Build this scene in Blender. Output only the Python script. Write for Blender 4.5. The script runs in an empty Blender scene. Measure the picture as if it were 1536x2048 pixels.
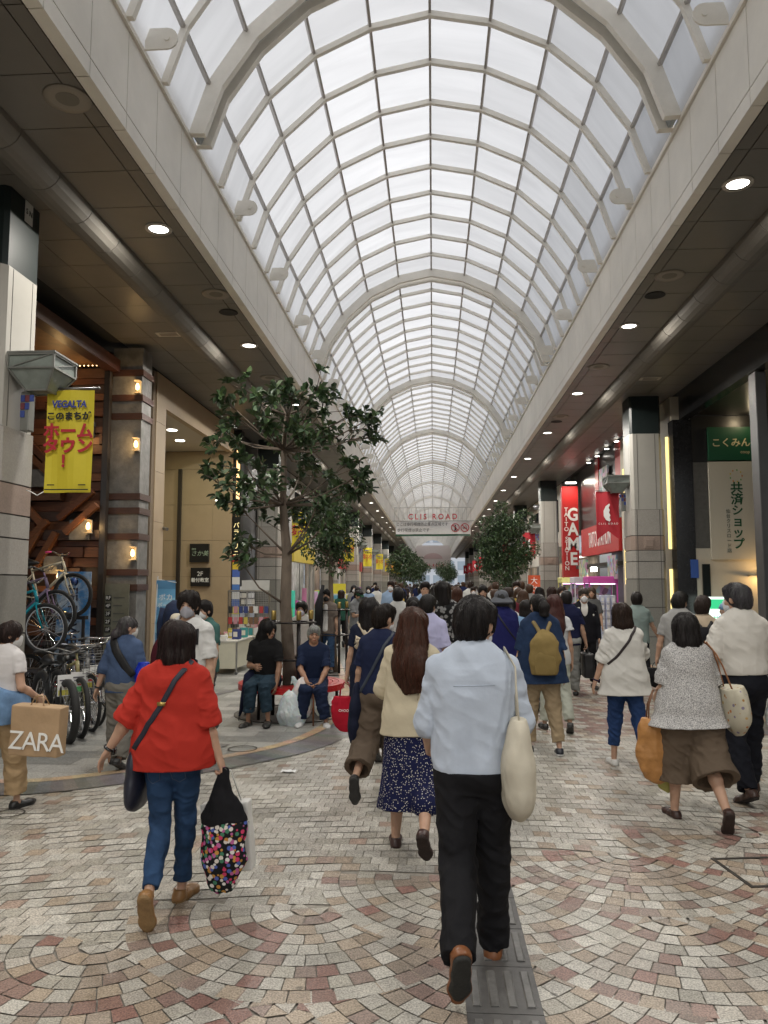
import bpy, math, random, numpy as np
from mathutils import Vector as V, Matrix
R=math.radians; PI=math.pi
SC=bpy.context.scene; COL=SC.collection
# ---------------------------------------------------------------- camera
F=1539.0; CX,CY=768.,1024.; EYE=(0.,0.,1.8); PITCH=R(5.235); YAW=R(3.63)
cd=bpy.data.cameras.new('camera'); cam=bpy.data.objects.new('camera',cd); COL.objects.link(cam)
cd.sensor_fit='VERTICAL'; cd.sensor_height=24; cd.lens=F/2048*24; cd.clip_end=2000; cd.clip_start=.05
cam.location=EYE; cam.rotation_euler=(R(90)+PITCH,0,YAW); SC.camera=cam
# ---------------------------------------------------------------- light: overcast sky, soft sun
SUN_E,SUN_A=R(62),R(205)
W=bpy.data.worlds.new('World'); SC.world=W; W.use_nodes=True
_n=W.node_tree.nodes; _l=W.node_tree.links
sky=_n.new('ShaderNodeTexSky'); sky.sky_type='NISHITA'; sky.sun_disc=False; sky.sun_elevation=SUN_E; sky.sun_rotation=SUN_A
sky.air_density=1.0; sky.dust_density=3.0; sky.ozone_density=1.0
hs=_n.new('ShaderNodeHueSaturation'); hs.inputs['Saturation'].default_value=.26
bg=_n['Background']; bg.inputs['Strength'].default_value=.15
_l.new(sky.outputs[0],hs.inputs['Color']); _l.new(hs.outputs[0],bg.inputs['Color'])
sd=bpy.data.lights.new('sun','SUN'); sd.energy=1.5; sd.angle=R(40); sd.color=(1,.97,.93)
so=bpy.data.objects.new('sun',sd); COL.objects.link(so); so.location=(0,0,40)
so.rotation_euler=(PI/2-SUN_E,0,PI-SUN_A) ; so['kind']='helper'
SC.view_settings.view_transform='Standard'; SC.view_settings.look='None'; SC.view_settings.gamma=1; SC.view_settings.use_curve_mapping=False
SC.view_settings.exposure=EXPO=.30
cy=SC.cycles; cy.max_bounces=10; cy.diffuse_bounces=5; cy.glossy_bounces=3; cy.transmission_bounces=4; cy.transparent_max_bounces=8
cy.use_denoising=True; cy.caustics_reflective=False; cy.caustics_refractive=False; cy.sample_clamp_indirect=6; cy.use_adaptive_sampling=True
LAMP=.95
# ---------------------------------------------------------------- picture ray -> place
_cr=cam.rotation_euler.to_matrix()
def ray(px,py): return _cr@V(((px-CX)/F,-(py-CY)/F,-1))
def at(px,py,Y=None,Z=None,X=None):
    d=ray(px,py); e=V(EYE)
    t=(Y-e.y)/d.y if Y is not None else (Z-e.z)/d.z if Z is not None else (X-e.x)/d.x
    return e+d*t
# ---------------------------------------------------------------- scene objects
def tag(o,label=None,cat=None,group=None,kind=None):
    if label: o['label']=label
    if cat: o['category']=cat
    if group: o['group']=group
    if kind: o['kind']=kind
    return o
def thing(name,label,cat,loc=(0,0,0),rz=0,group=None):
    o=bpy.data.objects.new(name,None); COL.objects.link(o); o.empty_display_size=.1
    o.location=loc; o.rotation_euler=(0,0,rz); return tag(o,label,cat,group)
def link(name,me,m,parent=None,col=None):
    o=bpy.data.objects.new(name,me); COL.objects.link(o)
    if parent is not None: o.parent=parent
    if m is not None and not len(me.materials):
        for k in (m if isinstance(m,(list,tuple)) else [m]): me.materials.append(k)
    if col is not None: o.color=(*col[:3],1)
    return o
def copy_tree(o,parent=None):
    c=o.copy(); COL.objects.link(c); c.parent=parent
    for ch in list(o.children): copy_tree(ch,c)
    return c
class MB:
    """collects faces for ONE mesh object"""
    def __init__(s): s.v=[]; s.f=[]; s.c=[]; s.mi=[]; s.cur=None; s.m=0
    def add(s,vs,fs):
        b=len(s.v); s.v+=[tuple(p) for p in vs]; s.f+=[tuple(i+b for i in f) for f in fs]
        s.c+=[s.cur]*len(fs); s.mi+=[s.m]*len(fs)
    def box(s,lo,hi,T=None):
        x0,y0,z0=lo; x1,y1,z1=hi
        vs=[(x0,y0,z0),(x1,y0,z0),(x1,y1,z0),(x0,y1,z0),(x0,y0,z1),(x1,y0,z1),(x1,y1,z1),(x0,y1,z1)]
        if T is not None: vs=[T@V(p) for p in vs]
        s.add(vs,[(0,3,2,1),(4,5,6,7),(0,1,5,4),(1,2,6,5),(2,3,7,6),(3,0,4,7)]); return s
    def cbox(s,c,d,T=None): return s.box([c[i]-d[i]/2 for i in range(3)],[c[i]+d[i]/2 for i in range(3)],T)
    def quad(s,a,b,c,d): s.add([a,b,c,d],[(0,1,2,3)]); return s
    def prism(s,pts,ax,lo,hi):
        """polygon pts in the plane across axis ax, from lo to hi along it"""
        n=len(pts); o=[i for i in range(3) if i!=ax]; vs=[]
        for h in (lo,hi):
            for p in pts:
                q=[0,0,0]; q[ax]=h; q[o[0]]=p[0]; q[o[1]]=p[1]; vs.append(q)
        s.add(vs,[tuple(range(n-1,-1,-1)),tuple(range(n,2*n))]+[(i,(i+1)%n,n+(i+1)%n,n+i) for i in range(n)]); return s
    def tube(s,pts,r,n=8,closed=False,up=None,q=1.0,cap=True):
        pts=[V(p) for p in pts]; N=len(pts); rs=r if isinstance(r,(list,tuple)) else [r]*N
        vs=[]; u=None
        for i,p in enumerate(pts):
            t=(pts[(i+1)%N]-pts[i-1]) if closed else (pts[min(i+1,N-1)]-pts[max(i-1,0)])
            t=t.normalized() if t.length>1e-9 else V((0,0,1))
            if up is not None: a=V(up)
            elif u is None: a=V((0,0,1)) if abs(t.z)<.9 else V((1,0,0))
            else: a=u
            u=(a-t*a.dot(t)); u=u.normalized() if u.length>1e-6 else t.orthogonal().normalized()
            w=t.cross(u)
            for k in range(n):
                an=2*PI*k/n+PI/n; vs.append(p+(u*math.cos(an)*q+w*math.sin(an))*rs[i])
        fs=[]
        for i in range(N if closed else N-1):
            j=(i+1)%N
            fs+=[(i*n+k,i*n+(k+1)%n,j*n+(k+1)%n,j*n+k) for k in range(n)]
        if not closed and cap: fs+=[tuple(range(n-1,-1,-1)),tuple((N-1)*n+k for k in range(n))]
        s.add(vs,fs); return s
    def bar(s,a,b,w,h=None,up=(0,0,1)):
        """rectangular bar from a to b"""
        a=V(a);b=V(b);t=(b-a).normalized(); u=V(up)-t*t.dot(V(up))
        u=u.normalized() if u.length>1e-6 else t.orthogonal().normalized()
        x=t.cross(u); h=w if h is None else h; x=x*w/2; u=u*h/2
        vs=[a-x-u,a+x-u,a+x+u,a-x+u,b-x-u,b+x-u,b+x+u,b-x+u]
        s.add(vs,[(0,3,2,1),(4,5,6,7),(0,1,5,4),(1,2,6,5),(2,3,7,6),(3,0,4,7)]); return s
    def lathe(s,prof,c=(0,0,0),n=24,T=None):
        vs=[];fs=[]
        for (r,z) in prof:
            for k in range(n):
                p=V((r*math.cos(2*PI*k/n),r*math.sin(2*PI*k/n),z)); p=(T@p) if T is not None else p
                vs.append(p+V(c))
        for i in range(len(prof)-1):
            fs+=[(i*n+k,i*n+(k+1)%n,(i+1)*n+(k+1)%n,(i+1)*n+k) for k in range(n)]
        if prof[0][0]<.06: fs.append(tuple(range(n-1,-1,-1)))
        if prof[-1][0]<.06: fs.append(tuple((len(prof)-1)*n+k for k in range(n)))
        s.add(vs,fs); return s
    def mesh(s,name,smooth=False):
        me=bpy.data.meshes.new(name); me.from_pydata(s.v,[],s.f)
        if any(c is not None for c in s.c):
            ca=me.color_attributes.new('Col','FLOAT_COLOR','CORNER')
            a=[]
            for f,c in zip(s.f,s.c):
                a+=[*(c or (1,1,1)),1]*len(f)
            ca.data.foreach_set('color',np.array(a,dtype=np.float32))
        if any(s.mi): me.polygons.foreach_set('material_index',s.mi)
        if smooth: me.polygons.foreach_set('use_smooth',[True]*len(s.f))
        me.update(); return me
    def build(s,name,m,parent=None,smooth=False,col=None,bevel=0):
        o=link(name,s.mesh(name,smooth),m,parent,col)
        if bevel:
            b=o.modifiers.new('bevel','BEVEL'); b.width=bevel; b.segments=2; b.limit_method='ANGLE'
        if smooth=='auto':
            pass
        return o
def struct(name,mb,m,smooth=False): return tag(mb.build(name,m,None,smooth),kind='structure')
# ---------------------------------------------------------------- materials
MATS={}
def mat(name,color=(.5,.5,.5),rough=.6,metal=0,var=0,vscale=6,bump=0,bscale=40,bdist=.01,objcol=False,attr=False,emit=None,spec=.5,stretch=None,sheen=0,dirt=0,coat=0):
    if name in MATS: return MATS[name]
    m=bpy.data.materials.new(name); m.use_nodes=True; nt=m.node_tree; n=nt.nodes; l=nt.links; b=n['Principled BSDF']
    b.inputs['Roughness'].default_value=rough; b.inputs['Metallic'].default_value=metal
    b.inputs['Specular IOR Level'].default_value=spec
    if sheen: b.inputs['Sheen Weight'].default_value=sheen; b.inputs['Sheen Roughness'].default_value=.6
    if coat: b.inputs['Coat Weight'].default_value=coat; b.inputs['Coat Roughness'].default_value=.05
    tc=n.new('ShaderNodeTexCoord'); vec=tc.outputs['Object']
    if stretch:
        mp=n.new('ShaderNodeMapping'); mp.inputs['Scale'].default_value=stretch; l.new(vec,mp.inputs['Vector']); vec=mp.outputs[0]
    if objcol: c=n.new('ShaderNodeObjectInfo').outputs['Color']
    elif attr: a=n.new('ShaderNodeAttribute'); a.attribute_name='Col'; c=a.outputs['Color']
    else: g=n.new('ShaderNodeRGB'); g.outputs[0].default_value=(*color,1); c=g.outputs[0]
    m['nodes']=0
    def vary(c,scale,amt,detail=5):
        t=n.new('ShaderNodeTexNoise'); t.inputs['Scale'].default_value=scale; t.inputs['Detail'].default_value=detail; t.inputs['Roughness'].default_value=.65
        l.new(vec,t.inputs['Vector'])
        r=n.new('ShaderNodeMapRange'); r.inputs[1].default_value=.3; r.inputs[2].default_value=.7; r.inputs[3].default_value=1-amt; r.inputs[4].default_value=1+amt
        l.new(t.outputs['Fac'],r.inputs[0])
        mx=n.new('ShaderNodeVectorMath'); mx.operation='SCALE'; l.new(c,mx.inputs[0]); l.new(r.outputs[0],mx.inputs['Scale']); return mx.outputs[0]
    if var: c=vary(c,vscale,var)
    if dirt: c=vary(c,.6,dirt,8)
    if emit is None or emit is True:
        l.new(c,b.inputs['Base Color'])
    if emit:
        l.new(c,b.inputs['Emission Color']); b.inputs['Emission Strength'].default_value=emit if emit is not True else 1
        if emit is not True: b.inputs['Base Color'].default_value=(.02,.02,.02,1)
    if bump:
        t=n.new('ShaderNodeTexNoise'); t.inputs['Scale'].default_value=bscale; t.inputs['Detail'].default_value=4; l.new(vec,t.inputs['Vector'])
        bp=n.new('ShaderNodeBump'); bp.inputs['Strength'].default_value=bump; bp.inputs['Distance'].default_value=bdist
        l.new(t.outputs['Fac'],bp.inputs['Height']); l.new(bp.outputs[0],b.inputs['Normal'])
    MATS[name]=m; return m
def emis(name,color,strength):
    if name in MATS: return MATS[name]
    m=bpy.data.materials.new(name); m.use_nodes=True; n=m.node_tree.nodes; n.clear()
    e=n.new('ShaderNodeEmission'); e.inputs[0].default_value=(*color,1); e.inputs[1].default_value=strength
    o=n.new('ShaderNodeOutputMaterial'); m.node_tree.links.new(e.outputs[0],o.inputs[0]); MATS[name]=m; return m
def nodes_of(m): return m.node_tree.nodes,m.node_tree.links,m.node_tree.nodes['Principled BSDF']
def srgb(*c):
    return tuple(((x/255)/12.92 if x<=10 else ((x/255+.055)/1.055)**2.4) for x in c)
PAINT=mat('painted_panel',objcol=True,rough=.5,var=.05,vscale=3,dirt=.12)
MATTE=mat('matte_surface',objcol=True,rough=.8,var=.05,vscale=8)
GLOSS=mat('gloss_surface',objcol=True,rough=.22,var=.03)
METAL=mat('brushed_metal',objcol=True,rough=.35,metal=.9,var=.08,vscale=12)
PRINT=mat('printed_sheet',attr=True,rough=.6,var=.04,vscale=5)
GLASS=None
# ---------------------------------------------------------------- lettering
_cache={}
def letters(body,size,m,parent,loc,rot=(PI/2,0,0),col=None,align='CENTER',ext=.002,bold=0,name='lettering',sx=1.,shear=0,sp=1.):
    key=(body,size,align,ext,bold,sx,shear,sp)
    me=_cache.get(key)
    if me is None:
        c=bpy.data.curves.new('lettering','FONT'); c.body=body; c.size=size; c.align_x=align; c.align_y='CENTER'; c.extrude=ext; c.offset=bold; c.shear=shear; c.space_character=sp
        c.resolution_u=3; c.space_line=.95
        o=bpy.data.objects.new('lettering',c); COL.objects.link(o); dg=bpy.context.evaluated_depsgraph_get()
        me=bpy.data.meshes.new_from_object(o.evaluated_get(dg)); bpy.data.objects.remove(o); bpy.data.curves.remove(c)
        if sx!=1:
            for v in me.vertices: v.co.x*=sx
        _cache[key]=me
    me2=me if (not len(me.materials) or me.materials[0]==m) else me.copy()
    if me2 is not me: me2.materials.clear()
    o=link(name,me2,m,parent,col); o.location=loc; o.rotation_euler=rot; return o
FACE_CAM=(PI/2,0,0)          # lettering that faces -Y
FACE_R=(PI/2,0,PI/2)         # on a left wall, faces +X
FACE_L=(PI/2,0,-PI/2)        # on a right wall, faces -X
rnd=random.Random(7)
# ================================================================ GROUND
ZS=6.04; XI=2.83; XF=5.5       # soffit height, half width of the roof opening, shop line
def catmull(P,n=8):
    out=[];P=[np.array(p,float) for p in P]
    for i in range(len(P)-1):
        a=P[max(i-1,0)];b=P[i];c=P[i+1];d=P[min(i+2,len(P)-1)]
        for k in range(n):
            t=k/n; out.append(.5*((2*b)+(c-a)*t+(2*a-5*b+4*c-d)*t*t+(3*b-a-3*c+d)*t**3))
    out.append(P[-1]); return np.array(out)
EDGE_L=catmull([(-9,6.3),(-5,6.42),(-3.55,6.5),(-2.72,6.95),(-2.1,7.42),(-1.35,8.3),(-.98,9.3),(-.85,10.4),(-.86,11.6),(-1.0,13),(-1.6,17),(-2.5,22.5),(-3.0,30),(-3.1,60),(-3.1,150)])
EDGE_R=catmull([(9,2),(6.2,6),(4.6,7.6),(3.95,9.5),(3.85,12),(4.02,14.6),(4.2,18),(4.0,24),(3.4,32),(3.1,60),(3.1,150)])
def xl(y): return np.interp(y,EDGE_L[:,1],EDGE_L[:,0]) if y>6.3 else -99
def xr(y): return np.interp(y,EDGE_R[:,1],EDGE_R[:,0]) if y>2 else 99
STONE=mat('paving_stone',attr=True,rough=.4,bump=.35,bscale=200,bdist=.002,var=.1,vscale=9,dirt=.2,spec=.45)
n,l,b=nodes_of(STONE)
_t=n.new('ShaderNodeTexNoise'); _t.inputs['Scale'].default_value=120; _t.inputs['Detail'].default_value=2
_tc=n.new('ShaderNodeTexCoord'); l.new(_tc.outputs['Object'],_t.inputs['Vector'])
_r=n.new('ShaderNodeMapRange'); _r.inputs[1].default_value=.36; _r.inputs[2].default_value=.64; _r.inputs[3].default_value=.62; _r.inputs[4].default_value=1.28; l.new(_t.outputs['Fac'],_r.inputs[0])
_m=n.new('ShaderNodeVectorMath'); _m.operation='SCALE'; _src=b.inputs['Base Color'].links[0].from_socket
l.new(_src,_m.inputs[0]); l.new(_r.outputs[0],_m.inputs['Scale']); _v=n.new('ShaderNodeTexVoronoi'); _v.inputs['Scale'].default_value=2.6; l.new(_tc.outputs['Object'],_v.inputs['Vector'])
_q=n.new('ShaderNodeMapRange'); _q.inputs[1].default_value=.035; _q.inputs[2].default_value=.06; _q.inputs[3].default_value=.45; _q.inputs[4].default_value=1; l.new(_v.outputs['Distance'],_q.inputs[0])
_m2=n.new('ShaderNodeVectorMath'); _m2.operation='SCALE'; l.new(_m.outputs[0],_m2.inputs[0]); l.new(_q.outputs[0],_m2.inputs['Scale']); l.new(_m2.outputs[0],b.inputs['Base Color'])
GROUT=mat('grout',(.25,.23,.20),.9,var=.2,vscale=30)
g=MB(); g.quad((-300,-300,-.03),(300,-300,-.03),(300,600,-.03),(-300,600,-.03)); struct('ground',g,mat('asphalt',(.10,.10,.10),.9,var=.2,vscale=20))
g=MB(); g.quad((-12,-12,0),(12,-12,0),(12,160,0),(-12,160,0)); struct('street_bed',g,GROUT)
LIGHT=[(.47,.45,.40),(.43,.41,.365),(.52,.50,.45),(.45,.42,.37),(.38,.36,.31)]
TAN=[(.36,.29,.22),(.40,.33,.255),(.32,.265,.215)]
RED=[(.27,.155,.13),(.245,.15,.125),(.29,.195,.165),(.27,.205,.175)]
def stone_col(zone,r):
    q=r.random()
    if zone=='fan': c=r.choice(LIGHT) if q<.50 else r.choice(TAN) if q<.80 else r.choice(RED)
    elif zone=='bond': c=r.choice(LIGHT) if q<.87 else r.choice(TAN) if q<.97 else (.36,.27,.22)
    else: c=r.choice(LIGHT) if q<.34 else r.choice(TAN) if q<.62 else r.choice(RED)
    k=r.uniform(.78,.98); return tuple(x*k for x in c)
def inset(q,e,r):
    c=[sum(p[i] for p in q)/4 for i in (0,1)]; o=[]
    for p in q:
        dx,dy=c[0]-p[0],c[1]-p[1]; L=math.hypot(dx,dy); k=e*1.35/L*r.uniform(.6,1.5); o.append((p[0]+dx*k,p[1]+dy*k))
    return o
rs=random.Random(3)
FR=.97                                     # fan radius: overlapping scallops of concentric sett rings, opening toward the camera
FC=[]
for j in range(-4,30):
    for i in range(-5,6):
        x=.28+(i+.5*(j%2))*2*FR; y=1.0+j*FR/2
        if y<5.42+.42*max(-5,min(x-.28,3.2)) and -6.5<x<7.5: FC.append((x,y,j))
def in_fan(x,y,m=.0): return any((x-a)**2+(y-c)**2<(FR-m)**2 and y<c+.05 for a,c,_ in FC)
fan=MB()
for (a0,c0,j) in FC:
    up=[(a,c) for a,c,q in FC if q>j and abs(a-a0)<2*FR and c-c0<2*FR]
    for k in range(9):
        r0=k*FR/9; r1=r0+FR/9; n=max(3,round(PI*(r0+r1)/2/.102)); off=rs.uniform(-.3,.3)
        for i in range(n+1):
            t0=PI+PI*(i-.5+off)/n; t1=t0+PI/n; q=[(a0+r*math.cos(t),c0+r*math.sin(t)) for t,r in ((t0,r1),(t1,r1),(t1,max(r0,.004)),(t0,max(r0,.004)))]
            cx=sum(p_[0] for p_ in q)/4; cy_=sum(p_[1] for p_ in q)/4
            if any((cx-a)**2+(cy_-c)**2<(FR-.062)**2 and cy_<c+.02 for a,c in up): continue
            if cy_<.5 or cx<xl(cy_)+.02 or cx>xr(cy_)-.02: continue
            q=inset(q,.0030,rs); z=.0066+.00042*max(j,0)+rs.uniform(-.0001,.0001); fan.cur=stone_col('fan',rs)
            fan.quad(*[(p_[0],p_[1],z+rs.uniform(-.00005,.00005)) for p_ in q])
struct('fan_paving',fan,STONE)
bond=MB(); pw,pd=.118,.126
for j in range(0,270):
    for i in range(-56,57):
        q=[]
        sh=pw/2*(j%2)
        for (a,c) in ((0,0),(1,0),(1,1),(0,1)):
            x=(i+a)*pw+sh; yb=1.2+(j+c)*pd
            q.append((x,yb-.055*min(x*x,9)+.012*math.sin(x*7+j)))
        cx=sum(a[0] for a in q)/4; cy_=sum(a[1] for a in q)/4
        if cy_<1.5 or cx<xl(cy_)-.05 or cx>xr(cy_)+.05 or (cy_<7.5 and in_fan(cx,cy_,.05)): continue
        zone='mix' if 9.6+.4*math.sin(cx*2.4)<cy_<14.8 or 20<cy_<25 else 'bond'
        bond.cur=stone_col(zone,rs); z=.0052+rs.uniform(-.0008,.0008)
        bond.quad(*[(a[0],a[1],z) for a in inset(q,.0034,rs)])
struct('sett_paving',bond,STONE)
# far paving as one sheet with a brick pattern
FARP=mat('far_paving',(.45,.41,.35),.5,var=.12,vscale=1.2)
n,l,b=nodes_of(FARP); br=n.new('ShaderNodeTexBrick'); br.inputs['Color1'].default_value=(.52,.47,.40,1); br.inputs['Color2'].default_value=(.36,.28,.22,1); br.inputs['Mortar'].default_value=(.22,.2,.17,1)
br.inputs['Scale'].default_value=1; br.inputs['Brick Width'].default_value=.15; br.inputs['Row Height'].default_value=.15; br.inputs['Mortar Size'].default_value=.008
_tc=n.new('ShaderNodeTexCoord'); l.new(_tc.outputs['Object'],br.inputs['Vector']); l.new(br.outputs['Color'],b.inputs['Base Color'])
g=MB(); g.quad((-3.4,34.0,.004),(3.4,34.0,.004),(3.4,160,.004),(-3.4,160,.004)); struct('far_street',g,FARP)
# grey stone pavements either side
tl=MB(); GR=[(.30,.30,.28),(.335,.33,.31),(.265,.265,.25),(.31,.305,.29),(.23,.23,.22)]
for sgn in (-1,1):
    for j in range(150):
        y0=(1 if sgn>0 else 5.8)+j*.3; 
        for i in range(26):
            x0=(i*.6+(.3 if j%2 else 0)); a=sgn*x0; bb=sgn*(x0+.6); cx=(a+bb)/2; cy_=y0+.15
            if sgn<0 and not (cx<xl(cy_)-.12): continue
            if sgn>0 and not (cx>xr(cy_)+.12): continue
            if abs(cx)>8.5: continue
            k=rs.uniform(.92,1.08); tl.cur=tuple(c*k for c in rs.choice(GR if rs.random()<.9 else [(.42,.41,.39)]))
            xa,xb=sorted((a,bb)); z=.004
            tl.quad((xa+.003,y0+.003,z),(xb-.003,y0+.003,z),(xb-.003,y0+.297,z),(xa+.003,y0+.297,z))
struct('pavement',tl,STONE)
def strip(E,sgn,a,bw,z,cols,seg=3,ymax=45):
    m=MB(); L=[]
    for i in range(len(E)):
        t=E[min(i+1,len(E)-1)]-E[max(i-1,0)]; t=t/np.linalg.norm(t); nn=np.array([-t[1],t[0]])*sgn
        L.append((E[i]+nn*a,E[i]+nn*(a+bw)))
    for i in range(len(L)-1):
        if L[i][0][1]>ymax: break
        m.cur=tuple(c*rs.uniform(.9,1.1) for c in rs.choice(cols))
        m.quad((*L[i][0],z),(*L[i+1][0],z),(*L[i+1][1],z),(*L[i][1],z))
    return m
DK=[(.15,.15,.145),(.17,.17,.165),(.135,.135,.13)]; TN=[(.42,.30,.2),(.38,.27,.18),(.46,.34,.23)]
struct('kerb_band_dark',strip(EDGE_L,1,-.01,.4,.0125,DK),STONE); struct('kerb_band_tan',strip(EDGE_L,1,.4,.13,.0135,TN),STONE)
struct('kerb_band_dark',strip(EDGE_R,-1,-.01,.4,.0125,DK),STONE); struct('kerb_band_tan',strip(EDGE_R,-1,.4,.13,.0135,TN),STONE)
ring=np.array([(-1.95+1.75*math.cos(t),11.3+2.9*math.sin(t)) for t in np.linspace(R(115),R(258),40)])
struct('island_band',strip(ring,1,0,.16,.0105,DK),STONE)
# tactile strip
t=thing('tactile_paving','dark grey ribbed guide strip set in the paving under the walking man','tactile paving',(.29,0,0))
m=MB(); 
for i in range(70): m.box((-.16,1+i*.4+.003,.006),(.16,1.397+i*.4,.014))
m.build('strip_tile',mat('tactile_rubber',(.075,.073,.072),.42,var=.25,vscale=14,bump=.2,bscale=90,bdist=.003),t)
m=MB()
for i in range(70):
    for x in (-.115,-.038,.038,.115):
        m.prism([(x-.021,.0135),(x+.021,.0135),(x+.014,.0195),(x-.014,.0195)],1,1.05+i*.4,1.35+i*.4)
tag(m.build('guide_bar',mat('tactile_worn',(.13,.128,.125),.38,var=.3,vscale=20),t),kind='stuff')
# manhole frame and covers
def cover(lab,c,r):
    t=thing('manhole_cover',lab,'manhole cover',(*c,.0))
    m=MB(); m.lathe([(r,.014),(r,.0165),(r*.9,.0165),(r*.9,.0145)],n=40); m.build('cover_rim',mat('cast_iron',(.06,.055,.05),.5,metal=.5,var=.3,vscale=20),t)
    m=MB(); m.lathe([(r*.89,.014),(r*.88,.0152)],n=40); m.build('cover_plate',mat('cast_plate',(.12,.115,.11),.6,var=.3,vscale=30,bump=.5,bscale=60),t)
p=at(1500,1745,Z=0)
t=thing('inlaid_hatch','rectangular paved hatch with dark metal rim at the right edge of the setts','hatch',(p.x+.16,p.y,0),R(8))
m=MB(); a,bb,w=.3,.24,.022
for lo,hi in (((-a,-bb),(a,-bb+w)),((-a,bb-w),(a,bb)),((-a,-bb+w),(-a+w,bb-w)),((a-w,-bb+w),(a,bb-w))): m.box((*lo,.011),(*hi,.0165))
m.build('hatch_rim',mat('cast_iron',(.06,.055,.05),.5,metal=.5,var=.3,vscale=20),t)
p=at(485,1500,Z=0); cover('round brown manhole cover on the grey pavement beside the red blouse woman',(p.x,p.y),.16)
p=at(20,1630,Z=0); cover('small iron cover in the setts by the tan trousers at left edge',(p.x,p.y),.11)
p=at(575,1546,Z=0); m=MB(); 
for i in range(5):
    for j in range(4):
        f=lambda a,c:(p.x-.06+a*.028+.006*math.sin(c*3),p.y-.04+c*.02,.012+.014*abs(math.sin(a*1.9+c*1.3)))
        m.quad(f(i,j),f(i+1,j),f(i+1,j+1),f(i,j+1))
tag(m.build('paper_scrap',mat('white_paper',(.8,.8,.8),.8),None,True),'crumpled white paper scrap lying on the setts','litter')
# ================================================================ ROOF
PROF=[(2.83,7.02),(2.625,7.64),(2.19,8.29),(1.57,8.86),(.81,9.22),(0,9.38)]
PROF=PROF+[(-x,z) for x,z in PROF[-2::-1]]
RIB=.94
IVORY=mat('ivory_paint',(.82,.785,.71),.45,var=.06,vscale=4,dirt=.08); STEEL=mat('steel_purlin',(.40,.375,.35),.4,metal=.3,var=.1)
GUT=mat('gutter_steel',(.34,.37,.38),.4,metal=.3,var=.08)
GLZ=bpy.data.materials.new('frosted_glazing'); GLZ.use_nodes=True; n=GLZ.node_tree.nodes; l=GLZ.node_tree.links; n.clear()
_o=n.new('ShaderNodeOutputMaterial'); _tr=n.new('ShaderNodeBsdfTranslucent'); _df=n.new('ShaderNodeBsdfDiffuse'); _gl=n.new('ShaderNodeBsdfGlossy'); _gl.inputs['Roughness'].default_value=.25
_a=n.new('ShaderNodeAttribute'); _a.attribute_name='Col'
_tc=n.new('ShaderNodeTexCoord'); _mp=n.new('ShaderNodeMapping'); _mp.inputs['Scale'].default_value=(.5,2.4,.5); l.new(_tc.outputs['Object'],_mp.inputs['Vector'])
_t=n.new('ShaderNodeTexNoise'); _t.inputs['Scale'].default_value=1.2; _t.inputs['Detail'].default_value=6; _t.inputs['Distortion'].default_value=.8; l.new(_mp.outputs[0],_t.inputs['Vector'])
_r=n.new('ShaderNodeMapRange'); _r.inputs[1].default_value=.3; _r.inputs[2].default_value=.75; _r.inputs[3].default_value=.88; _r.inputs[4].default_value=1.05; l.new(_t.outputs['Fac'],_r.inputs[0])
_m=n.new('ShaderNodeVectorMath'); _m.operation='SCALE'; l.new(_a.outputs['Color'],_m.inputs[0]); l.new(_r.outputs[0],_m.inputs['Scale'])
l.new(_m.outputs[0],_tr.inputs[0]); _df.inputs[0].default_value=(.7,.7,.72,1)
_x=n.new('ShaderNodeMixShader'); _x.inputs[0].default_value=.12; l.new(_tr.outputs[0],_x.inputs[1]); l.new(_df.outputs[0],_x.inputs[2])
_x2=n.new('ShaderNodeMixShader'); _x2.inputs[0].default_value=.04; l.new(_x.outputs[0],_x2.inputs[1]); l.new(_gl.outputs[0],_x2.inputs[2]); l.new(_x2.outputs[0],_o.inputs[0])
def arch_bar(w,d,off=0,lift=0):
    m=MB(); P=[V((x,0,z)) for x,z in PROF]; c=V((0,0,6.9))
    IN=[p+(c-p).normalized()*(off+d) for p in P]; OUT=[p+(c-p).normalized()*off for p in P]
    vs=[];fs=[]
    for a,o in zip(IN,OUT):
        vs+=[a-V((0,w/2,0)),a+V((0,w/2,0)),o+V((0,w/2,0)),o-V((0,w/2,0))]
    for i in range(len(P)-1):
        for k in range(4): fs.append((i*4+k,i*4+(k+1)%4,(i+1)*4+(k+1)%4,(i+1)*4+k))
    fs+=[(3,2,1,0),tuple(len(vs)-4+k for k in range(4))]
    m.add(vs,fs); return m.mesh('rib')
rib_me=arch_bar(.066,.075,.012); gut_me=arch_bar(.15,.05,.05); ringrib_me=arch_bar(.09,.19,.012)
rg=random.Random(11)
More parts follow.
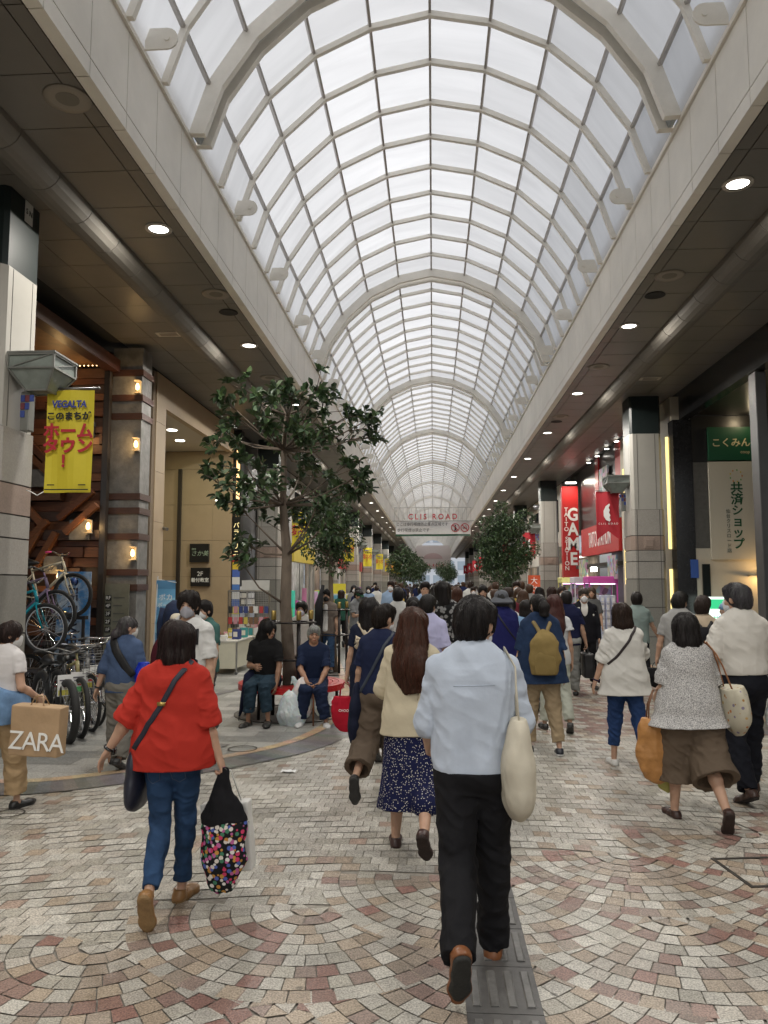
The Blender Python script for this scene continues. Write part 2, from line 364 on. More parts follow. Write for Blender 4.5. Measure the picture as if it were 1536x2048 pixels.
def vault(y0,n,lab):
    """one roof section: n bays of glazing between ribs"""
    t=thing('vault_roof',lab,'glass roof',(0,y0,0),0,'glazed barrel vaults over the street')
    gm=MB()
    for i in range(n):
        ya=.07+i*RIB; yb=ya+RIB
        for k in range(len(PROF)-1):
            (xa,za),(xb,zb)=PROF[k],PROF[k+1]
            v=rg.uniform(.88,1.0)*(.86 if i in (0,n-1) else 1); gm.cur=(.73*v,.735*v,.742*v)
            gm.quad((xa,ya,za),(xb,ya,zb),(xb,yb,zb),(xa,yb,za))
    gm.build('glazing',GLZ,t)
    for i in range(n+1):
        end=i in (0,n)
        o=link('rib',ringrib_me if end else rib_me,IVORY,t); o.location=(0,.07+i*RIB,0)
    o=link('gutter_ring',gut_me,GUT,t); o.location=(0,.07+n*RIB+.115,0)
    for (x,z) in PROF[1:-1]:
        m=MB(); c=(V((0,0,6.9))-V((x,0,z))).normalized(); p=V((x,0,z))+c*.035
        m.bar(p+V((0,.07,0)),p+V((0,.07+n*RIB,0)),.035,.05,up=c); m.build('purlin',STEEL,t)
    if y0<45:
        for sx in (-1,1):
            y=.6+(1.2 if y0>5 else .3)
            while y<n*RIB:
                m=MB(); x0=sx*2.80; x1=sx*2.58; pts=[(x0,7.0)]
                pts=[(x0,7.02),(x0,7.24)]+[(x1+sx*(.0)+ -sx*.11*math.sin(a),7.13+.11*math.cos(a)) for a in np.linspace(0,PI,8)]
                m.prism(pts,1,y,y+.02); m.cyl=None
                m.tube([(x1,y-.012,7.13),(x1,y+.035,7.13)],.028,8)
                m.build('bracket',IVORY,t); y+=2.37
VY=[-20.45,-10.75,-1.05,8.6,18.3,28.0,37.7,47.4,57.1,66.8,76.5,86.2,95.9,105.6,115.3,125.0]
VL=['glazed roof bay overhead nearest the entrance, cut by the picture top','glazed roof bay behind the first grey expansion ring','third glazed roof bay along the arcade','fourth glazed roof bay along the arcade']
for i,y in enumerate(VY): vault(y,10,(['glazed roof bay behind the camera','glazed roof bay just behind the camera']+VL)[i] if i<6 else 'distant glazed roof bay number %d down the arcade'%(i-1))
# soffits with fascia
SEAM=.765; NS=200; YS=-20.125
SOF=mat('soffit_panel',(.138,.126,.11),.42,var=.05,vscale=2,dirt=.1,spec=.5); DUCT=mat('duct_cover',(.165,.152,.132),.7,var=.06,vscale=3,dirt=.1)
FASC=mat('fascia_panel',(.80,.765,.69),.45,var=.04,vscale=2,dirt=.1); DARKV=mat('dark_void',(.03,.028,.025),.9)
for sx,lab in ((-1,'dark panelled canopy ceiling over the left shops with cream fascia'),(1,'dark panelled canopy ceiling over the right shops with cream fascia')):
    t=thing('shop_canopy',lab,'canopy')
    m=MB(); f=MB(); d=MB(); q=MB()
    for i in range(NS):
        ya=YS+i*SEAM+.006; yb=YS+(i+1)*SEAM-.006
        for xa,xb in ((2.99,3.13),(3.142,3.83),(4.27,4.86),(4.872,5.49)):
            m.box((min(sx*xa,sx*xb),ya,ZS),(max(sx*xa,sx*xb),yb,ZS+.03))
        a,bb=sorted((sx*XI,sx*(XI+.12)))
        f.box((a,ya,6.17),(bb,yb,6.97)); f.box((a,ya,6.00),(bb,yb,6.158))
        P=[(sx*(4.05+.215*math.cos(k)),ZS+.02-.2*math.sin(k)) for k in np.linspace(0,PI,10)]
        P=P if sx>0 else P[::-1]; d.prism(P,1,ya,yb)
    a,bb=sorted((sx*(XI+.02),sx*(XI+.14))); q.box((a,YS,6.03),(bb,YS+NS*SEAM,6.96))
    a,bb=sorted((sx*2.98,sx*9.5)); q.box((a,YS,ZS+.032),(bb,YS+NS*SEAM,ZS+.3))
    m.build('ceiling_panel',SOF,t); f.build('fascia',FASC,t); d.build('duct_cover',DUCT,t,False); q.build('ceiling_frame',DARKV,t)
    m=MB(); a,bb=sorted((sx*(XI-.03),sx*(XI+.13))); m.box((a,YS,6.975),(bb,YS+NS*SEAM,7.03)); m.build('fascia_cap',IVORY,t)
    m=MB(); a,bb=sorted((sx*2.9,sx*7)); m.box((a,YS,7.04),(bb,YS+NS*SEAM,7.2)); m.build('canopy_deck',mat('deck',(.3,.3,.3),.9),t)
# downlights
LAMPM=emis('lamp_lens',(1,.97,.88),9.0); TRIM=mat('lamp_trim',(.5,.46,.4),.5)
tr=MB(); tr.lathe([(.114,0),(.16,0),(.16,-.012),(.118,-.016)],n=24); tr_me=tr.mesh('trim',True)
ln=MB(); ln.lathe([(.001,-.004),(.115,-.004),(.115,.004)],n=24); ln_me=ln.mesh('lens')
LG=bpy.data.lights.new('downlight_glow','AREA'); LG.shape='DISK'; LG.size=.26; LG.energy=95*LAMP; LG.color=(1,.95,.86)
def downlight(x,y,lamp,lab):
    t=thing('downlight',lab,'downlight',(x,y,ZS),0,'lit downlights along the canopies')
    link('trim',tr_me,TRIM,t); link('lens',ln_me,LAMPM,t)
    if lamp:
        o=bpy.data.objects.new('glow',LG); COL.objects.link(o); o.parent=t; o.location=(0,0,-.03)
words_=['nearest','second','third','fourth','fifth','sixth','seventh','eighth','ninth','tenth']
for sx,y0 in ((-1,8.72),(1,8.08)):
    for i in range(-5,25):
        y=y0+4.58*i
        if i<10 and i>=0: lab='lit downlight, %s in view along the %s canopy'%(words_[i],'left' if sx<0 else 'right')
        else: lab='far lit downlight in the long row down the %s canopy'%('left' if sx<0 else 'right')
        downlight(sx*3.27,y,i<16,lab)
sp=MB(); sp.lathe([(.09,-.006),(.14,-.006),(.2,-.014),(.205,0),(.09,0)],n=28); sp_me=sp.mesh('trim',True)
gr=MB(); gr.lathe([(.001,-.008),(.1,-.008),(.1,.0)],n=20); gr_me=gr.mesh('grille')
for i,(px,py,lab) in enumerate([(135,197,'large round unlit ceiling speaker at top left'),(432,588,'round unlit ceiling speaker beyond the second left downlight'),(540,755,'faint round ceiling speaker above the leafy tree'),(1339,551,'pale round ceiling speaker behind the duct on the right'),(1197,733,'pale round ceiling speaker between right downlights'),(1121,833,'small pale ceiling speaker further down right canopy')]):
    p=at(px,py,Z=ZS); t=thing('ceiling_speaker',lab,'speaker',(p.x,p.y,ZS)); link('trim',sp_me,mat('speaker_trim',(.25,.22,.18),.5),t); link('grille',gr_me,mat('speaker_grille',(.17,.15,.12),.7),t)
for (px,py,lab) in ((457,624,'dark open recess ring in the left ceiling'),(1310,590,'dark recessed ring in the right ceiling'),(1113,843,'tiny dark recess in the right ceiling')):
    p=at(px,py,Z=ZS); m=MB(); m.lathe([(.14,0),(.15,-.01),(.11,-.012),(.001,-.006)],n=24); o=m.build('ceiling_recess',mat('black_recess',(.012,.012,.012),.8)); o.location=(p.x,p.y,ZS); tag(o,lab,'ceiling recess')
for (px,py,lab) in ((338,668,'rectangular ceiling vent over the timber shop'),(1300,757,'rectangular ceiling vent near the first right pillar')):
    p=at(px,py,Z=ZS); t=thing('ceiling_vent',lab,'vent',(p.x,p.y,ZS)); m=MB(); m.cbox((0,0,-.006),(.42,.22,.012)); m.build('frame',TRIM,t); m=MB(); 
    for k in range(5): m.cbox((0,-.06+k*.03,-.014),(.3,.018,.008))
    m.build('slat',mat('vent_slat',(.3,.27,.23),.5),t)
# ================================================================ PILLARS
SHAFT=mat('pillar_shaft',(.40,.385,.35),.42,var=.04,vscale=2,dirt=.1); COLLAR=mat('pillar_collar',(.010,.018,.018),.42,var=.1)
GRAN=mat('granite',(.345,.325,.295),.55,var=.14,vscale=60,bump=.1,bscale=150,dirt=.15); GRANB=mat('granite_brown',(.31,.235,.195),.55,var=.16,vscale=60,dirt=.15); GRAND=mat('granite_dark',(.22,.212,.19),.6,var=.14,vscale=60,dirt=.15)
JOINT=mat('stone_joint',(.08,.075,.07),.9)
def oct_(w,c): 
    h=w/2; return [(-h,-h+c),(-h+c,-h),(h-c,-h),(h,-h+c),(h,h-c),(h-c,h),(-h+c,h),(-h,h-c)]
def pillar(sx,y,lab):
    t=thing('street_pillar',lab,'pillar',(sx*4.84,y+.4,0),0,'granite based pillars along the arcade')
    m=MB(); m.prism(oct_(.70,.06),2,3.44,5.17); 
    m.build('shaft',SHAFT,t)
    m=MB()
    for x in (-.2,.2): m.box((x-.004,-.353,3.45),(x+.004,-.3505,5.16)); m.box((.353,x-.004,3.45),(-.3505,x+.004,5.16)) if sx>0 else m.box((.3505,x-.004,3.45),(.353,x+.004,5.16))
    m.build('seam',JOINT,t)
    m=MB(); m.prism(oct_(.685,.045),2,5.17,ZS-.002); m.build('collar',COLLAR,t)
    m=MB(); m.prism(oct_(.71,.06),2,0,3.44); m.build('core',JOINT,t)
    zs=[(0,.6,GRAND),(.6,1.25,GRAND),(1.25,1.88,GRAND),(1.88,2.27,GRAN),(2.27,2.52,GRAN),(2.52,2.85,GRANB),(2.85,3.44,GRAN)]
    for k,(a,b_,mm) in enumerate(zs):
        m=MB(); m.prism(oct_(.75,.075),2,a+.008,b_-.008); m.build('stone_block',mm,t)
    m=MB()
    for x in (-.25,.25):
        m.box((x-.006,-.3775,.02),(x+.006,-.3755,3.43))
    m.build('stone_joint',JOINT,t)
    if abs(y)<40:
        m=MB(); m.cbox((0,-.38,2.68),(.24,.02,.24)); m.cbox((0,-.39,2.68),(.17,.02,.17)); m.build('stone_relief',GRANB,t,bevel=.01)
    return t
def lantern(sx,y,lab):
    """faceted glass lantern on the street face of a pillar, over a bracket of coloured tiles"""
    t=thing('pillar_lantern',lab,'lantern',(sx*4.24,y+.42,4.05),0,'pillar lanterns')
    m=MB(); tp=[(-.25,-.25),(.25,-.25),(.25,.25),(-.25,.25)]
    def fr(z0,r0,z1,r1):
        vs=[(x*r0,yy*r0,z0) for x,yy in tp]+[(x*r1,yy*r1,z1) for x,yy in tp]; m.add(vs,[(0,1,5,4),(1,2,6,5),(2,3,7,6),(3,0,4,7),(3,2,1,0),(4,5,6,7)])
    fr(-.19,.46,.02,.97); fr(.02,.97,.17,.97); m.build('lamp_glass',mat('lantern_glass',(.22,.25,.23),.2,var=.2,vscale=5),t)
    m=MB(); FRM=mat('lantern_frame',(.22,.225,.21),.4,metal=.4,var=.1)
    for i in range(4):
        x,yy=tp[i]; x2,y2=tp[(i+1)%4]
        m.bar((x,yy,.17),(x2,y2,.17),.025,.03); m.bar((x,yy,.02),(x2,y2,.02),.02); m.bar((x,yy,.02),(x,yy,.17),.022,up=(1,0,0)); m.bar((x,yy,.02),(x*.47,yy*.47,-.19),.02,up=(1,0,0)); m.bar((x*.47,yy*.47,-.19),(x2*.47,y2*.47,-.19),.02)
        m.bar((x,yy,.02),(x2,y2,.17),.012)
    m.cbox((0,0,.185),(.54,.54,.02)); m.build('frame',FRM,t)
    m=MB(); m.box((.1 if sx>0 else -.2,-.06,-.62),(.2 if sx>0 else -.1,.06,-.19)); m.build('bracket',FRM,t,bevel=.01)
    m=MB()
    for k,(xx,zz) in enumerate([(0,0),(1,0),(2,0),(0,1),(1,1),(0,2)]):
        m.cur=[(.03,.05,.22),(.14,.03,.04),(.04,.07,.28)][(xx+zz)%3]; x0=sx*(.17-xx*.05)
        m.cbox((x0,-.066,-.27-zz*.085),(.045,.012,.07))
    m.build('tile',PRINT,t)
    return t
PL=[7.55,22.3,35.5,46.0,56.5,67,78,89,100,112]; PR=[17.55,32.2,42.5,53,63.5,74,85,96,108]
nm=['nearest','second','third','fourth','fifth','sixth','seventh','eighth','ninth','tenth']
for sx,L,sd_ in ((-1,PL,'left'),(1,PR,'right')):
    for i,y in enumerate(L):
        pillar(sx,y,'%s granite pillar along the %s side with dark collar'%(nm[i],sd_))
        if i<6: lantern(sx,y,'%s glass lantern on the %s pillars'%(nm[i],sd_))
# ================================================================ SHOPS
def slab(t,name,lo,hi,m,col=None,bevel=0): return MB().box(lo,hi).build(name,m,t,col=col,bevel=bevel)
DARKW=mat('dark_wall',(.014,.013,.012),.35,var=.15); 
STONEG=mat('grey_stone_cladding',(.17,.165,.155),.5,var=.35,vscale=5,bump=.4,bscale=14,bdist=.02)
BEIGE=mat('beige_tile',(.40,.30,.19),.5,var=.05,vscale=2,dirt=.08); SEAMC=mat('tile_seam',(.2,.15,.1),.8)
WOOD=mat('rust_timber',attr=True,rough=.5,var=.28,vscale=5,stretch=(1.2,6,14),bump=.3,bscale=9,bdist=.006)
# --- near left side wall, mostly out of the picture
t=thing('side_shop','dark shop wall behind the nearest left pillar at the picture edge','shop',(0,0,0))
slab(t,'wall',(-5.9,-2,0),(-5.55,7.9,ZS-.02),mat('grey_render',(.3,.29,.27),.7,var=.1,dirt=.2)); slab(t,'fascia_band',(-5.55,-2,4.4),(-5.5,7.9,5.4),DARKW)
# --- timber clad bicycle shop
t=thing('timber_shop','dim bicycle shop front clad in rust brown timber relief on the left','shop',(0,0,0))
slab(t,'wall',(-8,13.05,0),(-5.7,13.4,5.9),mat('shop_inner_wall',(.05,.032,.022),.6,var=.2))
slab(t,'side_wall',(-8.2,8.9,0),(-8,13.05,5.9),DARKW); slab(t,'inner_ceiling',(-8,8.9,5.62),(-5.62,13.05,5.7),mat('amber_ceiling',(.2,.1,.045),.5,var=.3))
m=MB(); r=random.Random(5); tc=[(.15,.058,.024),(.105,.038,.018),(.18,.072,.032),(.075,.03,.017),(.13,.062,.035),(.06,.034,.025)]
z=.9
while z<5.6:
    x=-8+r.uniform(0,.4); h=r.uniform(.1,.2)
    while x<-5.75:
        w=r.uniform(.35,1.3); d=r.choice([.03,.06,.09,.14,.2]); m.cur=r.choice(tc)
        if r.random()<.9: m.box((x,13.05-d,z),(min(x+w,-5.72),13.05,z+h-.012))
        x+=w+.01
    z+=h
for k in range(11):
    x=r.uniform(-7.2,-6.1); z=r.uniform(1.6,5.2); m.cur=r.choice(tc[:3]); dx=r.choice([-1,1])*r.uniform(.3,.6); m.bar((x,12.80-.002*k,z),(x+dx,12.80-.002*k,z+r.uniform(.35,.7)),.1,.12,up=(0,1,0))
m.build('timber_cladding',WOOD,t)
for x,z,s_ in ((-6.35,5.0,.36),(-6.0,4.45,.27),(-6.05,2.7,.34),(-6.8,3.6,.3),(-6.5,2.1,.3)): MB().cbox((x,12.86,z),(s_,.12,s_)).build('stone_inset',STONEG,t)
slab(t,'beam',(-5.72,8.9,5.5),(-5.5,13.0,5.72),mat('dark_red_beam',(.055,.02,.014),.4,var=.2)); slab(t,'mullion',(-5.72,12.86,0),(-5.62,12.98,5.49),mat('dark_mullion',(.03,.024,.02),.35))
WARM=(1,.62,.25)
def sconce(t,x,y,z,e=4):
    m=MB(); m.cbox((0,.02,0),(.08,.04,.24)); m.cbox((0,-.05,-.11),(.10,.10,.012)); m.cbox((0,-.05,.11),(.10,.10,.012))
    o=m.build('wall_lamp',mat('lamp_clear',(.35,.3,.22),.2),t); o.location=(x,y,z)
    m=MB(); m.lathe([(.001,-.06),(.03,-.04),(.035,.01),(.02,.06),(.001,.07)],c=(0,-.05,0),n=10); m.build('bulb',emis('warm_bulb',WARM,6),o,True)
    l_=bpy.data.lights.new('wall_glow','POINT'); l_.energy=e*.6*LAMP; l_.color=WARM; l_.shadow_soft_size=.05; q=bpy.data.objects.new('glow',l_); COL.objects.link(q); q.parent=o; q.location=(0,-.16,0)
sconce(t,-6.05,12.76,4.3,7); sconce(t,-6.45,12.80,5.1,8); sconce(t,-6.35,12.8,1.9,6); sconce(t,-5.85,12.76,2.75,5)
m=MB()
for k in range(26): m.lathe([(.001,-.012),(.012,0),(.001,.012)],c=(-7.6+k*.075,12.72,5.55),n=6)
m.build('fairy_light',emis('warm_bulb',WARM,14),t)
# stone column with timber bands
t=thing('banded_column','grey stone column with dark timber bands and three lit sconces','column',(-5.38,13.25,0))
slab(t,'shaft',(-.27,-.2,0),(.27,.25,5.95),STONEG)
m=MB()
for z in (5.5,5.05,4.72,3.3,3.05,2.6,1.98,1.72): m.cur=(.06,.025,.016); m.box((-.29,-.24,z-.06),(.3,.28,z+.05))
m.build('timber_band',WOOD,t)
for z in (5.22,4.2,2.3): sconce(t,.22,-.24,z,7)
t=thing('floor_directory','pale glass floor directory panel on the banded column listing floors','sign',(-5.42,13.0,0))
slab(t,'panel',(-.26,-.05,.62),(.22,-.02,1.78),mat('green_glass',(.17,.17,.13),.15,var=.15)); 
for k,s_ in enumerate(['RF','4F','3F','2F','1F']):
    slab(t,'floor_plate',(-.185,-.058,1.49-k*.135),(-.085,-.051,1.585-k*.135),mat('black_plate',(.01,.01,.01),.4)); letters(s_,.085,mat('white_print',(.8,.8,.78),.6),t,(-.135,-.061,1.537-k*.135),FACE_CAM)
m=MB()
for k in range(5): m.box((-.05,-.053,1.53-k*.135),(.15-.04*(k%2),-.0515,1.55-k*.135))
m.build('directory_line',mat('grey_print',(.08,.08,.07),.6),t)
# beige building with recessed entrance
t=thing('beige_building','warm beige tiled building with a recessed entrance and two green tinted downlights','building',(0,0,0))
m=MB()
for k in range(6): m.box((-5.85,14.75,k*1.0+.003),(-5.47,15.3,k*1.0+.997))
m.build('pier',BEIGE,t); slab(t,'pier_core',(-5.9,14.6,0),(-5.49,15.29,5.99),SEAMC)
slab(t,'lintel',(-5.62,15.3,5.36),(-5.47,20.75,6.0),BEIGE); slab(t,'recess_ceiling',(-7.4,15.3,5.40),(-5.62,20.6,5.6),mat('cream_ceiling',(.5,.45,.36),.6)); slab(t,'recess_back',(-7.5,15.3,0),(-7.4,20.6,5.4),BEIGE)
m=MB()
for k in range(6):
    for x0,x1 in ((-7.4,-6.0),(-5.996,-5.47)): m.box((x0,20.6,k*.98+.003),(x1,20.66,min(k*.98+.977,5.39)))
m.build('end_wall',BEIGE,t); slab(t,'end_wall_core',(-7.4,20.662,0),(-5.5,20.8,6),SEAMC)
slab(t,'door',(-7.38,15.9,0),(-7.3,17.2,4.2),mat('dark_glass',(.012,.015,.015),.06))
slab(t,'door_frame',(-6.95,20.5,0),(-6.86,20.59,4.9),mat('dark_mullion',(.03,.024,.02),.35))
for (px,py) in ((344,860),(360,881)):
    p=at(px,py,Z=5.4); o=link('recess_lamp',ln_me,LAMPM,t); o.location=(p.x,p.y,5.397)
    l_=bpy.data.lights.new('recess_glow','AREA'); l_.shape='DISK'; l_.size=.2; l_.energy=10*LAMP; l_.color=(.95,1,.6); q=bpy.data.objects.new('glow',l_); COL.objects.link(q); q.parent=t; q.location=(p.x,p.y,5.38)
p=at(398,1106,Y=20.5); t=thing('wall_sign','square black wall sign with small pale brush lettering on the beige wall','sign',p)
slab(t,'board',(-.26,0,-.25),(.26,.09,.25),mat('black_plate',(.01,.01,.01),.4)); letters('さか美',.16,mat('pale_green_print',(.35,.45,.33),.6),t,(.02,-.004,-.02),FACE_CAM,shear=.2); letters('喫茶',.06,MATS['pale_green_print'],t,(-.14,-.004,.1),FACE_CAM)
p=at(400,1154,Y=20.5); t=thing('wall_sign','square black wall sign reading 2F above four characters on the beige wall','sign',p)
slab(t,'board',(-.26,0,-.25),(.26,.09,.25),MATS['black_plate']); letters('2F',.17,mat('white_print',(.8,.8,.78),.6),t,(0,-.004,.08),FACE_CAM); letters('着付教室',.125,MATS['white_print'],t,(0,-.004,-.09),FACE_CAM,bold=.002)
p=at(346,1074,Y=18.5); t=thing('security_camera','small grey security camera on the entrance frame of the beige building','camera',(-5.52,15.36,p.z)); slab(t,'mount',(-.02,-.06,-.02),(.02,.0,.02),METAL,(.3,.3,.3)); m=MB(); m.tube([(0,-.05,0),(.16,-.12,-.04)],.035,8); m.build('body',METAL,t,col=(.3,.3,.3))
# tall black blade sign
t=thing('blade_sign','tall narrow black blade sign with glowing gold characters by the beige wall','sign',(-5.36,20.7,0))
slab(t,'case',(-.11,0,2.45),(.11,.3,6.0),MATS['black_plate']); slab(t,'light_strip',(-.02,-.006,3.6),(.07,0,5.5),emis('amber_strip',(1,.62,.25),2.2))
for k,ch in enumerate('パラクリニ'): letters(ch,.17,emis('gold_letters',(1,.8,.35),1.2),t,(0,-.004,3.35-k*.19),FACE_CAM)
t=thing('blade_sign','narrow colourful blade sign with red top and blue yellow squares below the black one','sign',(-5.34,20.66,0))
m=MB(); cs=[(.6,.05,.04),(.7,.5,.05),(.08,.15,.5),(.75,.75,.75),(.08,.2,.55),(.7,.72,.75),(.1,.18,.5),(.75,.65,.1),(.6,.6,.62)]
for k in range(9): m.cur=cs[k]; m.box((-.1,0,2.35-k*.2),(.1,.03,2.545-k*.2))
m.build('sign_face',PRINT,t)
# nobori style blue banner on pole
p=at(330,1200,Y=14.0); t=thing('pole_banner','pale blue pole banner with white lettering by the beige building','banner',(p.x,14.0,0),R(10))
m=MB(); m.tube([(-.2,0,0),(-.14,0,1.92)],.011,6); m.tube([(-.15,0,1.86),(.2,0,1.80)],.007,6); m.build('pole',MATTE,t,col=(.7,.7,.68))
m=MB()
for i in range(8):
    z0,z1=1.84-i*.16,1.84-(i+1)*.16; m.cur=[(.10,.28,.50),(.13,.36,.60),(.25,.48,.66)][i%3]
    m.quad((-.16,.02*math.sin(i),z1),(.18,.03*math.sin(i+1),z1),(.18,.03*math.sin(i),z0),(-.16,.02*math.sin(i-1),z0))
m.build('cloth',PRINT,t); letters('ポカ',.13,mat('white_print'),t,(.02,-.05,1.52),FACE_CAM); letters('ポーシ',.1,MATS['white_print'],t,(.02,-.05,1.38),FACE_CAM)
# sky blue bicycle brand banner standing in the shop
t=thing('roll_banner','tall sky blue roll banner with clouds and sideways dark lettering behind bicycles','banner',(-5.98,12.55,0))
SKYB=mat('cloud_print',(.1,.3,.6),.5); n,l,b=nodes_of(SKYB); nz=n.new('ShaderNodeTexNoise'); nz.inputs['Scale'].default_value=3.2; nz.inputs['Detail'].default_value=6
tcx=n.new('ShaderNodeTexCoord'); l.new(tcx.outputs['Object'],nz.inputs['Vector']); cr=n.new('ShaderNodeValToRGB'); cr.color_ramp.elements[0].position=.42; cr.color_ramp.elements[0].color=(.05,.22,.52,1); cr.color_ramp.elements[1].position=.62; cr.color_ramp.elements[1].color=(.5,.58,.66,1); l.new(nz.outputs['Fac'],cr.inputs[0]); l.new(cr.outputs[0],b.inputs['Base Color'])
slab(t,'sheet',(-.29,0,.3),(.29,.012,1.98),SKYB); slab(t,'foot',(-.3,-.1,0),(.3,.12,.05),METAL,(.5,.5,.5)); letters('FREE POWER',.23,mat('navy_print',(.01,.015,.05),.5),t,(-.02,-.004,1.3),(PI/2,PI/2,0),bold=.004)
letters('Go Smile',.12,MATS['navy_print'],t,(-.05,-.004,.42),FACE_CAM); m=MB(); m.lathe([(.001,0),(.06,.02),(.001,.03)],c=(0,0,0),n=16,T=Matrix.Rotation(PI/2,4,'X')); o=m.build('round_emblem',mat('blue_print',(.03,.08,.3),.4),t,True); o.location=(0,-.002,1.82)
# --- dark right hand building with recess
t=thing('dark_building','dark stone building on the right with a tall recessed entrance and cream inner wall','building',(0,0,0))
DST=mat('dark_polished_stone',(.013,.013,.014),.18,var=.2,vscale=8); MST=mat('mid_grey_panel',(.085,.082,.075),.4,var=.2,vscale=12); CRM=mat('cream_wall',(.44,.40,.325),.6,var=.04,dirt=.06,bump=.15,bscale=25)
slab(t,'lintel',(5.5,-2,5.42),(5.7,17.3,6.02),DST); slab(t,'jamb',(5.34,17.25,0),(at(1391,1040,Y=17.2).x,17.6,5.41),DST); slab(t,'inner_ceiling',(5.7,8,5.5),(8.6,17.25,5.6),DARKW); slab(t,'side_wall',(8.5,8,0),(8.6,17.25,5.5),DARKW)
XP=at(1427,1040,Y=17.2).x; XJ=at(1391,1040,Y=17.2).x; slab(t,'stone_panel',(XJ+.003,17.3,2.55),(XP,17.5,4.45),MST); slab(t,'upper_panel',(XJ+.003,17.32,4.455),(8.5,17.5,5.5),DARKW); slab(t,'wall',(XJ+.003,17.27,0),(8.5,17.5,2.545),CRM); slab(t,'upper_wall',(XP+.003,17.3,2.55),(8.5,17.5,4.452),CRM)
slab(t,'column',(5.53,13.3,0),(5.71,13.6,5.41),mat('dark_grey_panel',(.055,.056,.058),.35,var=.1),bevel=.01); slab(t,'street_panel',(5.62,9.4,0),(5.80,12.7,5.41),mat('steel_grey_panel',(.10,.105,.11),.3,var=.06,dirt=.1)); slab(t,'near_wall',(5.5,-2,0),(5.7,9.39,5.41),MST)
slab(t,'door',(5.86,17.2,0),(6.02,17.249,2.2),mat('dark_glass')); slab(t,'notice',(5.62,17.22,1.9),(5.78,17.249,2.3),mat('blue_print'))
l_=bpy.data.lights.new('wall_wash','POINT'); l_.energy=15*LAMP; l_.color=WARM; l_.shadow_soft_size=.04; q=bpy.data.objects.new('glow',l_); COL.objects.link(q); q.parent=t; q.location=(7.13,17.0,1.93)
m=MB(); m.tube([(6.85,17.27,1.95),(6.85,17.12,1.97),(7.1,17.1,1.95)],.022,8); m.build('lamp_arm',METAL,t,True,(.3,.27,.22)); m=MB(); m.lathe([(.001,-.04),(.04,-.02),(.045,.03),(.001,.035)],c=(7.13,17.1,1.95),n=12); m.build('lamp_bulb',emis('warm_bulb',WARM,14),t,True)
l_=bpy.data.lights.new('sign_wash','POINT'); l_.energy=8*LAMP; l_.color=(1,.8,.5); l_.shadow_soft_size=.05; q=bpy.data.objects.new('glow',l_); COL.objects.link(q); q.parent=t; q.location=(6.9,16.8,5.4)
t=thing('green_sign','dark green sign board with pale lettering high on the recess wall','sign',(at(1462,900,Y=17.2).x,17.2,4.86))
slab(t,'board',(-.48,0,-.38),(.5,.09,.36),mat('green_board',(.008,.07,.032),.4)); letters('こくみん共済',.21,mat('gold_print',(.55,.48,.28),.5),t,(-.42,-.004,0),FACE_CAM,align='LEFT',bold=.003); letters('coop',.1,MATS['gold_print'],t,(.3,-.004,-.2),FACE_CAM)
t=thing('shop_name_panel','cream panel with vertical dark green characters below the green sign','sign',(at(1464,1030,Y=17.2).x,17.2,3.35))
slab(t,'board',(-.46,0,-1.05),(.5,.08,1.1),mat('cream_board',(.46,.43,.355),.5))
for k,ch in enumerate('共済ショップ'): letters(ch,.27 if k<2 else .25,mat('dark_green_print',(.008,.07,.03),.5),t,(.12,-.004,.5-k*.245),FACE_CAM,bold=.006)
for k,ch in enumerate('仙台クリスロード店'): letters(ch,.1,mat('grey_green_print',(.06,.09,.07),.5),t,(-.08,-.004,.0-k*.108),FACE_CAM)
m=MB()
for k in range(9): m.cur=[(.5,.2,.05),(.5,.4,.05),(.1,.3,.1)][k%3]; a=2*PI*k/9; m.cbox((.12+.13*math.cos(a),-.003,.78+.13*math.sin(a)),(.025,.004,.035))
m.build('dot_ring',PRINT,t)
t=thing('standing_light_sign','small lit white and green standing sign by the recess entrance','sign',(5.98,16.6,0)); slab(t,'case',(-.2,0,.7),(.2,.1,1.5),emis('lit_white',(.85,1,.9),1.3)); slab(t,'legs_frame',(-.18,.02,0),(.18,.08,.69),METAL,(.3,.3,.3)); slab(t,'green_band',(-.2,-.005,1.25),(.2,-.0005,1.45),emis('lit_green',(.05,.6,.25),1.0)); letters('共済',.17,emis('lit_green'  ,(.05,.6,.25),1.0),t,(0,-.004,1.02),FACE_CAM)
# --- cream shop with yellow strips (behind first right pillar)
t=thing('cream_shop','cream rendered shop front with vertical glowing yellow strips behind the right pillar','shop',(0,0,0))
slab(t,'wall',(5.5,18.6,3.0),(5.8,22.4,6.02),CRM); slab(t,'pier',(5.42,17.62,0),(5.8,18.6,6.02),CRM); slab(t,'pier',(5.42,21.9,0),(5.49,22.4,5.9),CRM); slab(t,'amber_panel',(5.46,20.9,.0),(5.53,21.8,4.9),mat('amber_panel',(.6,.42,.2),.5)); slab(t,'shop_interior',(5.9,18.61,0),(6.0,21.9,2.99),mat('dim_interior',(.14,.11,.08),.7,var=.5,vscale=3))
YS_=emis('yellow_strip',(1,.76,.28),1.5)
for lo,hi in (((5.30,17.66,2.55),(5.36,17.70,5.1)),((5.30,17.66,.2),(5.36,17.70,2.1)),((5.38,21.95,3.9),(5.41,22.05,5.0)),((5.38,21.95,1.75),(5.41,22.05,3.3))): slab(t,'light_strip',lo,hi,YS_)
t=thing('projecting_sign','small white lit projecting sign beside the first right pillar','sign',(4.98,20.2,2.95)); slab(t,'case',(-.06,0,-.3),(.3,.1,.25),MATTE,(.6,.58,.55)); slab(t,'face',(-.02,-.006,-.2),(.1,-.001,.2),emis('lit_white2',(1,1,1),1.6))
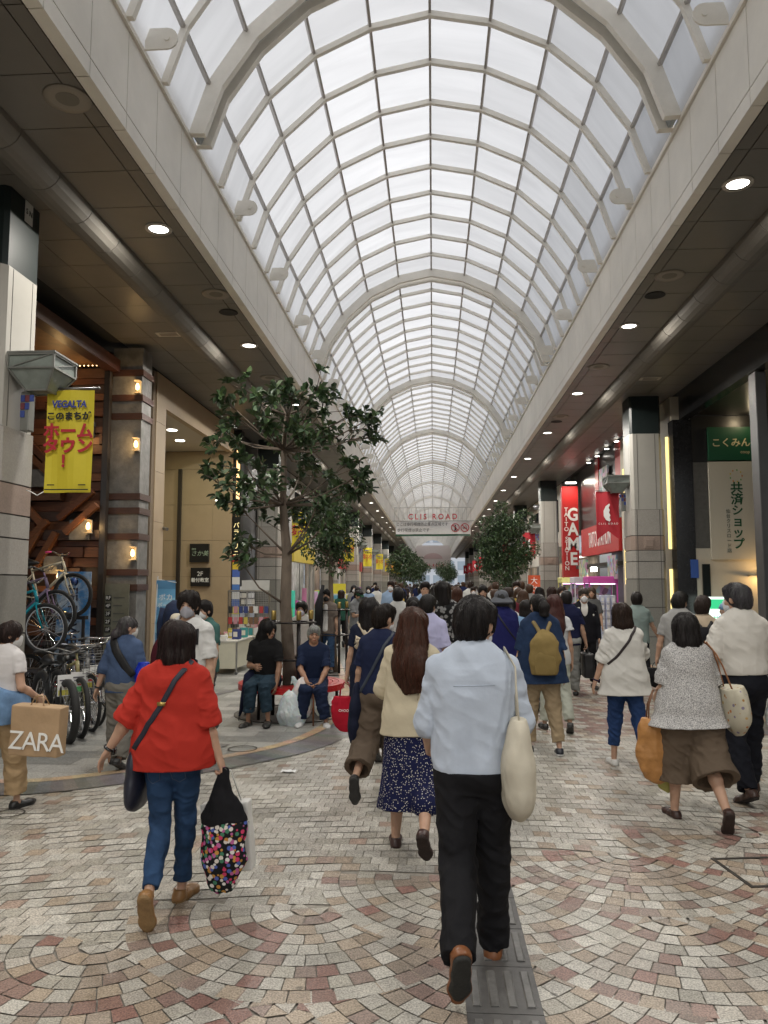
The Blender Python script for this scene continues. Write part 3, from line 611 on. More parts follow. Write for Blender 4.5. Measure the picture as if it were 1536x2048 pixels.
# --- game arcade
t=thing('game_arcade','black and red game arcade front with tall red corner sign','arcade',(0,0,0))
slab(t,'wall',(5.6,22.45,3.7),(5.9,31.6,6.02),mat('black_cladding',(.012,.012,.013),.3)); slab(t,'red_panel',(5.55,22.5,4.3),(5.6,23.6,6.0),mat('red_panel',(.42,.018,.018),.4)); slab(t,'red_panel',(5.55,26.0,4.0),(5.6,26.5,6.0),MATS['red_panel'])
slab(t,'sign_board',(5.36,22.6,2.72),(5.6,28.2,3.68),MATS['red_panel']); letters('TAITO STATION',.74,mat('white_letters',(.8,.8,.78),.4),t,(5.352,25.2,3.2),FACE_L,sx=.58,ext=.006,sp=1.05)
slab(t,'canopy_beam',(5.3,22.5,2.30),(5.9,29,2.42),MATS['black_cladding']); slab(t,'shop_interior',(7.2,22.45,0),(7.3,31.6,3.7),mat('arcade_interior',(.1,.08,.12),.6,var=.6,vscale=2)); slab(t,'inner_ceiling',(5.9,22.45,3.69),(7.2,31.6,3.8),MATS['black_cladding'])
slab(t,'side_pier',(5.3,31.0,0),(5.6,31.6,5.6),CRM)
PST=mat('poster_print',(.3,.25,.25),.5); n,l,b=nodes_of(PST); vz=n.new('ShaderNodeTexVoronoi'); vz.inputs['Scale'].default_value=6; tcx=n.new('ShaderNodeTexCoord'); l.new(tcx.outputs['Object'],vz.inputs['Vector']); hv=n.new('ShaderNodeHueSaturation'); hv.inputs['Saturation'].default_value=.55; hv.inputs['Value'].default_value=.55; l.new(vz.outputs['Color'],hv.inputs['Color']); l.new(hv.outputs[0],b.inputs['Base Color'])
for k,(y0,y1,z0,z1) in enumerate(((24.4,25.6,3.9,5.5),(22.7,23.8,1.9,2.6),(27.0,28.4,1.8,2.6))): tag(slab(None,'wall_poster',(5.49-.2*(k>0),y0,z0),(5.54-.2*(k>0),y1,z1),PST),['tall faded poster high on the game arcade front','pastel poster under the near end of the red arcade board','pale poster under the far end of the red arcade board'][k],'poster')
l_=bpy.data.lights.new('arcade_spot','AREA'); l_.size=.4; l_.energy=70*LAMP; l_.color=(1,.98,.9); q=bpy.data.objects.new('glow',l_); COL.objects.link(q); q.parent=t; q.location=(5.25,26,2.28)
m=MB(); m.cbox((5.33,26,2.24),(.1,.55,.14)); m.build('flood_lamp',emis('flood_lens',(1,1,.92),14),t)
for y in (22.9,24.2,25.6,27.0):
    o=link('front_lamp',ln_me,LAMPM,t); o.location=(5.45,y,5.96); o.scale=(.6,.6,1)
t=thing('corner_sign','tall red vertical sign with stacked white letters at the game arcade','sign',(5.22,29.5,0))
slab(t,'case',(-.3,0,1.0),(.3,.35,5.45),MATS['red_panel'])
for k,ch in enumerate('GAME'): letters(ch,.66,MATS['white_letters'],t,(.09,-.006,4.35-k*.56),FACE_CAM,sx=.85,bold=.02)
for k,ch in enumerate('TAITO STATION'):
    if ch!=' ': letters(ch,.22,MATS['white_letters'],t,(-.16,-.006,4.55-k*.185),FACE_CAM,bold=.004)
l_=bpy.data.lights.new('sign_glow','AREA'); l_.size=.3; l_.energy=40*LAMP; l_.color=(1,.9,.75); q=bpy.data.objects.new('glow',l_); COL.objects.link(q); q.parent=t; q.location=(0,-.35,5.6)
slab(t,'sign_lamp',(-.2,-.3,5.52),(.2,-.2,5.58),emis('flood_lens2',(1,.95,.85),4))
# claw machines
def claw(x,y,col,lab,seed):
    r=random.Random(seed); t=thing('claw_machine',lab,'claw machine',(x,y,0),0,'prize machines outside the game arcade')
    slab(t,'cabinet',(-.42,-.4,0),(.42,.4,.82),PAINT,(.62,.6,.64),bevel=.02); slab(t,'canopy',(-.43,-.41,1.78),(.43,.41,1.98),PAINT,col,bevel=.02); 
    for sx in (-.4,.4):
        for sy in (-.38,.38): MB().cbox((sx,sy,1.3),(.04,.04,.955)).build('corner_post',PAINT,t,col=col)
    slab(t,'back_panel',(-.38,.34,.83),(.38,.37,1.77),PST); slab(t,'light_bar',(-.36,-.3,1.745),(.36,-.22,1.775),emis('pink_tube' if col[0]>.4 else 'white_tube',(1,.55,.95) if col[0]>.4 else (.8,.85,1),3.5))
    m=MB()
    for k in range(26):
        m.cur=[(.7,.12,.3),(.75,.6,.1),(.75,.75,.78),(.15,.3,.6),(.6,.3,.55)][r.randrange(5)]; c=(r.uniform(-.32,.32),r.uniform(-.3,.28),r.uniform(.88,1.18)); s_=r.uniform(.07,.12); m.lathe([(.001,-s_*.6),(s_*.55,-s_*.35),(s_*.62,0),(s_*.4,s_*.5),(.001,s_*.62)],c=c,n=8)
    tag(m.build('prize',PRINT,t),kind='stuff'); slab(t,'control_shelf',(-.42,-.5,.78),(.42,-.405,.85),PAINT,(.7,.66,.7)); slab(t,'prize_door',(-.3,-.412,.25),(.05,-.404,.5),mat('dark_glass')); slab(t,'glass_front',(-.36,-.372,.84),(.36,-.366,1.76),MATS.get('clear_glass') or cg())
def cg():
    m=bpy.data.materials.new('clear_glass'); m.use_nodes=True; n=m.node_tree.nodes; l=m.node_tree.links; n.clear(); o=n.new('ShaderNodeOutputMaterial'); a=n.new('ShaderNodeBsdfTransparent'); g=n.new('ShaderNodeBsdfGlossy'); g.inputs['Roughness'].default_value=.03; x=n.new('ShaderNodeMixShader'); f=n.new('ShaderNodeFresnel'); l.new(f.outputs[0],x.inputs[0]); l.new(a.outputs[0],x.inputs[1]); l.new(g.outputs[0],x.inputs[2]); l.new(x.outputs[0],o.inputs[0]); MATS['clear_glass']=m; return m
claw(4.98,23.4,(.62,.08,.42),'magenta framed claw machine nearest the cream shop',1); claw(5.0,25.8,(.65,.62,.66),'white framed claw machine behind the magenta one',2); claw(4.95,28.0,(.6,.58,.2),'yellow topped claw machine farther along the arcade front',3)
t=thing('capsule_rack','pale blue and white capsule toy rack in front of the magenta machine','toy rack',(4.78,21.9,0))
for k in range(4):
    slab(t,'column_unit',(-.3+k*.15,-.1,.1),(-.19+k*.15,.1,1.45),PAINT,(.55,.6,.75),bevel=.01)
    m=MB()
    for j in range(6): m.cbox((-.245+k*.15,-.13,.25+j*.2),(.09,.06,.02)); m.cbox((-.245+k*.15,-.105,.33+j*.2),(.07,.01,.1))
    m.build('chute',GLOSS,t,col=(.75,.78,.85))
slab(t,'base',(-.33,-.14,0),(.33,.14,.1),PAINT,(.5,.5,.52))
# --- distant shops
def shop(sx,y0,y1,seed):
    r=random.Random(seed); side='left' if sx<0 else 'right'
    wc=r.choice([(.50,.46,.40),(.36,.34,.31),(.55,.52,.46),(.10,.10,.11),(.42,.36,.28),(.2,.2,.21)]); sc=r.choice([(.45,.03,.03),(.62,.6,.55),(.03,.06,.18),(.55,.42,.06),(.05,.05,.05),(.06,.22,.10)])
    cn=lambda c:{.50:'beige',.36:'grey',.55:'cream',.10:'black',.42:'tan',.2:'dark grey'}.get(c[0],'pale'); sn={.45:'red',.62:'white',.03:'navy',.55:'yellow',.05:'black',.06:'green'}[sc[0]]
    t=thing('street_shop','%s shop front with %s sign band about %d metres along on the %s'%(cn(wc),sn,int(round(y0/5)*5),side),'shop',(0,0,0),0,'shop fronts along the arcade')
    X=lambda a:sx*a
    def sl(nm,a,b,m,c=None):
        lo=(min(X(a[0]),X(b[0])),a[1],a[2]); hi=(max(X(a[0]),X(b[0])),b[1],b[2]); return slab(t,nm,lo,hi,m,c)
    sl('wall',(5.5,y0+.02,3.35),(5.75,y1-.02,ZS-.02),PAINT,wc); sl('sign_board',(5.38,y0+.3,2.62),(5.6,y1-.3,3.3),PAINT,sc)
    sl('side_pier',(5.5,y0+.02,0),(5.75,y0+.35,3.345),PAINT,wc); sl('side_pier',(5.5,y1-.35,0),(5.75,y1-.02,3.345),PAINT,wc)
    sl('shop_interior',(7,y0+.4,.01),(7.1,y1-.4,2.95),mat('lit_interior%d'%(seed%3),[(.5,.42,.32),(.42,.43,.45),(.3,.25,.2)][seed%3],.7,var=.6,vscale=1.5)); sl('inner_ceiling',(5.6,y0+.36,2.62+.32),(7.1,y1-.36,3.05),MATTE,(.6,.58,.53)); sl('interior_lamp',(5.9,y0+.7,2.915),(6.7,y1-.7,2.935),emis('shop_lamps',(1,.93,.8),2.2))
    m=MB(); ym=(y0+y1)/2
    for y in (y0+.36,ym,y1-.4): m.box((min(X(5.6),X(5.65)),y,0),(max(X(5.6),X(5.65)),y+.04,2.6))
    m.build('window_frame',METAL,t,col=(.25,.25,.25))
    mm=MB(); mm.cur=None
    for k in range(int((y1-y0-1)*2)):
        mm.cur=tuple(r.uniform(.05,.7) for _ in range(3)); y=y0+.6+k*.5; h=r.uniform(.5,1.6); mm.box((min(X(5.8),X(6.3)),y,0),(max(X(5.8),X(6.3)),y+.4,h))
    tag(mm.build('goods_display',PRINT,t),kind='stuff')
    if r.random()<.6:
        sl('upper_window',(5.45,y0+1,4.0),(5.52,y1-1,5.4),mat('dark_glass'))
seed=20
for sx,ys in ((-1,[23.3,29.3,35.3,42,48,55,62,70,78,88,98,110,122]),(1,[33.0,39,45,52,59,66,74,82,92,102,112,122])):
    for a,b_ in zip(ys[:-1],ys[1:]): shop(sx,a,b_,seed); seed+=1
t=thing('black_shop','black fronted shop with grey ribbed panel just past the second left pillar','shop',(0,0,0)); slab(t,'wall',(-5.6,20.82,0),(-5.4,23.2,6.0),mat('dark_wall'))
m=MB()
for k in range(30): m.box((-5.49,26.0+k*.1,0),(-5.42,26.06+k*.1,4.2))
m.build('ribbed_panel',PAINT,t,col=(.42,.43,.44)); slab(t,'dark_front',(-5.48,23.35,0),(-5.3,25.9,4.6),MATS['dark_wall']); slab(t,'white_post',(-5.2,23.5,.3),(-5.15,23.55,3.3),emis('white_line',(1,1,1),1.5)); slab(t,'cream_door',(-5.3,24.2,0),(-5.28,24.9,2.9),mat('cream_wall'))
# ---------------------------------------------------------------- banners on the left pillars
YEL=mat('yellow_cloth',(.66,.55,.035),.7,var=.05,vscale=3,bump=.1,bscale=6,bdist=.02)
def grid(m,x0,x1,z0,z1,nx,nz,fy,tail=0):
    for i in range(nx):
        for j in range(nz):
            P=[]
            for a,c in ((i,j),(i+1,j),(i+1,j+1),(i,j+1)):
                u=a/nx;w=c/nz; x=x0+(x1-x0)*u; zb=z0+tail*(1-abs(2*u-1)); z=zb+(z1-zb)*w; P.append((x,fy(u,w),z))
            m.quad(*P)
    return m
bm=grid(MB(),-.26,.26,-1.13,0,8,12,lambda u,w:.02*math.sin(u*5+w*3)*(1-w)+.012*math.sin(u*9)).mesh('cloth',True)
ynames=['yellow hometown banner on the nearest left pillar with large red characters','yellow banner half hidden by the big leafy tree trunk','yellow banner behind the small tree on the left','fourth yellow banner down the left pillars','fifth yellow banner down the left pillars','sixth yellow banner down the left pillars','seventh small yellow banner far down the left','eighth tiny yellow banner far down the left']
BLUEP=mat('royal_blue_print',(.04,.06,.30),.5); REDP=mat('crimson_print',(.46,.02,.035),.5); BLKP=mat('black_print',(.012,.012,.012),.5)
for i,y in enumerate(PL[:8]):
    t=thing('hanging_banner',ynames[i],'banner',(-3.95,y+.5,3.9),R(2),'yellow banners on the left pillars')
    link('cloth',bm,YEL,t); m=MB(); m.tube([(-.36,0,.02),(.3,0,.02)],.013,8); m.lathe([(.001,-.02),(.022,0),(.001,.02)],c=(.31,0,.02),n=8); m.build('rod',METAL,t,True,(.2,.2,.2))
    yy=-.035
    letters('ホーム',.185,REDP,t,(0,yy,-.47),FACE_CAM,bold=.007); letters('タウン',.185,REDP,t,(0,yy,-.63),FACE_CAM,bold=.007); letters('！',.17,REDP,t,(0,yy,-.80),FACE_CAM,bold=.006)
    letters('このまちが',.098,BLKP,t,(0,yy,-.30),FACE_CAM,bold=.004)
    letters('VEGALTA',.105,BLUEP,t,(0,yy,-.165),FACE_CAM,bold=.004,sx=.84,shear=.1); letters('SENDAI',.035,BLKP,t,(0,yy,-.222),FACE_CAM,sp=1.5)
    if i<3:
        m=MB(); m.cbox((0,yy,-1.10),(.48,.002,.012)); m.cbox((-.17,yy,-1.05),(.08,.002,.012)); m.cbox((.17,yy,-1.05),(.08,.002,.012)); m.build('small_print',BLKP,t)
        m=MB(); m.tube([(-.26,0,-1.12),(-.33,.0,-1.16),(-.40,.01,-1.12),(-.46,.02,-1.1)],.006,6); m.build('tie_cord',MATTE,t,True,(.7,.7,.68))
# red swallowtail flags on the right pillars
rm=grid(MB(),-.26,.26,-1.12,0,8,12,lambda u,w:.02*math.sin(u*6+w*4)*(1-w)+.012*math.sin(u*9),.2).mesh('cloth',True)
REDC=mat('red_cloth',(.40,.018,.03),.7,var=.05,vscale=3)
rn=['red swallowtail flag with white wing emblem on the first right pillar','second red swallowtail flag partly behind the dense tree','third red flag down the right pillars','fourth red flag down the right pillars','fifth red flag down the right pillars','sixth red flag down the right pillars','seventh red flag far down the right','eighth tiny red flag far down the right']
fy=[PR[0],PR[1],PR[2],PR[3],PR[4],PR[5],PR[6],PR[7]]
for i,y in enumerate(fy):
    t=thing('hanging_flag',rn[i],'flag',(4.05,y+.5,3.9),R(-2),'red flags on the right pillars'); link('cloth',rm,REDC,t)
    m=MB(); m.tube([(-.28,0,.02),(.36,0,.02)],.013,8); m.build('rod',METAL,t,True,(.2,.2,.2))
    m=MB(); pts=[(.03,-.28),(-.05,-.34),(-.10,-.45),(-.10,-.57),(-.05,-.66),(.03,-.70),(.055,-.66),(.03,-.60),(.05,-.55),(.02,-.49),(.04,-.43),(.015,-.38),(.045,-.31)]
    m.prism(pts,1,-.04,-.036); m.build('wing_emblem',mat('white_print'),t); letters('CLIS ROAD',.06,MATS['white_print'],t,(0,-.038,-.75),FACE_CAM,sp=1.6)
# overhead banner and gantry
t=thing('street_banner','white overhead banner with two no smoking discs strung across the arcade','banner',(0,53,0))
g=grid(MB(),-2.55,2.6,5.12,6.0,20,4,lambda u,w:.05*math.sin(u*14)+.03*math.sin(w*4+u*5)).build('cloth',mat('white_cloth',(.8,.8,.8),.7,var=.04),t,True)
g=grid(MB(),-2.55,2.6,4.98,5.118,20,1,lambda u,w:.05*math.sin(u*14)+.03*math.sin(u*5)).build('green_hem',mat('green_board'),t)
letters('ここは歩行喫煙防止重点区域です',.27,BLKP,t,(-.72,-.12,5.78),FACE_CAM,sx=.88); letters('歩行喫煙は禁止です',.27,BLKP,t,(-2.45,-.12,5.38),FACE_CAM,align='LEFT',sx=.92)
for x in (1.55,2.2):
    m=MB(); m.tube([(x+.27*math.cos(a),-.13,5.55+.27*math.sin(a)) for a in np.linspace(0,2*PI,28)[:-1]],.03,6,True); m.bar((x-.19,-.13,5.74),(x+.19,-.13,5.36),.05,.03,up=(0,1,0)); m.build('prohibition_ring',REDP,t)
    m=MB(); 
    if x<2: m.cbox((x,-.115,5.52),(.1,.02,.22)); m.cbox((x,-.115,5.7),(.08,.02,.08)); m.bar((x,-.115,5.42),(x-.1,-.115,5.32),.05); m.bar((x,-.115,5.42),(x+.08,-.115,5.33),.05)
    else: m.cbox((x,-.115,5.52),(.3,.02,.06)); m.bar((x+.1,-.115,5.58),(x+.05,-.115,5.7),.03)
    m.build('pictogram',BLKP,t)
m=MB(); m.tube([(-2.9,0,6.03),(2.9,0,6.03)],.025,6); m.build('support_bar',METAL,t,col=(.45,.45,.43))
def gantry(y,lab,z):
    t=thing('arcade_gantry',lab,'gantry',(0,y,0)); m=MB()
    for zz in (z,z+.95): m.tube([(-2.8,0,zz),(2.8,0,zz)],.03,6)
    for k in range(-9,10): m.tube([(k*.3,0,z),(k*.3,0,z+.95)],.012,5)
    m.build('frame',METAL,t,col=(.5,.48,.44)); letters('CLIS ROAD',.55,mat('pink_red_letters',(.62,.05,.06),.5),t,(0,-.04,z+.28),FACE_CAM,sx=.9,bold=.01,ext=.03,sp=1.5)
gantry(54.5,'steel gantry with red raised letters above the overhead banner',6.15); 
t=thing('arcade_gantry','far pink and white gate sign with red letters at the arcade end','gantry',(0,121,0)); slab(t,'board',(-2.8,0,3.9),(2.8,.2,7.6),MATTE,(.72,.64,.6)); letters('CLIS ROAD',.62,MATS['pink_red_letters'],t,(0,-.02,4.45),FACE_CAM,bold=.01,sp=1.5,sx=.8); m=MB(); m.prism([(1.5*math.cos(a),5.5+.9*math.sin(a)) for a in np.linspace(0,PI,14)],1,-.05,-.005); m.build('arched_panel',MATTE,t,col=(.62,.45,.43))
# building closing the far end of the view
t=thing('end_building','pale bluish office building closing the view beyond the arcade','building',(0,190,0)); slab(t,'wall',(-40,0,0),(40,10,26),MATTE,(.5,.53,.57))
m=MB()
for i in range(-13,13):
    for k in range(7): m.box((i*3,-.06,1.5+k*3.4),(i*3+2.2,-.005,3.6+k*3.4))
m.build('window_band',mat('blue_glass',(.30,.36,.42),.1),t)
t=thing('crossing_sign','yellow lit shop sign band at the far arcade mouth','sign',(0,133,0)); slab(t,'board',(-3.0,0,4.6),(3.0,.3,5.4),emis('far_yellow',(1,.8,.3),.8))
# ================================================================ TREES
LEAF=mat('glossy_leaf',attr=True,rough=.38,var=.2,vscale=3,spec=.45); BARK=mat('bark',(.14,.11,.085),.85,var=.3,vscale=9,bump=.6,bscale=30,bdist=.01,stretch=(1,1,.35))
def leaf(m,p,d,n_,L,w,fold=.25):
    d=d.normalized(); s=d.cross(n_); s=s.normalized() if s.length>1e-4 else d.orthogonal().normalized(); u=s.cross(d)
    P=[p,p+d*L*.3+s*w*.42+u*w*fold,p+d*L*.68+s*w*.5+u*w*fold*.8,p+d*L-u*L*.12,p+d*L*.68-s*w*.5+u*w*fold*.8,p+d*L*.3-s*w*.42+u*w*fold,p+d*L*.5-u*L*.03]
    m.add(P,[(0,1,6),(1,2,6),(2,3,6),(3,4,6),(4,5,6),(5,0,6)])
def rv(r): 
    while True:
        v=V((r.uniform(-1,1),r.uniform(-1,1),r.uniform(-1,1)))
        if .05<v.length<1: return v.normalized()
LC=[(.034,.062,.025),(.045,.078,.030),(.028,.052,.022),(.06,.095,.038),(.04,.068,.036)]
def big_tree():
    r=random.Random(21); LB=1.25; base=at(583,1428,Z=0); t=thing('broadleaf_tree','large leaved tree growing through the red ring bench','tree',(base.x,base.y,0))
    o=V((base.x,base.y,0)); Y0=base.y
    tp=[at(583,1428,Z=0)]+[at(x,y,Y=Y0) for x,y in ((578,1330),(571,1210),(574,1110),(566,1010),(568,900),(572,830))]
    tp=[p-o for p in tp]; tp[0].z=0
    m=MB(); m.tube(tp,[.13,.088,.08,.07,.052,.038,.02],12)
    cl=[(440,790),(485,775),(520,800),(470,830),(590,775),(640,770),(665,800),(700,830),(620,815),(575,830),(530,850),(470,880),(435,870),(420,955),(455,945),(490,965),(520,920),(560,890),(610,880),(655,870),(690,880),(735,870),(745,835),(640,930),(690,930),(720,950),(745,975),(600,950),(560,970),(520,1000),(440,1000),(480,1015),(590,1010),(640,1000),(670,985),(620,1040),(565,1045),(660,1040),(500,1095),(470,1105),(580,800),(550,775),(650,840),(610,920),(540,945),(700,975),(480,910),(590,860)]
    lf=MB(); an=[p for p in tp[2:]]
    for (px,py) in cl:
        dy=r.uniform(-.95,.95); e=at(px,py,Y=Y0+dy)-o
        a=min((q for q in an if q.z<e.z+.1),key=lambda q:(q-e).length+abs(q.z-(e.z-.6))*.6,default=tp[2])
        mid=(a+e)/2+V((0,0,-.08))+rv(r)*.06; m.tube([a,mid,e],[.020,.012,.005],6)
        dirb=(e-mid).normalized()
        for k in range(6):
            c=e+rv(r)*r.uniform(.03,.26)+V((0,0,-.02)); d0=(dirb+rv(r)*.8).normalized(); m.tube([mid+(e-mid)*r.uniform(.4,1),c],[.006,.004],5)
            nl=r.randint(6,9); ax=d0.orthogonal().normalized()
            for i in range(nl):
                q=Matrix.Rotation(2*PI*i/nl+r.uniform(-.3,.3),3,d0)@ax; d=(q+d0*r.uniform(.2,.9)+V((0,0,-.15))).normalized()
                kk=r.uniform(.8,1.75); cc=r.choice(LC); lf.cur=tuple(x*kk for x in cc); L=r.uniform(.09,.16); leaf(lf,c+d0*r.uniform(-.05,.02),d,(V((0,0,1))+rv(r)*.6),L,L*.56)
    m.build('trunk',BARK,t,True); lf.build('crown',LEAF,t); return base
TB=big_tree()
def small_leaf_crown(r,clumps,nleaf,L,cols):
    lf=MB(); C=sum((c*s for c,s in clumps),V())/sum(s for c,s in clumps)
    for c,s in clumps:
        for k in range(int(nleaf*s*s)):
            d=rv(r); p=c+d*s*r.uniform(.55,1.05)**.7; kk=r.uniform(.8,1.7); cc=r.choice(cols); lf.cur=tuple(x*kk for x in cc)
            dd=(d*.8+rv(r)+V((0,0,-.25))).normalized(); l_=L*r.uniform(.7,1.25); leaf(lf,p,dd,(V((0,0,1))+rv(r)*.7),l_,l_*.45)
    return lf
def tree(name,lab,base,trunk_h,rx,rz,zc,ncl,nleaf,L,seed,lean=0,group=None):
    r=random.Random(seed); t=thing(name,lab,'tree',(base[0],base[1],0),0,group); m=MB(); top=V((lean,0,zc+rz*.5)); m.tube([(0,0,0),(lean*.3,0,trunk_h*.6),(lean*.6,0,trunk_h),top],[.08,.06,.05,.012],8)
    clumps=[]
    for k in range(ncl):
        d=rv(r); q=r.uniform(.35,.95); c=V((lean*.7+d.x*rx*q,d.y*rx*q,zc+d.z*rz*q)); s=r.uniform(.2,.36)*max(rx,.7); clumps.append((c,s)); a=V((lean*.6,0,max(trunk_h*.8,min(c.z-.25,zc)))); m.tube([a,(a+c)/2+rv(r)*.05,c],[.022,.013,.004],5)
    m.build('trunk',BARK,t,True); small_leaf_crown(r,clumps,nleaf,L,LC).build('crown',LEAF,t); return t
b2=at(668,1345,Z=0); tree('young_tree','small leaved young tree inside the second tree guard',b2,1.6,.62,1.05,2.9,38,2300,.085,31,-.12)
b4=at(1022,1262,Z=0); tree('street_tree','dense dark green tree on the right in front of the second pillar',(at(1010,1100,Y=24.5).x,24.5),1.5,.92,1.35,2.95,64,2600,.095,33)
b3=at(812,1240,Z=0); T3=tree('street_tree','rounded dark tree down the left side near the far yellow banners',(at(808,1100,Y=39).x,39,0),1.7,.85,1.0,2.85,50,900,.14,35)
for k,(x,y,lab) in enumerate([(at(838,1100,Y=60).x,60,'far leafy tree behind the rounded left tree'),(at(892,1100,Y=68).x,68,'far leafy tree beyond the red flags on the right'),(-2.0,78,'small distant tree on the left near the arcade end'),(1.9,88,'small distant tree on the right near the arcade end')]):
    c=copy_tree(T3); c.location=(x,y,0); c.rotation_euler.z=k*1.3; c['label']=lab
# tree grates
def grate(c,r0,lab):
    t=thing('tree_grate',lab,'tree grate',(*c,0)); m=MB(); m.lathe([(r0,.006),(r0,.018),(r0*.93,.018),(r0*.93,.008)],n=40); m.build('rim',mat('cast_iron'),t); m=MB(); m.lathe([(r0*.92,.008),(.12,.0125)],n=32); m.build('plate',mat('soil_plate',(.10,.09,.08),.8,var=.4,vscale=25),t)
grate((TB.x,TB.y),.78,'round iron tree grate under the red ring bench'); grate((b2.x,b2.y),.62,'round iron tree grate around the young tree'); grate((at(1010,1100,Y=24.5).x,24.5),.7,'round iron grate under the dense right tree')
def guard(c,lab,cap=True,h=1.3,r0=.27):
    t=thing('tree_guard',lab,'tree guard',(*c,0)); BK=mat('dark_steel',(.025,.02,.02),.4,metal=.4)
    for k in range(4):
        a=2*PI*k/4+.5; x,y=r0*math.cos(a),r0*math.sin(a); m=MB(); m.tube([(x,y,0),(x,y,h)],.028,8); q=m.build('post',BK,t,True)
        m=MB(); m.lathe([(.031,h-.01),(.034,h+.0),(.034,h+.1),(.028,h+.115),(.001,h+.117)],c=(x,y,0),n=12); m.build('brass_cap',mat('brass',(.45,.32,.10),.3,metal=.8,var=.15),q,True)
    for z in (h-.06,h*.57):
        m=MB(); m.lathe([(r0+.06,z),(r0+.06,z+.02),(r0-.05,z+.02),(r0-.05,z),(r0+.06,z)],n=24); m.build('hoop',BK,t)
guard((TB.x,TB.y),'dark steel tree guard with brass caps behind the seated pair'); guard((b2.x,b2.y),'dark steel tree guard with brass caps around the young tree')
m=MB(); m.tube([(0,0,.95),(.02,0,1.35),(.10,.02,1.75)],[.07,.085,.03],10); m.tube([(.08,0,1.6),(.2,0,1.66)],.03,8)
o=m.build('tree_wrap',mat('black_fabric',(.01,.01,.012),.9,bump=.4,bscale=20),None,True); o.location=(b2.x-.3,b2.y-.25,0); tag(o,'black fabric bundle tied upright to the young tree guard','bundle')
# ring bench
t=thing('ring_bench','red ring bench on dark legs around the large leaved tree','bench',(TB.x,TB.y,0)); m=MB()
for k in range(4):
    ra=.40+k*.085; m.lathe([(ra,.405),(ra+.075,.405),(ra+.075,.44),(ra,.44),(ra,.405)],n=44)
m.build('seat',mat('red_seat',(.42,.012,.014),.3,var=.1,vscale=10),t)
m=MB(); m.lathe([(.70,.36),(.73,.36),(.73,.404),(.70,.404),(.70,.36)],n=44); m.build('seat_rim',MATS['red_seat'],t)
for k in range(8):
    a=2*PI*k/8+.2; m=MB(); m.tube([(.62*math.cos(a),.62*math.sin(a),0),(.62*math.cos(a),.62*math.sin(a),.404)],.022,8); m.tube([(.42*math.cos(a),.42*math.sin(a),.39),(.70*math.cos(a),.70*math.sin(a),.39)],.016,6); m.build('leg',mat('dark_steel'),t,True)
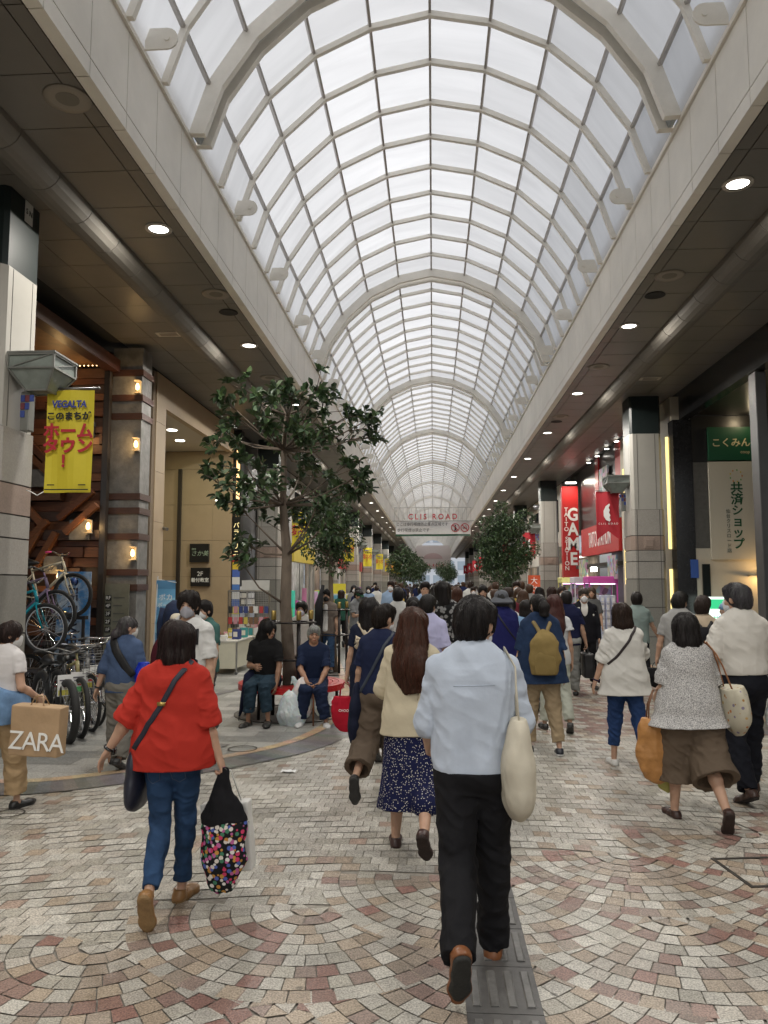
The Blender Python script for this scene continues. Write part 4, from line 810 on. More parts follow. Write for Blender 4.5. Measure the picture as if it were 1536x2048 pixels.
# ================================================================ BICYCLES
def wheel_meshes(r,w):
    ty=MB(); ty.tube([(r*math.cos(a),0,r*math.sin(a)) for a in np.linspace(0,2*PI,37)[:-1]],w,8,True,up=(0,1,0))
    rm_=MB(); rm_.tube([((r-w-.008)*math.cos(a),0,(r-w-.008)*math.sin(a)) for a in np.linspace(0,2*PI,37)[:-1]],.011,6,True,up=(0,1,0))
    for k in range(28):
        a=2*PI*k/28; s=.03*(1 if k%2 else -1); rm_.bar((.018*math.cos(a+.8),s,.018*math.sin(a+.8)),((r-w)*math.cos(a),0,(r-w)*math.sin(a)),.0035)
    rm_.tube([(0,-.045,0),(0,.045,0)],.022,8); return ty.mesh('tyre',True),rm_.mesh('rim')
WM={}
def bicycle(lab,loc,rz,col,fork=None,r=.33,w=.022,bars=(.03,.03,.03),city=False,tagc=None,pitch=0,z=0):
    t=thing('bicycle',lab,'bicycle',loc,rz,'bicycles outside the timber shop'); t.rotation_euler=(0,pitch,rz); t.location.z=z; k=(r,w)
    if k not in WM: WM[k]=wheel_meshes(r,w)
    TY=mat('tyre_rubber',(.018,.018,.018),.75,bump=.3,bscale=120); CH=mat('chrome',(.6,.6,.6),.15,metal=1)
    fx,rx=.53,-.53
    for x in (fx,rx):
        wo=thing('wheel',None,None,(x,0,r)); wo.parent=t; link('tyre',WM[k][0],TY,wo); link('rim',WM[k][1],CH,wo)
    bb=(-.09,0,r-.05); st=(-.24,0,.80); hd=(.34,0,.86); hb=(.39,0,.70)
    m=MB()
    if city: m.tube([hb,(.2,0,.5),(0,0,r+.02),bb],.024,8); m.tube([hd,(.15,0,.55),(-.15,0,.45)],.016,8)
    else: m.tube([hb,bb],.024,8); m.tube([hd,(-.21,0,.72)],.02,8)
    m.tube([bb,st],.018,8); m.tube([hd,hb],.024,8)
    for s in (-1,1): m.tube([(bb[0],s*.02,bb[2]),(rx,s*.06,r)],.011,6); m.tube([(-.20,s*.015,.66),(rx,s*.06,r)],.009,6)
    m.build('frame',GLOSS,t,True,col)
    m=MB()
    for s in (-1,1): m.tube([(.40,s*.045,.66),(.45,s*.055,.5),(fx,s*.06,r)],.013,6)
    m.tube([(.40,-.05,.665),(.40,.05,.665)],.018,6); m.tube([hd,(.30,0,.96)],.014,6); m.build('fork',GLOSS,t,True,fork or col)
    m=MB(); h=[(.22,-.30,1.0),(.30,-.22,1.02),(.33,-.08,.97),(.33,.08,.97),(.30,.22,1.02),(.22,.30,1.0)] if not city else [(.05,-.27,1.0),(.2,-.26,1.04),(.31,-.1,1.02),(.31,.1,1.02),(.2,.26,1.04),(.05,.27,1.0)]
    m.tube(h,.012,8); m.tube([(.30,0,.95),(.32,0,1.0)],.016,6); q=m.build('handlebar',CH if city else METAL,t,True,(.1,.1,.1))
    for s in (0,-1):
        a=V(h[0 if s==0 else -1]); b_=V(h[1 if s==0 else -2]); m=MB(); m.tube([a,a+(b_-a)*.8],.017,8); m.build('grip',MATTE,q,True,bars)
    m=MB(); m.tube([(-.40,0,.84),(-.30,0,.855),(-.20,0,.85),(-.10,0,.845)],[.06,.075,.045,.02],10,up=(0,1,0),q=1.0); m.tube([st,(-.26,0,.83)],.013,6); m.build('saddle',mat('saddle_vinyl',(.015,.015,.015),.4),t,True)
    m=MB(); m.lathe([(.085,-.004),(.09,0),(.085,.004)],T=Matrix.Rotation(PI/2,4,'X'),c=(bb[0],-.04,bb[2]),n=24); m.bar((bb[0],-.06,bb[2]),(bb[0]+.12,-.06,bb[2]-.12),.02,.014); m.bar((bb[0],.06,bb[2]),(bb[0]-.12,.06,bb[2]+.12),.02,.014); m.cbox((bb[0]+.13,-.1,bb[2]-.13),(.08,.07,.02)); m.cbox((bb[0]-.13,.1,bb[2]+.13),(.08,.07,.02)); m.build('crank',METAL,t,col=(.2,.2,.2))
    if city:
        for x in (fx,rx):
            m=MB(); m.tube([(x+(r+w+.012)*math.cos(a),0,r+(r+w+.012)*math.sin(a)) for a in np.linspace(R(10),R(170),16)],.018,6,q=.4); m.build('mudguard',CH,t,True)
        m=MB()
        for z_ in (.72,.80,.88,.95): m.tube([(.42,-.17,z_),(.75,-.17,z_),(.75,.17,z_),(.42,.17,z_)],.005,5,True)
        for i in range(6): 
            y=-.17+i*.068; m.tube([(.75,y,.95),(.74,y,.72),(.43,y,.72)],.004,4)
        m.build('basket',METAL,t,col=(.25,.25,.25))
    if tagc:
        m=MB(); m.cur=(.75,.75,.74); m.cbox((.42,0,.62),(.012,.17,.24)); m.cur=tagc; m.cbox((.428,0,.54),(.004,.15,.06)); m.cur=(.1,.1,.12); m.cbox((.428,0,.68),(.003,.13,.014)); m.cbox((.428,0,.645),(.003,.1,.01)); m.cur=(.6,.06,.05); m.cbox((.428,.02,.6),(.003,.06,.03)); m.build('price_card',PRINT,t)
    return t
def bike_front(px,py,rz,lab,col,**k):
    g=at(px,py,Z=0); return bicycle(lab,(g.x-.53*math.cos(rz),g.y-.53*math.sin(rz),0),rz,col,**k)
bike_front(132,1484,R(-48),'black fat tyred bicycle nearest the red blouse woman with price card',(.02,.02,.02),r=.33,w=.045,tagc=(.6,.55,.1))
bike_front(158,1474,R(-50),'olive bicycle with white price card second in the parked row',(.28,.25,.12),r=.33,w=.03,tagc=(.1,.5,.15))
bike_front(180,1462,R(-48),'grey city bicycle with chrome handlebar third in the row',(.2,.2,.2),city=True,tagc=(.65,.6,.1))
bike_front(192,1450,R(-46),'dark blue bicycle fourth in the parked row with yellow card',(.03,.04,.07),r=.33,w=.02,tagc=(.65,.55,.05))
bike_front(236,1424,R(-12),'red step through city bicycle parked behind the row',(.30,.012,.02),city=True,tagc=(.7,.6,.2))
bike_front(160,1405,R(-20),'black city bicycle parked behind the red one against the shop',(.02,.02,.02),city=True)
for (px,py,Y_,col,fk,bar,lab,p_,rr) in ((150,1190,12.1,(.55,.5,.38),(.55,.5,.38),(.6,.05,.2),'cream bicycle with pink grips raised highest on the display rack',-.1,.33),(116,1226,11.4,(.16,.13,.2),(.2,.14,.24),(.05,.05,.05),'bicycle with purple fork in the middle of the display rack',-.1,.33),(96,1256,10.7,(.01,.22,.28),(.01,.22,.28),(.05,.05,.05),'teal bicycle lowest on the display rack beside the pillar',-.1,.33)):
    c=at(px,py,Y=Y_); zb=c.z-rr*1.0; bicycle(lab,(c.x-.53,Y_,0),R(-8),col,fork=fk,bars=bar,r=rr,w=.026,z=zb,pitch=0)
t=thing('display_rack','dark steel rack carrying the raised display bicycles','rack',(-6.3,11.4,0)); m=MB()
for y,zz in ((.72,1.27),(0,.93),(-.7,.60)):
    m.box((-.75,y-.06,zz-.06),(.75,y+.06,zz-.005))
    for x in (-.7,.7): m.box((x-.02,y-.02,0),(x+.02,y+.02,zz-.06))
m.build('rail',mat('dark_steel'),t)
# ================================================================ STALLS
def stall(lab,c,w,d,h,colr):
    t=thing('market_stall',lab,'stall',c); slab(t,'tabletop',(-w/2,-d/2,h-.03),(w/2,d/2,h),MATTE,(.55,.53,.48)); slab(t,'cloth_front',(-w/2+.03,-d/2+.01,.12),(w/2-.03,d/2-.01,h-.032),MATTE,colr)
    for sx in (-1,1):
        for sy in (-1,1): 
            m=MB(); m.bar((sx*(w/2-.015),sy*(d/2-.015),.05),(sx*(w/2-.015),sy*(d/2-.015),h-.03),.03); q=m.build('leg',METAL,t,col=(.45,.45,.45)); m=MB(); m.tube([(sx*(w/2-.015),sy*(d/2-.015)-.012,.03),(sx*(w/2-.015),sy*(d/2-.015)+.012,.03)],.03,10); m.build('caster',MATTE,q,col=(.08,.08,.08))
    return t
p=at(452,1350,Z=0); stall('cream cloth stall table beside the blue banner heaped with small goods',(p.x-.1,p.y+.75,0),.62,1.5,.66,(.55,.53,.42)); S1=(p.x-.1,p.y+.75)
p=at(497,1317,Z=0); stall('pale green counter stall in front of the second pillar',(p.x,p.y+.3,0),.66,.6,.72,(.55,.56,.42)); S2=(p.x,p.y+.3)
r=random.Random(9)
cn=[('white',(.7,.7,.68)),('red',(.45,.05,.05)),('navy',(.04,.06,.2)),('brown',(.2,.11,.06)),('yellow',(.6,.5,.1)),('teal',(.05,.3,.3)),('pink',(.6,.3,.35)),('black',(.03,.03,.03))]
def goods(x,y,z,lab,col,sz):
    t=thing('goods_box',lab,'box',(x,y,z),r.uniform(-.3,.3)); slab(t,'body',(-sz[0]/2,-sz[1]/2,0),(sz[0]/2,sz[1]/2,sz[2]),MATTE,col,bevel=.004); slab(t,'face_label',(-sz[0]*.3,-sz[1]/2-.003,sz[2]*.25),(sz[0]*.3,-sz[1]/2-.0005,sz[2]*.75),MATTE,(.7,.68,.6))
pos=['at the near end','on the near left','on the near right','in the middle left','in the middle','in the middle right','at the far left','at the far end']
for k in range(8):
    nme,c=cn[k]; goods(S1[0]+[-.0,-.2,.18,-.2,0,.2,-.2,.05][k],S1[1]-.62+k*.17,.66,'%s goods box %s of the cream stall table'%(nme,pos[k]),c,(.15,.13,.10+.05*(k%3)))
for k in range(4):
    nme,c=cn[(k*3)%8]; goods(S2[0]-.22+k*.15,S2[1]-.12+.08*(k%2),.72,'%s goods box, %s on the pale green counter'%(nme,['leftmost','second','third','rightmost'][k]),c,(.12,.12,.08+.06*(k%2)))
t=thing('grid_rack','wire grid display rack with hanging pouches behind the cream stall','rack',(S1[0]+.1,S1[1]+1.2,0)); m=MB()
for x in (-.5,.42): m.bar((x,0,0),(x,0,1.62),.03)
m.bar((-.5,0,1.62),(.42,0,1.62),.03); m.bar((-.5,0,.3),(.42,0,.3),.02); m.build('frame',METAL,t,col=(.5,.47,.4)); m=MB()
for k in range(24): m.bar((-.48+k*.0385,0,.6),(-.48+k*.0385,0,1.6),.005)
for k in range(26): m.bar((-.49,.004,.6+k*.04),(.41,.004,.6+k*.04),.005)
m.build('wire_grid',METAL,t,col=(.5,.5,.48)); slab(t,'white_board',(-.2,-.02,1.63),(.42,.0,1.85),MATTE,(.6,.6,.57)); m=MB()
for k in range(24):
    m.cur=r.choice([c for _,c in cn]); x=-.44+(k%8)*.115; z=1.2-.24*(k//8); m.cbox((x,-.035,z),(.085,.03,.15))
tag(m.build('pouch',PRINT,t),kind='stuff')
t=thing('card_spinner','slim spinner rack of pale packets beside the second pillar','rack',(S2[0]-.25,S2[1]+.5,0)); m=MB(); m.tube([(0,0,0),(0,0,1.75)],.015,8); m.lathe([(.2,0),(.2,.03),(.001,.035)],n=16); m.build('stand',METAL,t,col=(.5,.5,.5)); m=MB()
for k in range(20): a=k*1.3; m.cur=r.choice([(.65,.66,.68),(.45,.5,.62),(.68,.66,.6)]); m.cbox((.13*math.cos(a),.13*math.sin(a),1.0+(k//4)*.16),(.09,.09,.12))
tag(m.build('packet',PRINT,t),kind='stuff')
t=thing('goods_rack','bright yellow and green display shelves by the third left pillar','rack',(-4.2,34.5,0)); slab(t,'shelf_frame',(-.45,-.2,0),(.45,.2,1.3),MATTE,(.5,.5,.5)); m=MB()
for k in range(40): m.cur=r.choice([(.6,.55,.05),(.1,.45,.2),(.65,.6,.6),(.55,.1,.1),(.1,.35,.5)]); m.cbox((-.38+(k%8)*.11,-.24,.2+(k//8)*.24),(.09,.06,.16))
tag(m.build('packet',PRINT,t),kind='stuff'); slab(t,'top_card',(-.3,-.1,1.3),(.3,-.06,1.75),MATTE,(.62,.55,.05))
t=thing('mannequin_jacket','dark navy jacket on a display torso behind the masked young man','clothing display',(at(350,1230,Y=13).x,13,0)); m=MB(); m.tube([(0,0,0),(0,0,.9)],.02,8); m.build('stand',METAL,t,True,(.3,.3,.3)); m=MB(); m.tube([(0,0,.75),(0,0,1.0),(0,0,1.25),(0,0,1.42),(0,0,1.5)],[.17,.18,.2,.15,.05],14); m.tube([(.19,0,1.36),(.25,0,1.1),(.24,-.05,.85)],[.07,.065,.05],8); m.tube([(-.19,0,1.36),(-.25,0,1.1),(-.24,-.05,.85)],[.07,.065,.05],8); m.build('jacket',mat('navy_cloth',(.012,.025,.07),.9,var=.2,bump=.4,bscale=15,bdist=.02),t,True)
t=thing('nobori_flag','orange red pole flag beside the dense right tree','flag',(at(1068,1170,Y=27).x,27,0)); m=MB(); m.tube([(-.22,0,0),(-.22,0,2.15)],.012,6); m.build('pole',MATTE,t,col=(.7,.7,.68)); grid(MB(),-.2,.22,.55,2.05,4,8,lambda u,w:.03*math.sin(u*4+w*5)).build('cloth',mat('orange_cloth',(.55,.09,.03),.7),t,True)
for k,ch in enumerate('大セール'): letters(ch,.25,mat('white_print'),t,(0,-.05,1.85-k*.27),FACE_CAM)

t=thing('security_camera','grey dome security camera hung from the second right pillar','camera',(4.35,32.6,5.0)); slab(t,'arm',(-.05,-.03,.0),(.3,.03,.06),METAL,(.2,.2,.2)); m=MB(); m.lathe([(.001,-.16),(.08,-.13),(.12,-.06),(.12,.02),(.001,.05)],n=16); m.build('dome',METAL,t,True,(.3,.3,.32))
t=thing('pillar_plate','small white number plate high on the nearest left pillar collar','plate',(-4.49,8.0,5.93)); slab(t,'plate',(0,-.08,-.14),(.006,.08,.1),MATTE,(.6,.6,.58)); letters('S N',.09,BLKP,t,(.008,0,-.02),FACE_R)
# ================================================================ FIGURES: bodies grown as one smooth surface from a distance field
def vnoise(x,y,z,seed=0):
    """smooth value noise in [-1,1]"""
    xi=np.floor(x).astype(np.int64);yi=np.floor(y).astype(np.int64);zi=np.floor(z).astype(np.int64)
    fx=x-xi;fy=y-yi;fz=z-zi; fx=fx*fx*(3-2*fx);fy=fy*fy*(3-2*fy);fz=fz*fz*(3-2*fz)
    def h(a,b,c):
        n=(a*374761393+b*668265263+c*2147483647+seed*974634777)&0x7fffffff; n=((n^(n>>13))*1274126177)&0x7fffffff
        return ((n^(n>>16))&0xffff)/32767.5-1
    def L(a,b,t): return a+(b-a)*t
    return L(L(L(h(xi,yi,zi),h(xi+1,yi,zi),fx),L(h(xi,yi+1,zi),h(xi+1,yi+1,zi),fx),fy),L(L(h(xi,yi,zi+1),h(xi+1,yi,zi+1),fx),L(h(xi,yi+1,zi+1),h(xi+1,yi+1,zi+1),fx),fy),fz)
_E=[((a,b,c),ax) for ax in range(3) for a in (0,1) for b in (0,1) for c in (0,1) if (a,b,c)[ax]==0]
def nets(Fd,h,lo):
    s=Fd<0; nx,ny,nz=Fd.shape
    c=np.zeros((nx-1,ny-1,nz-1),np.int8)
    for a in (0,1):
        for b in (0,1):
            for d in (0,1): c+=s[a:nx-1+a,b:ny-1+b,d:nz-1+d]
    m=(c>0)&(c<8); ijk=np.argwhere(m); n=len(ijk)
    idx=np.full(m.shape,-1,np.int64); idx[m]=np.arange(n)
    acc=np.zeros((n,3)); cnt=np.zeros(n)
    for o,ax in _E:
        p0=ijk+np.array(o); p1=p0.copy(); p1[:,ax]+=1
        f0=Fd[p0[:,0],p0[:,1],p0[:,2]]; f1=Fd[p1[:,0],p1[:,1],p1[:,2]]; k=(f0<0)!=(f1<0)
        t=f0[k]/(f0[k]-f1[k]); q=np.array(o,float)[None].repeat(k.sum(),0); q[:,ax]+=t
        acc[k]+=q; cnt[k]+=1
    v=np.array(lo)+h*(ijk+acc/np.maximum(cnt,1)[:,None])
    faces=[]
    for ax in range(3):
        a0=[slice(None)]*3; a1=[slice(None)]*3; a0[ax]=slice(0,-1); a1[ax]=slice(1,None)
        s0=s[tuple(a0)]; s1=s[tuple(a1)]
        for sign in (0,1):
            e=(s0&~s1) if sign==0 else (~s0&s1)
            p=np.argwhere(e); u,w=[(1,2),(2,0),(0,1)][ax]
            ok=(p[:,u]>0)&(p[:,w]>0)&(p[:,u]<m.shape[u])&(p[:,w]<m.shape[w]); p=p[ok]
            def g(du,dw):
                q=p.copy(); q[:,u]-=du; q[:,w]-=dw; return idx[q[:,0],q[:,1],q[:,2]]
            f=np.stack([g(1,1),g(0,1),g(0,0),g(1,0)],1)
            faces.append(f if sign==0 else f[:,::-1])
    return v,np.concatenate(faces)
class S:
    def __init__(s,h): s.h=h; s.p=[]; s.post=[]; s.nz=[]; s.kids=[]
    def cone(s,a,b,ra,rb=None,k=.02,n=None,q=1.,sub=False):
        a=np.array(a,float);b=np.array(b,float); s.p.append(('c',a,b,ra,ra if rb is None else rb,k,None if n is None else np.array(n,float),q,sub)); return s
    def chain(s,P,r,k=.02,n=None,q=1.):
        for i in range(len(P)-1):
            qq=q[i] if isinstance(q,(list,tuple)) else q; s.cone(P[i],P[i+1],r[i],r[i+1],k,n,qq)
        return s
    def ell(s,c,r,Rm=None,k=.02,sub=False):
        s.p.append(('e',np.array(c,float),np.array(r,float),None if Rm is None else np.array(Rm),0,k,None,1,sub)); return s
    def rbox(s,c,d,Rm=None,r=.01,k=.0,sub=False):
        s.p.append(('b',np.array(c,float),np.array(d,float)/2,None if Rm is None else np.array(Rm),r,k,None,1,sub)); return s
    def cut(s,p,n,w=0,f=0): s.post.append((np.array(p,float),np.array(n,float)/np.linalg.norm(n),w,f)); return s   # removes the side n points to
    def wr(s,amp,freq,seed=0,fn=None): s.nz.append((amp,freq,seed,fn)); return s
    def kid(s,k=.02):
        c=S(s.h); s.kids.append((c,k)); return c
    def bounds(s):
        los=[];his=[]
        for t in s.p:
            if t[8]: continue
            if t[0]=='c': r=max(t[3],t[4]); los.append(np.minimum(t[1],t[2])-r); his.append(np.maximum(t[1],t[2])+r)
            else:
                r=t[2] if t[3] is None else np.abs(t[3])@t[2]
                los.append(t[1]-r-(t[4] if t[0]=='b' else 0)); his.append(t[1]+r+(t[4] if t[0]=='b' else 0))
        for c,k in s.kids: a,b=c.bounds(); los.append(a); his.append(b)
        return np.min(los,0),np.max(his,0)
    def cr(s,amp,freq,seed=0): s.nz.append((amp,freq,seed,'r')); return s
    def field(s,lo=None,N=None):
        h=s.h
        if lo is None:
            lo,hi=s.bounds(); lo=lo-3*h-.012; hi=hi+3*h+.012; N=np.ceil((hi-lo)/h).astype(int)+1
        X=[lo[i]+h*np.arange(N[i]) for i in range(3)]
        Fd=np.full(N,.5,np.float32)
        for t in s.p:
            k=t[5]; mg=max(k,0)+2.5*h
            if t[0]=='c':
                r=max(t[3],t[4]); a,b=np.minimum(t[1],t[2])-r-mg,np.maximum(t[1],t[2])+r+mg
            else:
                r=t[2] if t[3] is None else np.abs(t[3])@t[2]; r=r+mg+(t[4] if t[0]=='b' else 0); a,b=t[1]-r,t[1]+r
            i0=np.clip(np.floor((a-lo)/h).astype(int),0,N); i1=np.clip(np.ceil((b-lo)/h).astype(int)+1,0,N)
            if (i1<=i0).any(): continue
            x=X[0][i0[0]:i1[0]][:,None,None]; y=X[1][i0[1]:i1[1]][None,:,None]; z=X[2][i0[2]:i1[2]][None,None,:]
            if t[0]=='c':
                A=t[1]; px,py,pz=x-A[0],y-A[1],z-A[2]; ba=t[2]-A; n=t[6]
                if n is not None:
                    e=1/t[7]-1; dn=px*n[0]+py*n[1]+pz*n[2]; px=px+n[0]*dn*e; py=py+n[1]*dn*e; pz=pz+n[2]*dn*e; ba=ba+n*(ba@n)*e
                L=max(ba@ba,1e-9); u=np.clip((px*ba[0]+py*ba[1]+pz*ba[2])/L,0,1)
                d=np.sqrt((px-u*ba[0])**2+(py-u*ba[1])**2+(pz-u*ba[2])**2)-(t[3]+(t[4]-t[3])*u)
                if n is not None: d=d*(.5+.5*t[7])
            else:
                px,py,pz=x-t[1][0],y-t[1][1],z-t[1][2]
                if t[3] is not None:
                    M=t[3].T; px,py,pz=[M[i,0]*px+M[i,1]*py+M[i,2]*pz for i in range(3)]
                if t[0]=='e':
                    r=t[2]; k0=np.sqrt((px/r[0])**2+(py/r[1])**2+(pz/r[2])**2); k1=np.sqrt((px/r[0]**2)**2+(py/r[1]**2)**2+(pz/r[2]**2)**2); d=k0*(k0-1)/np.maximum(k1,1e-6)
                else:
                    qx,qy,qz=np.abs(px)-t[2][0],np.abs(py)-t[2][1],np.abs(pz)-t[2][2]
                    d=np.sqrt(np.maximum(qx,0)**2+np.maximum(qy,0)**2+np.maximum(qz,0)**2)+np.minimum(np.maximum(qx,np.maximum(qy,qz)),0)-t[4]
            sl=(slice(i0[0],i1[0]),slice(i0[1],i1[1]),slice(i0[2],i1[2])); f=Fd[sl]; d=np.broadcast_to(d,f.shape)
            if t[8]:
                d=-d
                if k>0: hh=np.clip(.5-.5*(f-d)/k,0,1); Fd[sl]=f+(d-f)*hh+k*hh*(1-hh)
                else: Fd[sl]=np.maximum(f,d)
            elif k>0:
                hh=np.clip(.5+.5*(d-f)/k,0,1); Fd[sl]=d+(f-d)*hh-k*hh*(1-hh)
            else: Fd[sl]=np.minimum(f,d)
        for c,k in s.kids:
            d,_=c.field(lo,N)
            if k>0: hh=np.clip(.5+.5*(d-Fd)/k,0,1); Fd=(d+(Fd-d)*hh-k*hh*(1-hh)).astype(np.float32)
            else: Fd=np.minimum(Fd,d)
        if s.nz or s.post:
            band=np.argwhere(np.abs(Fd)<.03+h); P=lo+h*band; dv=np.zeros(len(P))
            for amp,fr,sd,fn in s.nz:
                if fn=='r':
                    q=.35*vnoise(P[:,0]*4,P[:,1]*4,P[:,2]*4,sd+50); A=[(.8,.6,0),(-.45,.6,.66),(.4,-.53,.75)]; u=[P@np.array(a) for a in A]
                    w=amp*(np.abs(vnoise(u[0]*fr[0]+q,u[1]*fr[1]+q*2,u[2]*fr[2]+q*2,sd))*2-.75)
                else:
                    w=-amp*.3+amp*vnoise(P[:,0]*fr[0]+37,P[:,1]*fr[1]+53,P[:,2]*fr[2]+71,sd)
                    if fn: w=w*fn(P)
                dv+=w
            Fd[band[:,0],band[:,1],band[:,2]]+=dv.astype(np.float32)
        for p,n,w,f in s.post:
            d=(X[0][:,None,None]-p[0])*n[0]+(X[1][None,:,None]-p[1])*n[1]+(X[2][None,None,:]-p[2])*n[2]
            if w: d=d+(w*vnoise(X[0]*f+11,X[0]*0,X[0]*0,5))[:,None,None]+(w*vnoise(X[1]*f+11,X[1]*0,X[1]*0,9))[None,:,None]
            Fd=np.maximum(Fd,d.astype(np.float32))
        return Fd,lo
    def mesh(s,name,colfn=None):
        Fd,lo=s.field(); v,f=nets(Fd,s.h,lo)
        me=bpy.data.meshes.new(name); me.vertices.add(len(v)); me.vertices.foreach_set('co',v.astype(np.float32).ravel())
        me.loops.add(f.size); me.loops.foreach_set('vertex_index',f.astype(np.int32).ravel()); me.polygons.add(len(f))
        me.polygons.foreach_set('loop_start',np.arange(0,f.size,4,dtype=np.int32))
        me.polygons.foreach_set('use_smooth',np.ones(len(f),bool)); me.update(calc_edges=True)
        if colfn:
            ca=me.color_attributes.new('Col','FLOAT_COLOR','POINT'); c=np.ones((len(v),4),np.float32); c[:,:3]=colfn(v); ca.data.foreach_set('color',c.ravel())
        return me
# ---------------------------------------------------------------- cloth, skin, hair
def cloth(name,**k):
    m=mat(name,objcol=True,rough=.85,var=k.pop('var',.04),vscale=k.pop('vscale',7),bump=k.pop('bump',.22),bscale=k.pop('bscale',30),bdist=k.pop('bdist',.008),spec=.18,**k)
    n,l,b=nodes_of(m); tc=n.new('ShaderNodeTexCoord'); t=n.new('ShaderNodeTexNoise'); t.noise_type='RIDGED_MULTIFRACTAL'; t.inputs['Scale'].default_value=6.5; t.inputs['Detail'].default_value=3; t.inputs['Distortion'].default_value=.6; l.new(tc.outputs['Object'],t.inputs['Vector'])
    bp=n.new('ShaderNodeBump'); bp.inputs['Strength'].default_value=.45; bp.inputs['Distance'].default_value=.012; l.new(t.outputs['Fac'],bp.inputs['Height'])
    o=b.inputs['Normal'].links[0].from_node; l.new(bp.outputs[0],o.inputs['Normal']); return m
CL=cloth('woven_cloth'); DEN=cloth('denim',var=.35,vscale=5,bump=.5,bscale=11)
def pattern(name,kind,cols,scale,thr=.5,base=None):
    m=cloth(name); n,l,b=nodes_of(m); tc=n.new('ShaderNodeTexCoord'); src=b.inputs['Base Color'].links[0].from_socket
    if kind=='tweed':
        w=n.new('ShaderNodeTexNoise'); w.inputs['Scale'].default_value=scale; w.inputs['Detail'].default_value=3; w.inputs['Roughness'].default_value=.8; l.new(tc.outputs['Object'],w.inputs['Vector']); f=w.outputs['Fac']; e0,e1=.42,.58
    elif kind=='stripe':
        w=n.new('ShaderNodeTexWave'); w.bands_direction='Z'; w.inputs['Scale'].default_value=scale; w.inputs['Distortion'].default_value=.3; l.new(tc.outputs['Object'],w.inputs['Vector']); f=w.outputs['Fac']; e0,e1=thr-.05,thr+.05
    else:
        w=n.new('ShaderNodeTexVoronoi'); w.inputs['Scale'].default_value=scale; l.new(tc.outputs['Object'],w.inputs['Vector']); f=w.outputs['Distance']; e0,e1=thr,thr+.06
    r=n.new('ShaderNodeMapRange'); r.inputs[1].default_value=e0; r.inputs[2].default_value=e1; l.new(f,r.inputs[0])
    mx=n.new('ShaderNodeMix'); mx.data_type='RGBA'; l.new(r.outputs[0],mx.inputs[0]); l.new(src,mx.inputs[7])
    if kind=='flower':
        hv=n.new('ShaderNodeValToRGB'); hv.color_ramp.interpolation='CONSTANT'; sp_=n.new('ShaderNodeSeparateColor'); l.new(w.outputs['Color'],sp_.inputs[0]); l.new(sp_.outputs[0],hv.inputs[0])
        el=hv.color_ramp.elements; el[0].color=(*cols[0],1); el[0].position=0; el[1].color=(*cols[1],1); el[1].position=1/len(cols)
        for i,c in enumerate(cols[2:]): e=el.new((i+2)/len(cols)); e.color=(*c,1)
        l.new(hv.outputs[0],mx.inputs[6])
    else: mx.inputs[6].default_value=(*cols[0],1)
    l.new(mx.outputs[2],b.inputs['Base Color']); return m
SPECK=pattern('speckled_print','dots',[(.62,.60,.52)],75,.22); TWEED=pattern('tweed_knit','tweed',[(.62,.61,.60)],150); STRIPE=pattern('striped_knit','stripe',[(.22,.22,.22)],26,.55); DARKFLORAL=pattern('dark_floral','dots',[(.25,.25,.25)],17,.42)
TOTEFLORAL=pattern('bright_floral','flower',[(.55,.05,.13),(.08,.12,.40),(.65,.6,.55),(.5,.25,.06),(.06,.2,.12),(.45,.12,.3),(.7,.68,.66)],42,.5); PALEFLORAL=pattern('pale_floral','flower',[(.42,.17,.06),(.2,.17,.25),(.3,.16,.05),(.45,.3,.12)],22,.22)
SKIN=mat('skin',attr=True,rough=.5,var=.06,vscale=12,spec=.35); n,l,b=nodes_of(SKIN); b.inputs['Subsurface Weight'].default_value=.08; b.inputs['Subsurface Radius'].default_value=(.02,.008,.004); b.inputs['Subsurface Scale'].default_value=.3
HAIR=mat('hair',objcol=True,rough=.5,var=.5,vscale=34,stretch=(3,3,.28),bump=1.0,bscale=55,bdist=.006,spec=.22)
LEA=mat('shoe_leather',objcol=True,rough=.4,var=.15,vscale=14,bump=.15,bscale=40); SOLE=mat('shoe_sole',objcol=True,rough=.8,var=.2,vscale=25,bump=.3,bscale=90)
def ve(*a): return np.array(a,float)
def rot(ax,deg): return np.array(Matrix.Rotation(R(deg),3,ax))
def nrm(v): return v/np.linalg.norm(v)
